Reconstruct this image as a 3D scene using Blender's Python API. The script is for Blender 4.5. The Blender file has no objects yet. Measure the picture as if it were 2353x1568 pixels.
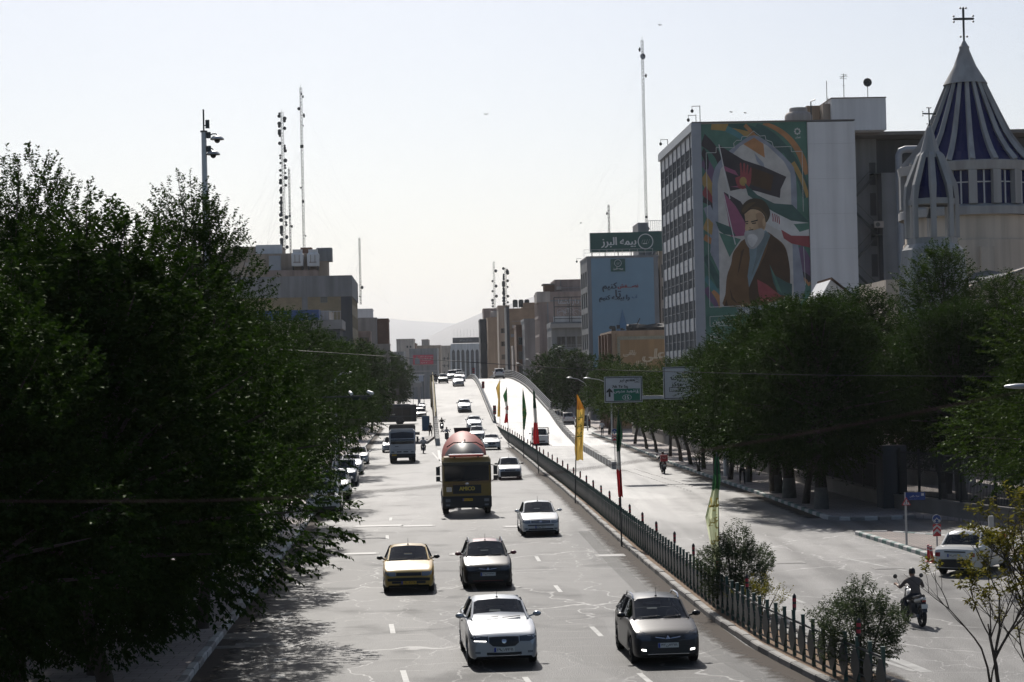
import bpy, bmesh, math, random
import numpy as np
from mathutils import Vector, Matrix, noise as mnoise
from mathutils.bvhtree import BVHTree

sc = bpy.context.scene
COL = sc.collection
R = math.radians
random.seed(7)

# ------------------------------------------------------------------ camera
FPX = 4575.0
CAM = Vector((0, 0, 7.0))
cam_data = bpy.data.cameras.new('camera')
cam_data.sensor_width = 36
cam_data.lens = 36 * FPX / 2353
cam_data.clip_start = 0.3
cam_data.clip_end = 80000
cam_data.dof.use_dof = True
cam_data.dof.focus_distance = 75
cam_data.dof.aperture_fstop = 6.3
cam = bpy.data.objects.new('camera', cam_data)
COL.objects.link(cam)
CROT = Matrix.Rotation(R(90) + math.atan(82 / FPX), 3, 'X') @ Matrix.Rotation(R(-1.3), 3, 'Z')
cam.matrix_world = Matrix.Translation(CAM) @ CROT.to_4x4()
sc.camera = cam

# ------------------------------------------------------------------ sky, sun, exposure
SUN_EL, SUN_AZ = 42.0, -8.0
world = bpy.data.worlds.new('World')
sc.world = world
world.use_nodes = True
wn = world.node_tree
bg = wn.nodes['Background']
sky = wn.nodes.new('ShaderNodeTexSky')
sky.sky_type = 'NISHITA'
sky.sun_disc = False
sky.sun_elevation = R(SUN_EL)
sky.sun_rotation = R(SUN_AZ)
sky.altitude = 1200
sky.air_density = 1.0
sky.dust_density = 4.0
sky.ozone_density = 1.0
wn.links.new(sky.outputs[0], bg.inputs[0])
bg.inputs[1].default_value = 0.079
sun_data = bpy.data.lights.new('sun', 'SUN')
sun_data.energy = 4.8
sun_data.angle = R(0.5)
sun_data.color = (1.0, 0.95, 0.88)
sun = bpy.data.objects.new('sun', sun_data)
COL.objects.link(sun)
sdir = Vector((math.sin(R(SUN_AZ)) * math.cos(R(SUN_EL)), math.cos(R(SUN_AZ)) * math.cos(R(SUN_EL)), math.sin(R(SUN_EL))))
sun.rotation_euler = sdir.to_track_quat('Z', 'Y').to_euler()
sc.view_settings.view_transform = 'Standard'
sc.view_settings.look = 'None'
sc.view_settings.exposure = 0.17
sc.view_settings.gamma = 1.0
sc.view_settings.use_curve_mapping = False
sc.cycles.max_bounces = 5
sc.cycles.diffuse_bounces = 2
sc.cycles.glossy_bounces = 2
sc.cycles.transmission_bounces = 4
sc.cycles.transparent_max_bounces = 6
sc.cycles.volume_bounces = 0
sc.cycles.use_denoising = True
sc.cycles.caustics_reflective = False
sc.cycles.caustics_refractive = False

# ------------------------------------------------------------------ where things stand
def ray(px, py):
    return CROT @ Vector(((px - 1176.5) / FPX, -(py - 784) / FPX, -1))
def at(px, py, Y):
    d = ray(px, py)
    return CAM + d * (Y / d.y)
def gnd(px, py, z=0.0):
    d = ray(px, py)
    return CAM + d * ((z - CAM.z) / d.z)
def lerp(tab, t):
    if t <= tab[0][0]:
        (a, b), (c, d) = tab[0], tab[1]
    elif t >= tab[-1][0]:
        (a, b), (c, d) = tab[-2], tab[-1]
    else:
        for (a, b), (c, d) in zip(tab, tab[1:]):
            if a <= t <= c:
                break
    return b + (d - b) * (t - a) / (c - a)
HEAD = -0.045                     # the street drifts left with distance
def LK(y): return -5.5 - 0.048 * y
MKT = [(20, 10.2), (38, 7.7), (44.6, 6.65), (51, 5.8), (58, 5.35), (64.6, 5.05), (80, 4.4), (95, 3.85), (108, 3.4), (125, 2.75), (140, 2.1), (170, .9), (198, -0.3), (240, -2.5), (300, -5.2), (345, -7.2), (420, -10.4)]
def MK(y): return lerp(MKT, y)
MWT = [(20, 2.0), (50, 1.5), (80, 1.0), (120, .7), (170, .5), (400, .45)]
def MW(y): return lerp(MWT, y)
RKT = [(93.6, 14.45), (110, 13.9), (128, 13.04), (153, 12.0), (192, 10.9), (239, 9.2), (250, 10.4), (310, 9.6), (400, 5)]
def RK(y): return lerp(RKT, y)
WLT = [(98, 18.4), (111, 17.85), (137, 16.9), (160, 15.7), (216, 13.9), (300, 12.5)]
def WL(y): return lerp(WLT, y)
def deck(y):
    t = min(1, max(0, (y - 196) / 146)); 
    z = 6.75 * t * t * (3 - 2 * t)
    if y > 342:
        z = 6.75 - 0.00022 * (y - 342) ** 2
    return max(0, z)

# ------------------------------------------------------------------ materials
MATS = {}
def mat(name, col, rough=0.6, metal=0.0, var=0.12, scale=3.0, bump=0.0, bscale=30.0, spec=0.5, coat=0.0, emit=0.0, alpha=1.0, trans=0.0):
    if name in MATS:
        return MATS[name]
    m = bpy.data.materials.new(name); m.use_nodes = True
    nt = m.node_tree; b = nt.nodes['Principled BSDF']
    c = (*col, 1)
    b.inputs['Base Color'].default_value = c
    b.inputs['Roughness'].default_value = rough
    b.inputs['Metallic'].default_value = metal
    b.inputs['Specular IOR Level'].default_value = spec
    b.inputs['Coat Weight'].default_value = coat
    b.inputs['Coat Roughness'].default_value = 0.06
    b.inputs['Alpha'].default_value = alpha
    if emit:
        b.inputs['Emission Color'].default_value = c
        b.inputs['Emission Strength'].default_value = emit
    if var or bump:
        g = nt.nodes.new('ShaderNodeNewGeometry')
        n = nt.nodes.new('ShaderNodeTexNoise'); n.inputs['Scale'].default_value = scale; n.inputs['Detail'].default_value = 5
        nt.links.new(g.outputs['Position'], n.inputs['Vector'])
        mx = nt.nodes.new('ShaderNodeMix'); mx.data_type = 'RGBA'
        mx.inputs['A'].default_value = (*[max(0, x * (1 - var * 1.6)) for x in col], 1)
        mx.inputs['B'].default_value = (*[min(1, x * (1 + var * 1.6)) for x in col], 1)
        nt.links.new(n.outputs['Fac'], mx.inputs['Factor'])
        nt.links.new(mx.outputs['Result'], b.inputs['Base Color'])
        if bump:
            n2 = nt.nodes.new('ShaderNodeTexNoise'); n2.inputs['Scale'].default_value = bscale; n2.inputs['Detail'].default_value = 3
            nt.links.new(g.outputs['Position'], n2.inputs['Vector'])
            bp = nt.nodes.new('ShaderNodeBump'); bp.inputs['Strength'].default_value = bump; bp.inputs['Distance'].default_value = 0.02
            nt.links.new(n2.outputs['Fac'], bp.inputs['Height'])
            nt.links.new(bp.outputs['Normal'], b.inputs['Normal'])
    MATS[name] = m
    return m
def paint(name, col, rough=0.32, coat=0.6, metal=0.0):
    return mat(name, col, rough, metal, var=0.05, scale=2.0, coat=coat)
def brickmat(name, c1, c2, cm, bw=0.24, bh=0.07, mortar=0.012, axis='xz', rough=0.8, var=0.2):
    m = bpy.data.materials.new(name); m.use_nodes = True
    nt = m.node_tree; b = nt.nodes['Principled BSDF']; b.inputs['Roughness'].default_value = rough
    tc = nt.nodes.new('ShaderNodeTexCoord')
    sp = nt.nodes.new('ShaderNodeSeparateXYZ'); cb = nt.nodes.new('ShaderNodeCombineXYZ')
    nt.links.new(tc.outputs['Object'], sp.inputs[0])
    if axis == 'xy':
        nt.links.new(sp.outputs[0], cb.inputs[0]); nt.links.new(sp.outputs[1], cb.inputs[1])
    else:
        ad = nt.nodes.new('ShaderNodeMath'); ad.operation = 'ADD'
        nt.links.new(sp.outputs[0], ad.inputs[0]); nt.links.new(sp.outputs[1], ad.inputs[1])
        nt.links.new(ad.outputs[0], cb.inputs[0]); nt.links.new(sp.outputs[2], cb.inputs[1])
    br = nt.nodes.new('ShaderNodeTexBrick')
    br.inputs['Color1'].default_value = (*c1, 1); br.inputs['Color2'].default_value = (*c2, 1); br.inputs['Mortar'].default_value = (*cm, 1)
    br.inputs['Scale'].default_value = 1.0; br.inputs['Brick Width'].default_value = bw; br.inputs['Row Height'].default_value = bh
    br.inputs['Mortar Size'].default_value = mortar
    nt.links.new(cb.outputs[0], br.inputs['Vector'])
    n = nt.nodes.new('ShaderNodeTexNoise'); n.inputs['Scale'].default_value = 0.6; n.inputs['Detail'].default_value = 6
    nt.links.new(tc.outputs['Object'], n.inputs['Vector'])
    mp = nt.nodes.new('ShaderNodeMapRange'); mp.inputs[1].default_value = .3; mp.inputs[2].default_value = .7
    mp.inputs[3].default_value = 1 - var; mp.inputs[4].default_value = 1 + var * .6
    nt.links.new(n.outputs['Fac'], mp.inputs[0])
    mx = nt.nodes.new('ShaderNodeVectorMath'); mx.operation = 'SCALE'
    nt.links.new(br.outputs['Color'], mx.inputs[0]); nt.links.new(mp.outputs[0], mx.inputs['Scale'])
    nt.links.new(mx.outputs[0], b.inputs['Base Color'])
    bp = nt.nodes.new('ShaderNodeBump'); bp.inputs['Strength'].default_value = .4; bp.inputs['Distance'].default_value = .01; bp.invert = True
    nt.links.new(br.outputs['Fac'], bp.inputs['Height']); nt.links.new(bp.outputs['Normal'], b.inputs['Normal'])
    MATS[name] = m
    return m

# ------------------------------------------------------------------ mesh helpers
class MB:
    def __init__(s): s.v = []; s.f = []; s.m = []
    def add(s, vs, fs, mi=0):
        o = len(s.v); s.v += [tuple(v) for v in vs]
        for f in fs: s.f.append(tuple(i + o for i in f)); s.m.append(mi)
    def box(s, x0, y0, z0, x1, y1, z1, mi=0):
        s.add([(x0, y0, z0), (x1, y0, z0), (x1, y1, z0), (x0, y1, z0), (x0, y0, z1), (x1, y0, z1), (x1, y1, z1), (x0, y1, z1)],
              [(0, 3, 2, 1), (4, 5, 6, 7), (0, 1, 5, 4), (1, 2, 6, 5), (2, 3, 7, 6), (3, 0, 4, 7)], mi)
        return s
    def cbox(s, cx, cy, cz, sx, sy, sz, mi=0):
        return s.box(cx - sx / 2, cy - sy / 2, cz - sz / 2, cx + sx / 2, cy + sy / 2, cz + sz / 2, mi)
    def bar(s, a, b, w, h=None, mi=0):       # rectangular bar from a to b
        a = Vector(a); b = Vector(b); h = h or w; d = (b - a)
        if d.length < 1e-6: return s
        d.normalize(); up = Vector((0, 0, 1)) if abs(d.z) < .95 else Vector((0, 1, 0))
        sd = d.cross(up).normalized() * w / 2; up = sd.cross(d).normalized() * h / 2
        vs = [p + x + y for p in (a, b) for x, y in ((-sd, -up), (sd, -up), (sd, up), (-sd, up))]
        s.add(vs, [(0, 1, 2, 3), (7, 6, 5, 4), (0, 4, 5, 1), (1, 5, 6, 2), (2, 6, 7, 3), (3, 7, 4, 0)], mi)
        return s
    def tube(s, pts, r, n=6, mi=0, cap=True):
        pts = [Vector(p) for p in pts]; rs = r if isinstance(r, (list, tuple)) else [r] * len(pts)
        o = len(s.v); prev = None
        for i, p in enumerate(pts):
            d = (pts[min(i + 1, len(pts) - 1)] - pts[max(i - 1, 0)]).normalized()
            if prev is None:
                a = d.orthogonal().normalized()
            else:
                a = (prev - d * prev.dot(d)).normalized()
            prev = a; bb = d.cross(a)
            for k in range(n):
                t = 2 * math.pi * k / n
                s.v.append(tuple(p + (a * math.cos(t) + bb * math.sin(t)) * rs[i]))
        for i in range(len(pts) - 1):
            for k in range(n):
                k2 = (k + 1) % n
                s.f.append((o + i * n + k, o + i * n + k2, o + (i + 1) * n + k2, o + (i + 1) * n + k)); s.m.append(mi)
        if cap:
            s.f.append(tuple(o + k for k in range(n))[::-1]); s.m.append(mi)
            s.f.append(tuple(o + (len(pts) - 1) * n + k for k in range(n))); s.m.append(mi)
        return s
    def lathe(s, prof, n=16, c=(0, 0, 0), axis='z', mi=0, a0=0.0, a1=2 * math.pi):
        o = len(s.v); full = abs(a1 - a0 - 2 * math.pi) < 1e-6; nn = n if full else n + 1
        for rr, h in prof:
            for k in range(nn):
                t = a0 + (a1 - a0) * k / n
                x, y = rr * math.cos(t), rr * math.sin(t)
                p = (x, y, h) if axis == 'z' else ((h, x, y) if axis == 'x' else (x, h, y))
                s.v.append((p[0] + c[0], p[1] + c[1], p[2] + c[2]))
        for i in range(len(prof) - 1):
            for k in range(n):
                k2 = (k + 1) % nn
                q = (o + i * nn + k, o + i * nn + k2, o + (i + 1) * nn + k2, o + (i + 1) * nn + k)
                s.f.append(q if axis != 'y' else q[::-1]); s.m.append(mi)
        return s
    def loft(s, secs, mi=0, closed=False):   # list of equal-length point lists
        o = len(s.v); n = len(secs[0])
        for q in secs: s.v += [tuple(p) for p in q]
        for i in range(len(secs) - 1):
            for k in range(n if closed else n - 1):
                k2 = (k + 1) % n
                s.f.append((o + i * n + k, o + i * n + k2, o + (i + 1) * n + k2, o + (i + 1) * n + k)); s.m.append(mi)
        return s
    def prism(s, poly, z0, z1, mi=0):        # polygon in xy, extruded in z
        n = len(poly); ar = sum(poly[i][0] * poly[(i + 1) % n][1] - poly[(i + 1) % n][0] * poly[i][1] for i in range(n))
        if ar < 0: poly = poly[::-1]
        s.add([(x, y, z0) for x, y in poly] + [(x, y, z1) for x, y in poly],
              [tuple(range(n))[::-1], tuple(range(n, 2 * n))] + [(i, (i + 1) % n, n + (i + 1) % n, n + i) for i in range(n)], mi)
        return s
    def slabxz(s, poly, y0, y1, mi=0):       # polygon in xz, extruded in y (y0 < y1)
        n = len(poly); ar = sum(poly[i][0] * poly[(i + 1) % n][1] - poly[(i + 1) % n][0] * poly[i][1] for i in range(n))
        if ar < 0: poly = poly[::-1]
        s.add([(x, y0, z) for x, z in poly] + [(x, y1, z) for x, z in poly],
              [tuple(range(n)), tuple(range(n, 2 * n))[::-1]] + [(i, n + i, n + (i + 1) % n, (i + 1) % n) for i in range(n)], mi)
        return s
    def mesh(s, name, mats, smooth=None):
        me = bpy.data.meshes.new(name); me.from_pydata(s.v, [], s.f)
        for m in (mats if isinstance(mats, (list, tuple)) else [mats]): me.materials.append(m)
        if any(s.m): me.polygons.foreach_set('material_index', s.m)
        if smooth is not None:
            me.polygons.foreach_set('use_smooth', [True] * len(s.f)); me.set_sharp_from_angle(angle=R(smooth))
        me.update(); return me
    def build(s, name, mats, parent=None, smooth=None, loc=None, rz=0):
        return link(name, s.mesh(name, mats, smooth), parent, loc, rz)
def link(name, me, parent=None, loc=None, rz=0):
    o = bpy.data.objects.new(name, me); COL.objects.link(o)
    if parent is not None: o.parent = parent
    if loc is not None: o.location = loc
    if rz: o.rotation_euler = (0, 0, rz)
    return o
def tag(o, label=None, cat=None, group=None, kind=None):
    if label: o['label'] = label
    if cat: o['category'] = cat
    if group: o['group'] = group
    if kind: o['kind'] = kind
    return o
def thing(name, label, cat, loc=(0, 0, 0), rz=0, group=None):
    o = bpy.data.objects.new(name, None); COL.objects.link(o)
    o.empty_display_size = .2
    o.location = loc; o.rotation_euler = (0, 0, rz)
    return tag(o, label, cat, group)
def kids(o): return [c for c in list(COL.objects) if c.parent is o]
def dup(root, loc, rz=None, label=None, group=None, scale=None):
    mp = [(root, None)]; out = None
    while mp:
        o, par = mp.pop()
        c = o.copy(); COL.objects.link(c)
        if par is None: out = c
        else: c.parent = par
        for ch in o.children: mp.append((ch, c))
    out.location = loc
    if rz is not None: out.rotation_euler = (out.rotation_euler[0], out.rotation_euler[1], rz)
    if scale: out.scale = scale if isinstance(scale, (tuple, list)) else (scale,) * 3
    return tag(out, label, None, group)

# ------------------------------------------------------------------ lettering
_F = {'ا': 'FE8D FE8E', 'آ': 'FE81 FE82', 'ب': 'FE8F FE90 FE91 FE92', 'پ': 'FB56 FB57 FB58 FB59', 'ت': 'FE95 FE96 FE97 FE98', 'ث': 'FE99 FE9A FE9B FE9C', 'ج': 'FE9D FE9E FE9F FEA0',
      'ح': 'FEA1 FEA2 FEA3 FEA4', 'د': 'FEA9 FEAA', 'ر': 'FEAD FEAE', 'ز': 'FEAF FEB0', 'س': 'FEB1 FEB2 FEB3 FEB4', 'ش': 'FEB5 FEB6 FEB7 FEB8', 'ص': 'FEB9 FEBA FEBB FEBC', 'ط': 'FEC1 FEC2 FEC3 FEC4',
      'ع': 'FEC9 FECA FECB FECC', 'ف': 'FED1 FED2 FED3 FED4', 'ق': 'FED5 FED6 FED7 FED8', 'ک': 'FB8E FB8F FB90 FB91', 'گ': 'FB92 FB93 FB94 FB95', 'ل': 'FEDD FEDE FEDF FEE0', 'م': 'FEE1 FEE2 FEE3 FEE4',
      'ن': 'FEE5 FEE6 FEE7 FEE8', 'ه': 'FEE9 FEEA FEEB FEEC', 'و': 'FEED FEEE', 'ی': 'FBFC FBFD FBFE FBFF', 'ظ': 'FEC5 FEC6 FEC7 FEC8', 'خ': 'FEA5 FEA6 FEA7 FEA8'}
_F = {k: [chr(int(x, 16)) for x in v.split()] for k, v in _F.items()}
def fa(t):
    out = []; n = len(t)
    for i, ch in enumerate(t):
        if ch not in _F: out.append(ch); continue
        f = _F[ch]; pv = t[i - 1] if i else ' '; nx = t[i + 1] if i + 1 < n else ' '
        jp = pv == 'ـ' or (pv in _F and len(_F[pv]) == 4); jn = len(f) == 4 and (nx in _F or nx == 'ـ')
        out.append(f[3] if jp and jn else f[1] if jp else f[2] if jn else f[0])
    return ''.join(out[::-1])
_TXT = {}
def text_data(s, persian=False, depth=0.0):
    k = (s, persian, depth)
    if k not in _TXT:
        c = bpy.data.curves.new('lettering', 'FONT'); c.body = fa(s) if persian else s
        c.resolution_u = 2; c.extrude = depth
        o = bpy.data.objects.new('lettering', c); COL.objects.link(o)
        dg = bpy.context.evaluated_depsgraph_get(); m = bpy.data.meshes.new_from_object(o.evaluated_get(dg))
        vs = np.empty(len(m.vertices) * 3); m.vertices.foreach_get('co', vs); vs = vs.reshape(-1, 3)
        _TXT[k] = (vs, [tuple(p.vertices) for p in m.polygons])
        bpy.data.objects.remove(o); bpy.data.curves.remove(c); bpy.data.meshes.remove(m)
    return _TXT[k]
def lettering(s, m, parent, ctr, h=None, w=None, persian=False, depth=0.02, name='lettering', face='y', bold=0.0, slant=0.0):
    """letters standing in the local xz plane, read from -y, centred on ctr"""
    vs, fs = text_data(s, persian, depth and 0.5)
    a, b = vs.min(0), vs.max(0); k = (w / (b[0] - a[0])) if w else h / (b[1] - a[1]); kh = (h / (b[1] - a[1])) if h else k
    cx, cy = (a[0] + b[0]) / 2, (a[1] + b[1]) / 2
    mb = MB(); offs = [(0, 0)] if not bold else [(-bold, 0.0), (bold, 0.001)]
    for ox, od in offs:
        mb.add([((x - cx) * k + ox + (y - cy) * kh * slant, -z * depth * 2 - od if depth else -od, (y - cy) * kh) for x, y, z in vs], fs)
    o = mb.build(name, m, parent, None, ctr)
    return o

# ------------------------------------------------------------------ ground and road surfaces
def asphalt():
    m = bpy.data.materials.new('asphalt'); m.use_nodes = True
    nt = m.node_tree; L = nt.links.new; b = nt.nodes['Principled BSDF']
    def N(t, **k):
        n = nt.nodes.new(t)
        for a, v in k.items():
            if a in n.inputs: n.inputs[a].default_value = v
            else: setattr(n, a, v)
        return n
    def mth(op, a, bb=None, clamp=False):
        n = nt.nodes.new('ShaderNodeMath'); n.operation = op; n.use_clamp = clamp
        for i, x in enumerate((a, bb)):
            if x is None: continue
            if isinstance(x, (int, float)): n.inputs[i].default_value = x
            else: L(x, n.inputs[i])
        return n.outputs[0]
    def rng(x, a, bb, c, d):
        n = nt.nodes.new('ShaderNodeMapRange'); L(x, n.inputs[0])
        for i, v in enumerate((a, bb, c, d)): n.inputs[i + 1].default_value = v
        return n.outputs[0]
    g = N('ShaderNodeNewGeometry'); P = g.outputs['Position']
    big = N('ShaderNodeTexNoise', Scale=.07, Detail=4.0); L(P, big.inputs['Vector'])
    mp = N('ShaderNodeMapping'); mp.inputs['Scale'].default_value = (1.1, .05, 1); L(P, mp.inputs[0])
    trk = N('ShaderNodeTexNoise', Scale=.8, Detail=4.0); L(mp.outputs[0], trk.inputs['Vector'])
    stn = N('ShaderNodeTexNoise', Scale=.42, Detail=5.0); L(P, stn.inputs['Vector'])
    fine = N('ShaderNodeTexNoise', Scale=28.0, Detail=2.0); L(P, fine.inputs['Vector'])
    vfine = N('ShaderNodeTexVoronoi', Scale=34.0); L(P, vfine.inputs['Vector'])
    v = mth('ADD', rng(big.outputs['Fac'], .3, .7, .03, .055), rng(trk.outputs['Fac'], .3, .7, -.014, .018))
    v = mth('MULTIPLY', v, rng(fine.outputs['Fac'], .25, .75, .55, 1.5))
    pm = N('ShaderNodeMapping'); pm.inputs['Scale'].default_value = (.28, .09, 1); L(P, pm.inputs[0])
    pch = N('ShaderNodeTexVoronoi', Scale=1.0); pch.voronoi_dimensions = '2D'; pch.distance = 'CHEBYCHEV'; L(pm.outputs[0], pch.inputs['Vector'])
    psc = N('ShaderNodeSeparateColor'); L(pch.outputs['Color'], psc.inputs[0]); v = mth('MULTIPLY', v, rng(psc.outputs[0], 0, 1, .86, 1.14))
    sy = N('ShaderNodeSeparateXYZ'); L(P, sy.inputs[0]); v = mth('MULTIPLY', v, mth('ADD', rng(sy.outputs[1], 88, 98, .95, 1.5), rng(sy.outputs[1], 194, 200, 0, 1.0)))   # paler past the surfacing joint and again on the deck, painting in sun glare
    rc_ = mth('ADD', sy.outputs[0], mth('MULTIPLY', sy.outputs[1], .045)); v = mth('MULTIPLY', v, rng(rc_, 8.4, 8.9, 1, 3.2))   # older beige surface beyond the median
    # sealed cracks: pale compound in wandering lines
    wob = N('ShaderNodeTexNoise', Scale=.55, Detail=3.0); L(P, wob.inputs['Vector'])
    wv = nt.nodes.new('ShaderNodeVectorMath'); wv.operation = 'MULTIPLY_ADD'; L(wob.outputs['Color'], wv.inputs[0]); wv.inputs[1].default_value = (2.6, 2.6, 0); L(P, wv.inputs[2])
    def cracks(sc, w0, w1, seed, lo, hi):
        off = N('ShaderNodeMapping'); off.inputs['Location'].default_value = (seed, seed * 2.3, 0); off.inputs['Scale'].default_value = (1, .42, 1); L(wv.outputs[0], off.inputs[0])
        c = N('ShaderNodeTexVoronoi', Scale=sc); c.feature = 'DISTANCE_TO_EDGE'; c.voronoi_dimensions = '2D'; L(off.outputs[0], c.inputs['Vector'])
        gate = N('ShaderNodeTexNoise', Scale=.13, Detail=2.0); L(off.outputs[0], gate.inputs['Vector'])
        return mth('MULTIPLY', rng(c.outputs['Distance'], w0, w1, 1, 0), rng(gate.outputs['Fac'], lo, hi, 0, 1))
    c1 = cracks(.30, .004, .014, 3.0, .40, .50)
    c2 = cracks(.62, .003, .012, 17.0, .46, .56)
    ln = mth('ADD', mth('MULTIPLY', sy.outputs[0], .03), mth('ADD', sy.outputs[1], mth('MULTIPLY', wob.outputs['Fac'], .35)))
    vl = N('ShaderNodeTexVoronoi', Scale=.6); vl.voronoi_dimensions = '1D'; vl.feature = 'DISTANCE_TO_EDGE'; L(ln, vl.inputs['W'])
    tl = mth('MULTIPLY', rng(vl.outputs['Distance'], .006, .022, 1, 0), rng(trk.outputs['Fac'], .42, .6, 0, .55))
    ck = mth('MAXIMUM', mth('MAXIMUM', c1, mth('MULTIPLY', c2, .7)), tl, True)
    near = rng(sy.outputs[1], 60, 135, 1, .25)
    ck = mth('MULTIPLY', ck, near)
    v2 = mth('ADD', v, mth('MULTIPLY', ck, .13))
    cc = N('ShaderNodeCombineColor'); L(v2, cc.inputs[0]); L(mth('MULTIPLY', v2, .975), cc.inputs[1]); L(mth('MULTIPLY', v2, .94), cc.inputs[2])
    L(cc.outputs[0], b.inputs['Base Color'])
    L(rng(trk.outputs['Fac'], .3, .7, .48, .64), b.inputs['Roughness'])
    spc = mth('MULTIPLY', mth('ADD', rng(sy.outputs[1], 88, 98, .23, .33), rng(sy.outputs[1], 194, 200, 0, .06)), mth('MULTIPLY', rng(trk.outputs['Fac'], .3, .7, .62, 1.32), rng(psc.outputs[1], 0, 1, .8, 1.15)))  # specular steps up with distance too, imitating sun glare
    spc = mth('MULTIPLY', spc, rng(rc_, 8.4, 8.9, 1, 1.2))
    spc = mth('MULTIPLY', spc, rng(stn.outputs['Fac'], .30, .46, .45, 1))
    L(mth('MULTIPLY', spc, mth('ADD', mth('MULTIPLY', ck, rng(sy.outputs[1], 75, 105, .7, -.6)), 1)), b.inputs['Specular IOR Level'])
    bp = N('ShaderNodeBump', Strength=.55, Distance=.012); hh = mth('ADD', fine.outputs['Fac'], vfine.outputs['Distance']); L(hh, bp.inputs['Height']); L(bp.outputs[0], b.inputs['Normal'])
    return m
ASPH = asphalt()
SOIL = mat('soil', (.16, .10, .055), .95, var=.35, scale=1.2, bump=.6, bscale=8)
STONE = mat('kerb_stone', (.23, .22, .205), .75, var=.28, scale=1.5, bump=.35, bscale=14)
STONED = mat('kerb_stone_dark', (.15, .145, .135), .75, var=.3, scale=1.5, bump=.35, bscale=14)
STONEW = mat('kerb_white', (.42, .42, .40), .7, var=.22, scale=2.0, bump=.3, bscale=14)
STONEG = mat('kerb_green', (.10, .17, .155), .7, var=.25, scale=2.0, bump=.3, bscale=14)
CONC = mat('concrete', (.30, .29, .28), .85, var=.2, scale=.7, bump=.25, bscale=10)
DARKSTEEL = mat('dark_steel', (.035, .042, .042), .5, var=.15, scale=4)
GREENSTEEL = mat('green_steel', (.030, .075, .062), .5, var=.2, scale=4)
GALV = mat('galvanised', (.42, .43, .44), .42, .6, var=.12, scale=5)
WHITELINE = mat('road_paint', (.20, .20, .19), .55, var=.55, scale=2.2, bump=.2, bscale=40)
YELLOWISH = mat('yellow_steel', (.30, .24, .07), .55, var=.25, scale=2)
PAVER = brickmat('paver', (.25, .21, .185), (.19, .165, .15), (.09, .08, .075), .42, .21, .016, 'xy', .85)
SLABS = brickmat('pavement_slab', (.36, .31, .285), (.30, .265, .25), (.15, .13, .12), .62, .42, .014, 'xy', .82)
EARTH = mat('earth', (.14, .12, .095), .95, var=.3, scale=.05)
HILL = mat('hillside', (.16, .135, .12), .95, var=.25, scale=.004)

g = MB(); g.add([(-26500, -350, -.08), (26500, -350, -.08), (26500, 29000, -.08), (-26500, 29000, -.08)], [(0, 1, 2, 3)])
tag(g.build('ground', EARTH), kind='structure')
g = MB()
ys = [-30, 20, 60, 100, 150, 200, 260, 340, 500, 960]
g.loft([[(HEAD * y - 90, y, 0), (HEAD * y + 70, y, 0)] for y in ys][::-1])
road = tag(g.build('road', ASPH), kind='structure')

def strip(fa_, fb_, y0, y1, z0, z1, step, name, m):   # raised slab between two edge curves
    b = MB(); n = max(2, int((y1 - y0) / step)); secs = []
    for i in range(n + 1):
        y = y0 + (y1 - y0) * i / n
        secs.append([(fa_(y), y, z0), (fa_(y), y, z1), (fb_(y), y, z1), (fb_(y), y, z0)])
    b.loft(secs[::-1]); b.add(secs[0], [(3, 2, 1, 0)]); b.add(secs[-1], [(0, 1, 2, 3)])
    return tag(b.build(name, m), kind='structure')
KH = .15
strip(lambda y: LK(y) - 40, lambda y: LK(y) - .22, 14, 302, -.05, KH - .01, 12, 'pavement', SLABS)
strip(lambda y: LK(y) - 40, lambda y: LK(y) - .22, 336, 700, -.05, KH - .01, 20, 'pavement', SLABS)
strip(lambda y: RK(y) + .22, lambda y: WL(y) + 45, 93.6, 306, -.05, KH - .01, 6, 'pavement', SLABS)
strip(lambda y: 12 + HEAD * (y - 340), lambda y: 70, 338, 700, -.05, KH - .01, 30, 'pavement', SLABS)
strip(lambda y: MK(y) + .2, lambda y: MK(y) + MW(y) - .2, 24, 240, -.05, KH - .03, 4, 'median_soil', SOIL)
# corner of the pavement at the side street
cor = MB(); cor.prism([(14.65, 93.6), (14.9, 92.9), (15.6, 92.3), (17, 92.2), (18.6, 92.8), (19.9, 90.9), (21.5, 85), (23.2, 78), (60, 78), (60, 93.6)], -.05, KH - .01)
tag(cor.build('pavement', SLABS), kind='structure')
# paved traffic island at the mouth of the side street
ISL = [(14.4, 84.2), (14.85, 78.4), (15.25, 72.3), (15.9, 70.9), (17.2, 70.6), (19.2, 73.5), (18.6, 78), (17.4, 81.3), (15.6, 83.9)]
b = MB(); b.prism(ISL, -.05, KH - .01); island = tag(b.build('traffic_island', PAVER), kind='structure')
ISL2 = [(19.7, 72.0), (21.2, 75.2), (30, 73), (30, 60), (22, 62), (19.2, 67.5)]
b = MB(); b.prism(ISL2, -.05, KH - .01); tag(b.build('pavement', PAVER), kind='structure')

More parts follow.
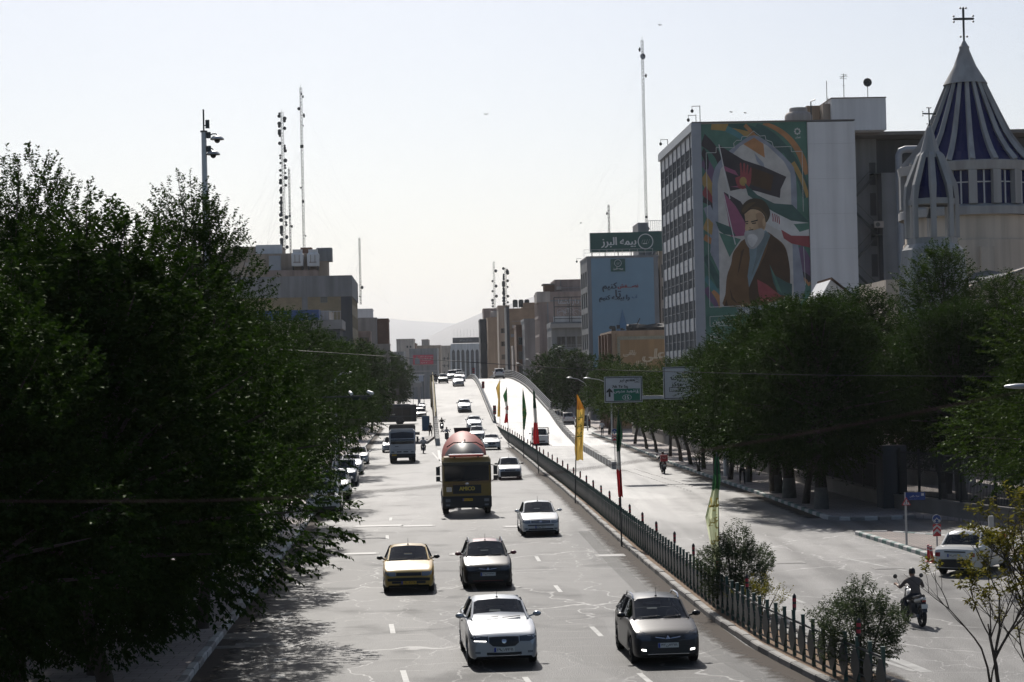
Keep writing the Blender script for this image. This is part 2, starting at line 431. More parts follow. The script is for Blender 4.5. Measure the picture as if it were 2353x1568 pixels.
# ------------------------------------------------------------------ kerbs, stone by stone
def stone_mesh(L, w, h, m):
    b = MB(); c = .03
    s = [(-w / 2, 0), (-w / 2, h - c), (-w / 2 + c, h), (w / 2 - c, h), (w / 2, h - c), (w / 2, 0)]
    b.loft([[(x, -L / 2, z) for x, z in s][::-1], [(x, L / 2, z) for x, z in s][::-1]], closed=True)
    b.add([(x, -L / 2, z) for x, z in s], [tuple(range(6))]); b.add([(x, L / 2, z) for x, z in s], [tuple(range(6))[::-1]])
    return b.mesh('kerb_stone', m)
def kerb(name, pts, step, mats, w=.22, h=.17, pname='kerb_stone', jit=.012):
    root = bpy.data.objects.new(name, None); COL.objects.link(root); tag(root, kind='structure')
    ms = [stone_mesh(step - .025, w, h + .05, m) for m in mats]
    out = []; d = 0.0; acc = []
    for p, q in zip(pts, pts[1:]):
        acc.append((d, Vector((*p, 0)), Vector((*q, 0)))); d += (Vector((*q, 0)) - Vector((*p, 0))).length
    n = int(d / step); k = 0
    for i in range(n):
        s = (i + .5) * step
        while k + 1 < len(acc) and acc[k + 1][0] <= s: k += 1
        s0, p, q = acc[k]; dr = (q - p).normalized(); c = p + dr * (s - s0)
        o = link(pname, ms[i % len(ms)], root, (c.x + random.uniform(-jit, jit), c.y, -.05 + random.uniform(-jit, jit)), math.atan2(-dr.x, dr.y) + random.uniform(-.012, .012))
    return root
yr = lambda a, b, s: [a + (b - a) * i / int((b - a) / s) for i in range(int((b - a) / s) + 1)]
kerb('median_kerb', [(MK(y) + .11, y) for y in yr(30, 240, 5)], 1.0, [STONE, STONED, STONE, STONE, STONED])
kerb('median_kerb', [(MK(y) + MW(y) - .11, y) for y in yr(30, 240, 5)], 1.0, [STONE])
kerb('pavement_kerb', [(RK(y) + .11, y) for y in yr(93.6, 238, 4)], 1.0, [STONEW, STONEG])
kerb('pavement_kerb', [(14.5, 93.6), (14.75, 92.85), (15.5, 92.2), (17, 92.05), (18.5, 92.6)], .6, [STONEW, STONE])
kerb('pavement_kerb', [(LK(y) - .11, y) for y in yr(18, 300, 6)], 1.0, [STONEW, STONE, STONEW])
kerb('island_kerb', ISL[8:] + ISL[:8] + ISL[8:], .62, [STONEW, STONEG], jit=.006)
kerb('pavement_kerb', ISL2 + ISL2[:1], .8, [STONE, STONEW], jit=.006)

# dirt lying along the median kerb and the left gutter
def dirtmat():
    m = bpy.data.materials.new('gutter_dirt'); m.use_nodes = True; nt = m.node_tree; b = nt.nodes['Principled BSDF']
    b.inputs['Base Color'].default_value = (.055, .04, .028, 1); b.inputs['Roughness'].default_value = .95
    tc = nt.nodes.new('ShaderNodeUVMap'); sp = nt.nodes.new('ShaderNodeSeparateXYZ'); nt.links.new(tc.outputs[0], sp.inputs[0])
    g = nt.nodes.new('ShaderNodeNewGeometry'); n = nt.nodes.new('ShaderNodeTexNoise'); n.inputs['Scale'].default_value = 2.2; n.inputs['Detail'].default_value = 8; n.inputs['Roughness'].default_value = .7
    nt.links.new(g.outputs['Position'], n.inputs['Vector'])
    a = nt.nodes.new('ShaderNodeMath'); a.operation = 'ADD'; nt.links.new(sp.outputs[0], a.inputs[0]); nt.links.new(n.outputs['Fac'], a.inputs[1])
    r = nt.nodes.new('ShaderNodeMapRange'); nt.links.new(a.outputs[0], r.inputs[0]); r.inputs[1].default_value = .95; r.inputs[2].default_value = 1.25; r.inputs[3].default_value = 0; r.inputs[4].default_value = .85
    nt.links.new(r.outputs[0], b.inputs['Alpha']); return m
DIRT = dirtmat()
def dirt(fx, sgn, wd, y0, y1):
    b = MB(); ys = yr(y0, y1, 3)
    b.loft([[(fx(y), y, .006), (fx(y) + sgn * wd, y, .006)][::sgn] for y in ys])
    o = b.build('gutter_dirt', DIRT); tag(o, kind='stuff')
    uv = o.data.uv_layers.new(name='UVMap')
    for lp in o.data.loops:
        v = o.data.vertices[lp.vertex_index].co; uv.data[lp.index].uv = (1 - abs(v.x - fx(v.y)) / wd, 0)
dirt(MK, -1, 1.5, 30, 238); dirt(LK, 1, 1.4, 30, 290); dirt(RK, -1, 1.6, 94, 236); dirt(lambda y: MK(y) + MW(y), 1, 1.1, 30, 236)

# ------------------------------------------------------------------ painted markings (children of the road)
def dash(c0, c1, w=.14, z=.004):
    p = Vector((c0[0], c0[1], 0)); q = Vector((c1[0], c1[1], 0)); d = (q - p).normalized(); s = Vector((d.y, -d.x, 0)) * w / 2
    b = MB(); b.add([p - s, p + s, q + s, q - s], [(0, 1, 2, 3)]); b.v = [(x, y, z) for x, y, _ in b.v]
    return b.build('lane_dash', WHITELINE, road)
def lane_x(tab, y): return lerp(tab, y)
LA = [(20, -2.6), (46, -5.5), (60, -6.9), (90, -8.6), (180, -12.6)]
LB = [(20, 0.2), (46.9, -2.7), (56.5, -3.6), (89.5, -5.8), (180, -10)]
LC = [(20, 3.0), (46.5, .12), (67, -1.5), (77, -2.1), (120, -4.3), (195, -6.6)]
LD = [(20, 6.0), (46, 2.86), (55, 2.07), (66, 1.29), (77, .77), (120, -1.2), (195, -4.6)]
for tab, ys in ((LB, (38, 46.9, 56, 88.5, 100)), (LC, (37.6, 45.4, 54.5, 66.5, 77)), (LD, (45.6, 54.4, 65.5, 76.4, 88))):
    for y in ys: dash((lerp(tab, y - 1), y - 1), (lerp(tab, y + 1.1), y + 1.1))
for y in (44.9, 47.2, 50, 53, 56.4, 60, 64, 68.5):
    dash((lerp(LA, y) - .1, y), (lerp(LA, y + .5) - .1, y + .6), .32)
for (a, bq) in (((13.4, 68.8), (12.0, 74.5)), ((9.0, 48.2), (8.2, 51.8)), ((9.1, 46.0), (8.4, 49.0)), ((8.6, 60), (8.0, 64))):
    dash(a, bq, .16)
dash(gnd(1790, 1540)[:2], gnd(1850, 1568)[:2], .15)
p = gnd(2020, 1500); q = gnd(2130, 1545); dash((p.x, p.y), (q.x, q.y), .3)
p = gnd(1948, 1340); q = gnd(2020, 1366); dash((p.x, p.y), (q.x, q.y), .3)
p = gnd(993, 1040); q = gnd(1040, 1093); dash((p.x, p.y), (q.x, q.y), .16)
for xs in (((1008, 1035), (1012, 1060)),):
    p = gnd(*xs[0]); q = gnd(*xs[1]); dash((p.x, p.y), (q.x, q.y), .25)
# part-worn letters painted by the left kerb
def road_letter(stro, c, k, ky, wd=.16):
    b = MB()
    for st in stro:
        for p, q in zip(st, st[1:]):
            p = Vector((c[0] + p[0] * k, c[1] + p[1] * ky, .004)); q = Vector((c[0] + q[0] * k, c[1] + q[1] * ky, .004)); d = (q - p).normalized(); s = Vector((d.y, -d.x, 0)) * wd / 2
            b.add([p - s - d * .03, p + s - d * .03, q + s + d * .03, q - s + d * .03], [(0, 1, 2, 3)])
    return b.build('painted_letter', WHITELINE, road)
p = gnd(583, 1431)
road_letter([[(0, 1), (0, 0)], [(0, .75), (.3, 1), (.75, .9), (.85, .6), (.8, 0)]], (p.x - .62, p.y - .5), .62, 1.6)
road_letter([[(.9, 0), (.9, 1), (.5, 1.02), (.1, .8), (.15, .55), (.5, .45), (.9, .5)]], (p.x + .28, p.y - .5), .62, 1.6)
# lane arrows on the far side
for (x, y) in ((1552, 1107), (1660, 1112), (1560, 1127)):
    p = gnd(x, y); b = MB(); s = Vector((HEAD, 1, 0))
    pts = [(-.08, 0), (.08, 0), (.08, 2.0), (.3, 2.0), (0, 3.4), (-.3, 2.0), (-.08, 2.0)]
    b.add([(p.x + u + v * HEAD, p.y + v, .004) for u, v in pts], [(0, 1, 2, 6), (6, 2, 3, 4), (6, 4, 5)] if False else [(0, 1, 2, 3, 4, 5, 6)])
    b.build('arrow_marking', WHITELINE, road)
rb_ = MB()
for i in range(330):
    y = 40 + i * .15; x = MK(y) - 1.05; rb_.box(x - .24, y - .03, .001, x + .24, y + .03, .0045)
tag(rb_.build('rumble_strip', mat('rumble_tar', (.02, .019, .018), .55, var=.2), road), kind='stuff')
# rumble studs in front of the ramp wall
st = MB()
for i in range(26):
    for dx, lim in ((0, 26), (.9, 22)):
        if i < lim:
            y = 146.5 - i * 1.15; x = 7.9 + dx + (146.5 - y) * .085
            st.cbox(x, y, .012, .1, .1, .02)
tag(st.build('lane_studs', STONE, road), kind='stuff')

# ------------------------------------------------------------------ manholes and utility cuts
IRON = mat('cast_iron', (.10, .098, .095), .45, .3, var=.25, scale=6, bump=.4, bscale=30)
PATCH = mat('patch_concrete', (.17, .165, .155), .7, var=.25, scale=3, bump=.3, bscale=30)
def cover(px, py, w, d, label, rnd=False, rim=.12):
    p = gnd(px, py); t = thing('manhole_cover', label, 'manhole cover', (p.x, p.y, .004), .04, 'metal covers set in the road')
    b = MB()
    if rnd: b.lathe([(w / 2 + rim, .0), (w / 2 + rim, .006), (w / 2, .006), (w / 2, 0)], 20)
    else:
        for x0, y0, x1, y1 in ((-w / 2 - rim, -d / 2 - rim, w / 2 + rim, -d / 2), (-w / 2 - rim, d / 2, w / 2 + rim, d / 2 + rim), (-w / 2 - rim, -d / 2, -w / 2, d / 2), (w / 2, -d / 2, w / 2 + rim, d / 2)):
            b.box(x0, y0, 0, x1, y1, .007)
    b.build('rim', PATCH, t)
    b = MB()
    if rnd: b.lathe([(0, .012), (w / 2, .012), (w / 2, 0)], 20)
    else: b.box(-w / 2, -d / 2, 0, w / 2, d / 2, .012)
    b.build('lid', IRON, t)
cover(560, 1462, 1.25, 1.0, 'large round iron manhole cover in the shade by the left kerb', True)
cover(592, 1481, .95, .22, 'narrow rectangular cover with a bright rim near the left kerb')
cover(520, 1488, .75, .25, 'small worn cover closest to the left kerb')
cover(640, 1419 - 50, .4, .4, 'small round cover at the edge of the near tree', True, .05)
cover(827, 1273, 1.3, .7, 'rectangular grated cover ahead of the yellow taxi on the left')
cover(1080, 1273, 1.4, .8, 'rectangular cover partly under the black and red hatchback')
cover(870, 1209, 2.2, .9, 'long pale utility cover across the left lanes past the taxi')
cover(960, 1209, 1.4, .8, 'pale utility cover in the middle lane short of the mixer truck')
cover(1200, 1210, 1.6, .9, 'pale utility cover beside the silver sedan in the outer lane')
cover(1402, 1277, .9, .8, 'square cover close to the median kerb')
cover(1812, 1293, .9, .7, 'square cover alone on the far carriageway')
cover(2040, 1306, .8, .6, 'square cover by the island near the red bollards')

# ------------------------------------------------------------------ median fence
def frame_at(fx, y, e=.5):
    d = Vector((fx(y + e) - fx(y - e), 2 * e, 0)).normalized(); return math.atan2(-d.x, d.y)
fence = thing('median_fence', 'long dark green steel fence with hexagonal plates running along the road median', 'fence', (0, 0, 0))
pm = MB().cbox(0, 0, .54, .075, .075, 1.08).cbox(0, 0, 1.085, .085, .085, .03).mesh('post', GREENSTEEL)
hexm = MB().slabxz([(-.07, .14), (.07, .14), (.28, .40), (.28, .56), (.09, .84), (-.09, .84), (-.28, .56), (-.28, .40)], .05, .065).mesh('plate', DARKSTEEL)
SP = .82
rb = MB()
for z, h in ((.86, .05), (.62, .02), (.46, .02), (.30, .02), (.14, .045)): rb.cbox(0, SP / 2, z, .03, SP, h)

rm = rb.mesh('rail', DARKSTEEL)
RED = mat('red_reflector', (.36, .02, .04), .4, var=.1); BLACK = mat('black_plastic', (.018, .018, .019), .5, var=.1); WHITEP = mat('white_plastic', (.75, .75, .74), .45, var=.06)
dlm = MB().cbox(0, 0, 1.06, .03, .03, .14).lathe([(.046, 1.12), (.046, 1.46), (.0, 1.52)], 8).mesh('reflector_post', BLACK)
dbm = MB().lathe([(.048, -.04), (.048, .04)], 8).mesh('reflector_band', RED)
y = 41.5; i = 0
FX = lambda y: MK(y) + min(.42, MW(y) / 2)
while y < 238:
    x = FX(y); rz = frame_at(FX, y)
    link('post', pm, fence, (x, y, KH - .02 + random.uniform(-.012, .012)), rz + random.uniform(-.03, .03))
    h = link('plate', hexm, fence, (x, y, KH - .02), rz + R(90))
    link('rail', rm, fence, (x, y, KH - .02), rz)
    if i % 6 == 2:
        d = link('reflector_post', dlm, fence, (x, y, KH - .03), random.uniform(-.1, .1)); d.rotation_euler = (random.uniform(-.03, .03), random.uniform(-.03, .03), 0)
        for z in (1.22, 1.36): link('reflector_band', dbm, d, (0, 0, z))
    dd = Vector((FX(y + .5) - FX(y - .5), 1, 0)).normalized(); y += SP * dd.y; i += 1

# ------------------------------------------------------------------ flyover
FLT = [(196, -7.6), (206, -8.1), (240, -9.6), (300, -12.2), (340, -13.9), (420, -17.4), (560, -23.4)]
FRT = [(140, 7.75), (148, 7.6), (180, 6.8), (211, 6.35), (254, 4.9), (300, 2.3), (340, -.6), (420, -5.0), (560, -11.3)]
FL = lambda y: lerp(FLT, y); FR = lambda y: lerp(FRT, y)
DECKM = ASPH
fly = thing('flyover', 'road flyover whose ramp rises ahead to a crest between low walls and rails', 'flyover', (0, 0, 0))
ys = yr(197, 520, 4)
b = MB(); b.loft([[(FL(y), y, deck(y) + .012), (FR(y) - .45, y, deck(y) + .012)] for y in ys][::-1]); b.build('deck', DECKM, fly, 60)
b = MB()   # abutment walls and girder below the deck
for sgn, f in ((-1, lambda y: FL(y)), (1, lambda y: FR(y) - .45)):
    q = [[(f(y), y, deck(y) - .002), (f(y), y, -.05 if y < 290 else deck(y) - 1.2)] for y in ys]
    b.loft(q if sgn < 0 else q[::-1])
b.loft([[(FL(y), y, deck(y) - 1.2), (FR(y) - .45, y, deck(y) - 1.2)] for y in ys if y > 288]); 
b.add([(FL(289), 289, -.05), (FR(289), 289, -.05), (FR(289), 289, deck(289)), (FL(289), 289, deck(289))], [(0, 1, 2, 3)])
b.build('abutment', CONC, fly)
for y in (352, 384, 416):
    for x in (FL(y) + 3, FR(y) - 3.5):
        MB().box(x - .6, y - .6, -.05, x + .6, y + .6, deck(y) - 1.19).build('pillar', CONC, fly)
# right ramp wall of concrete blocks, then steel rails over the crest
def block_wall(name, fx, y0, y1, side, label, hh=.55, w=.42):
    t = thing(name, label, 'wall', (0, 0, 0)); y = y0; i = 0
    while y < y1:
        x = fx(y + .5); z = deck(y + .5)
        m = MB().box(-w / 2, -.51, -.05 if True else 0, w / 2, .51, hh + z + random.uniform(-.02, .03)).mesh('block', STONE if i % 3 else STONEW)
        link('block', m, t, (x + random.uniform(-.015, .015), y + .52, 0), frame_at(fx, y)); y += 1.04; i += 1
block_wall('ramp_wall', lambda y: FR(y) - .22, 147.5, 253, 1, 'low wall of weathered concrete blocks between the ramp and the service road')
block_wall('ramp_wall', lambda y: FL(y) + .18, 205, 243, -1, 'low pale block wall ending at the foot of the ramp on the left', .75)
RAILW = mat('rail_steel', (.09, .09, .088), .38, .5, var=.2, scale=3)
def railing(name, fx, y0, y1, zs, label, r=.06, m=RAILW, foot=.28, step=2.0):
    t = thing(name, label, 'railing', (0, 0, 0)); ys = yr(y0, y1, 3)
    b = MB(); b.loft([[(fx(y) - .2, y, deck(y)), (fx(y) - .2, y, deck(y) + foot), (fx(y) + .2, y, deck(y) + foot), (fx(y) + .2, y, deck(y))] for y in ys][::-1])
    b.add([(fx(y0) - .2, y0, deck(y0)), (fx(y0) + .2, y0, deck(y0)), (fx(y0) + .2, y0, deck(y0) + foot), (fx(y0) - .2, y0, deck(y0) + foot)], [(0, 1, 2, 3)]); b.build('plinth', CONC, t)
    for z in zs:
        MB().tube([(fx(y), y, deck(y) + z) for y in ys], r, 6).build('rail', m, t, 40)
    pm = MB().cbox(0, 0, (foot + zs[-1]) / 2, .1, .14, zs[-1] - foot).mesh('post', DARKSTEEL)
    y = y0
    while y < y1: link('post', pm, t, (fx(y) + .1, y, deck(y)), 0); y += step
    return t
railing('flyover_railing', lambda y: FR(y) - .2, 253, 470, (.55, .82, 1.09, 1.36), 'curving steel tube railing along the right edge of the flyover')
lr = railing('flyover_railing', lambda y: FL(y) + .2, 243, 470, (.6, .9, 1.25), 'yellowish steel railing along the left edge of the flyover', m=YELLOWISH)
b = MB(); ysl = yr(243, 470, 3)
b.loft([[(FL(y) - .04, y, deck(y) - .9), (FL(y) - .04, y, deck(y) + .95)] for y in ysl]); b.loft([[(FL(y) - .1, y, deck(y) - .9), (FL(y) - .1, y, deck(y) + .95)] for y in ysl][::-1])
b.build('side_panel', YELLOWISH, lr)
mr = railing('flyover_barrier', lambda y: MK(y) + .2, 240, 470, (.5, .78), 'twin beam guard rail dividing the flyover carriageways', r=.1, foot=.3)
# striped warning boards by the barrier
def wboard(px, py, Y, label, h=1.0):
    x = MK(Y) + .25; t = thing('hazard_marker', label, 'hazard marker', (x, Y, deck(Y)), 0, 'red and dark hazard markers on the barrier')
    MB().cbox(0, 0, .55, .06, .06, 1.1).build('post', DARKSTEEL, t)
    MB().box(-.2, -.05, .95, .2, -.02, .95 + h).build('board', BLACK, t)
    for k in range(3): MB().slabxz([(-.19, 1.0 + k * h / 3), (.19, 1.1 + k * h / 3), (.19, 1.22 + k * h / 3), (-.19, 1.12 + k * h / 3)], -.056, -.051).build('stripe', RED, t)
wboard(0, 0, 241, 'large striped hazard marker where the fence meets the flyover barrier', 1.1)
wboard(0, 0, 285, 'striped hazard marker halfway up the flyover barrier')
wboard(0, 0, 338, 'striped hazard marker at the crest of the flyover barrier')
# bridge over the lower road far behind the bus
t = thing('footbridge', 'grey bridge crossing the lower road far behind the bus', 'bridge', (0, 0, 0))
MB().box(-33, 500, 5.0, -23, 503, 6.0).build('deck', CONC, t); MB().box(-33, 499.9, 6.01, -23, 500, 7.1).build('railing', GALV, t)
for x in (-32.5, -24): MB().box(x, 500.5, -.05, x + .6, 502.5, 4.99).build('pillar', CONC, t)

# ------------------------------------------------------------------ trees
def leafmat(name, c1, c2, tc, tw=.12, rough=.33):
    m = bpy.data.materials.new(name); m.use_nodes = True; nt = m.node_tree; L = nt.links.new
    nt.nodes.remove(nt.nodes['Principled BSDF']); out = nt.nodes['Material Output']; b = nt.nodes.new('ShaderNodeBsdfDiffuse')
    g = nt.nodes.new('ShaderNodeNewGeometry')
    mx = nt.nodes.new('ShaderNodeMix'); mx.data_type = 'RGBA'; mx.inputs['A'].default_value = (*c1, 1); mx.inputs['B'].default_value = (*c2, 1)
    L(g.outputs['Random Per Island'], mx.inputs['Factor']); L(mx.outputs['Result'], b.inputs['Color'])
    t = nt.nodes.new('ShaderNodeBsdfTranslucent'); t.inputs['Color'].default_value = (*tc, 1)
    ms = nt.nodes.new('ShaderNodeMixShader'); ms.inputs[0].default_value = tw
    L(b.outputs[0], ms.inputs[1]); L(t.outputs[0], ms.inputs[2]); gl = nt.nodes.new('ShaderNodeBsdfGlossy'); gl.inputs['Roughness'].default_value = rough; gl.inputs['Color'].default_value = (.5, .55, .45, 1); m2 = nt.nodes.new('ShaderNodeMixShader'); m2.inputs[0].default_value = .007
    L(ms.outputs[0], m2.inputs[1]); L(gl.outputs[0], m2.inputs[2]); L(m2.outputs[0], out.inputs['Surface']); MATS[name] = m
    return m
LEAF = leafmat('leaf', (.009, .019, .005), (.022, .042, .009), (.06, .13, .012))
LEAF2 = leafmat('leaf_pale', (.018, .032, .008), (.036, .06, .013), (.10, .18, .02))
LEAFS = leafmat('leaf_shrub', (.05, .064, .038), (.09, .11, .065), (.08, .12, .035), .15, .3)
LEAFY = leafmat('leaf_yellow', (.05, .07, .015), (.17, .13, .025), (.24, .22, .03), .3, .3)
BARK = mat('bark', (.055, .045, .036), .95, var=.35, scale=5, bump=.8, bscale=12)
LIME = mat('limewash', (.13, .125, .115), .9, var=.3, scale=4, bump=.5, bscale=12)

def leaf_cloud(rs, org, dr, ln, per, leaf, droop, wfrac=.55):
    S = len(org); t = np.linspace(.12, 1.0, per)[None, :] + rs.uniform(-.04, .04, (S, per))
    side = np.where(np.arange(per) % 2 == 0, 1.0, -1.0)[None, :, None]
    up = np.array([0, 0, 1.0]); sd = np.cross(dr, up); sd /= np.linalg.norm(sd, axis=1, keepdims=True) + 1e-6
    pos = org[:, None, :] + dr[:, None, :] * (ln[:, None] * t)[:, :, None]
    pos[:, :, 2] -= droop * (ln[:, None] * t) ** 2
    ld = dr[:, None, :] * .55 + sd[:, None, :] * side * .75 + rs.normal(0, .35, (S, per, 3)); ld[:, :, 2] -= .35
    ld /= np.linalg.norm(ld, axis=2, keepdims=True)
    nr = rs.normal(0, .45, (S, per, 3)) + up; w = np.cross(ld, nr); w /= np.linalg.norm(w, axis=2, keepdims=True) + 1e-6
    nn = np.cross(w, ld)
    sz = leaf * rs.uniform(.65, 1.25, (S, per, 1)); wd = w * sz * wfrac * .5
    a = pos; tip = pos + ld * sz - nn * sz * .08; m1 = pos + ld * sz * .42 + wd + nn * sz * .09; m2 = pos + ld * sz * .42 - wd + nn * sz * .09
    return np.stack([a, m1, tip, m2], 2).reshape(-1, 3)
def leaf_mesh(name, V, m):
    n = len(V) // 4; me = bpy.data.meshes.new(name)
    me.vertices.add(n * 4); me.vertices.foreach_set('co', V.astype(np.float32).ravel())
    me.loops.add(n * 4); me.polygons.add(n)
    me.loops.foreach_set('vertex_index', np.arange(n * 4, dtype=np.int32))
    me.polygons.foreach_set('loop_start', np.arange(0, n * 4, 4, dtype=np.int32))
    me.polygons.foreach_set('loop_total', np.full(n, 4, dtype=np.int32))
    me.update(calc_edges=True); me.materials.append(m); return me
PROF = [(0, .45), (.1, .82), (.28, 1.0), (.5, .9), (.7, .66), (.86, .40), (1, .12)]
PROFR = [(0, .5), (.15, .85), (.35, 1.0), (.6, .98), (.8, .75), (.92, .5), (1, .2)]
def tree_kind(seed, H, zb, RR, prof, lobes, sprays, per, leaf, m, ln=(.35, .75), droop=.25, trunk_r=.17, lobe=.30, lime=False, inner=.15):
    """crown and trunk meshes of one tree, base at the origin"""
    rs = np.random.RandomState(seed); rnd = random.Random(seed)
    hh = H - zb; cs = []; rad = []
    for i in range(lobes):
        f = (i + .5) / lobes; f = f ** .85; pr = lerp(prof, f) * RR
        a = i * 2.39996 + rnd.uniform(-.4, .4); r = pr * (1 - lobe * .8) * math.sqrt(rnd.uniform(inner, 1))
        cs.append((r * math.cos(a), r * math.sin(a), zb + hh * (.06 + .88 * f) + rnd.uniform(-.2, .2))); rad.append(max(.45, lobe * RR * rnd.uniform(.65, 1.2) * (.55 + .45 * pr / RR)))
    cs = np.array(cs); rad = np.array(rad)
    p = rad ** 2 / (rad ** 2).sum(); idx = rs.choice(lobes, sprays, p=p)
    u = rs.normal(0, 1, (sprays, 3)); u /= np.linalg.norm(u, axis=1, keepdims=True)
    rr = rad[idx] * np.cbrt(rs.uniform(.25, 1.0, sprays))
    org = cs[idx] + u * rr[:, None] * np.array([1, 1, .85])
    out = cs[idx] - np.array([0, 0, zb + hh * .35]); out /= np.linalg.norm(out, axis=1, keepdims=True) + 1e-6
    dr = u * .8 + out * .7 + np.array([0, 0, .25]) + rs.normal(0, .2, (sprays, 3)); dr /= np.linalg.norm(dr, axis=1, keepdims=True)
    V = leaf_cloud(rs, org, dr, rs.uniform(ln[0], ln[1], sprays), per, leaf, droop)
    V = V.reshape(-1, 4, 3); V = V[V[:, :, 2].min(1) > .5].reshape(-1, 3)
    crown = leaf_mesh('crown', V, m)
    b = MB(); fk = zb + hh * .12; bend = rnd.choice((-1, 1)) * rnd.uniform(.2, .6)
    b.tube([(0, 0, -.1), (bend * .3, .05, fk * .35), (bend, 0, fk * .75), (bend, 0, fk)], [trunk_r * 1.35, trunk_r * 1.05, trunk_r * .92, trunk_r * .8], 9)
    if lime:
        b.tube([(0, 0, -.1), (bend * .14, .02, 1.1)], [trunk_r * 1.37, trunk_r * 1.14], 9, 1)
    b.tube([(bend, 0, fk * .95), (bend * .6, .1, zb + hh * .5), (0, 0, zb + hh * .9)], [trunk_r * .8, trunk_r * .5, .03], 7)
    for i in range(0, lobes, max(1, lobes // 22)):
        c = Vector(cs[i]); z0 = max(fk * .9, min(c.z - .6, fk + (c.z - fk) * .45)); s0 = Vector((bend * .8, 0, z0))
        md = s0.lerp(c, .5) + Vector((0, 0, .25)); r0 = trunk_r * max(.2, .55 * (1 - (z0 - fk) / (hh + .1)))
        b.tube([s0, md, c, c + (c - md) * .5], [r0, r0 * .6, r0 * .3, .008], 5)
    trunk = b.mesh('trunk', [BARK, LIME], 60)
    return crown, trunk
def plant_tree(kind, x, y, label, group, s=1.0, sx=None, rz=None, z=None, cat='tree', name='tree'):
    t = thing(name, label, cat, (x, y, KH - .02 if z is None else z), random.uniform(0, 6.28) if rz is None else rz, group)
    t.scale = (sx or s, sx or s, s)
    link('crown', kind[0], t); link('trunk', kind[1], t); return t

K0 = tree_kind(10, 10.2, 1.9, 5.0, [(0, .18), (.09, .5), (.24, .92), (.36, 1.0), (.55, .86), (.72, .62), (.87, .36), (1, .1)], 42, 8000, 15, .12, LEAF, lobe=.33, ln=(.22, .48))
K1 = tree_kind(11, 12.4, 2.3, 4.9, [(0, .45), (.1, .82), (.28, 1.0), (.5, .95), (.7, .80), (.86, .56), (1, .2)], 44, 6800, 15, .105, LEAF, lobe=.33, ln=(.25, .52))
K1B = tree_kind(31, 12.4, 2.3, 4.7, [(0, .45), (.1, .82), (.28, 1.0), (.5, .82), (.7, .56), (.86, .36), (1, .12)], 42, 6000, 15, .105, LEAF, lobe=.33, ln=(.25, .52))
K0B = tree_kind(32, 9.0, .4, 4.6, [(0, .7), (.1, .92), (.3, 1.0), (.55, .86), (.8, .5), (1, .1)], 50, 5200, 14, .13, LEAF)
K2 = tree_kind(12, 12.4, 2.6, 4.7, PROF, 56, 5200, 15, .105, LEAF)
K3 = tree_kind(13, 10.5, 2.2, 4.2, PROFR, 42, 2600, 13, .15, LEAF)
K4 = tree_kind(14, 10.5, 2.7, 5.1, [(0, .5), (.15, .85), (.35, 1.0), (.55, .95), (.75, .70), (.9, .44), (1, .15)], 32, 6600, 15, .125, LEAF, lobe=.36, trunk_r=.25, lime=True)
K5 = tree_kind(15, 9.0, 2.4, 3.4, PROFR, 30, 1500, 12, .17, LEAF2, trunk_r=.15)
K6 = tree_kind(16, 10.5, 2.0, 4.2, PROFR, 34, 1100, 11, .27, LEAF, trunk_r=.16)
K7 = tree_kind(17, 11.5, 3.0, 3.8, PROF, 46, 3400, 14, .12, LEAF2, ln=(.4, .9), lime=False)

GL = 'leafy trees along the left pavement'
left = [(29.5, -2.6, K3, .62, 'small tree at the left edge of the picture, its leaves catching light'), (35.5, -1.8, K0, .86, 'dense tree closest to the viewer on the left, its foliage almost black'),
        (40.2, .2, K0, 1.0, 'dark tree overhanging the road farthest, just left of the lane'), (43, -2.2, K1, .925, 'tall pointed tree rising highest at the far left'), (47.5, -1.3, K0, .94, 'dark tree overhanging the road beside the painted letters'),
        (56, .3, K1B, 1.0, 'tall tree standing in front of the camera pole'), (62, -1.1, K0, .94, 'dark tree just behind the one in front of the camera pole'),
        (70, -1.0, K0, .94, 'tree whose crown hides the base of the brown office building'), (77, -.5, K1B, .84, 'tree spreading above the parked cars on the left'),
        (87, -.6, K0, .90, 'tree behind the camera bar on the left'), (98, -.4, K3, .95, 'rounded tree left of the pale balcony building'),
        (112, -.4, K3, 1.0, 'rounded tree below the balcony building'), (128, -.6, K3, .95, 'mid green tree past the balcony building'),
        (147, -.1, K3, .98, 'mid green tree left of the white lorry'), (166, -.2, K3, .94, 'tree behind the sedan hidden by the white lorry'),
        (184, -1.1, K3, .98, 'tree just short of the crossing bus'), (206, -1.4, K3, .95, 'tree hiding the rear half of the crossing bus'),
        (230, -.2, K6, 1.08, 'tree whose crown reaches over the bus roof'), (262, .3, K6, 1.08, 'last tree before the crossing on the left')]
for y, dx, k, s, lab in left: plant_tree(k, LK(y) - 1.0 + dx, y, lab, GL, s, s * {43: .82, 56: .88}.get(y, 1))
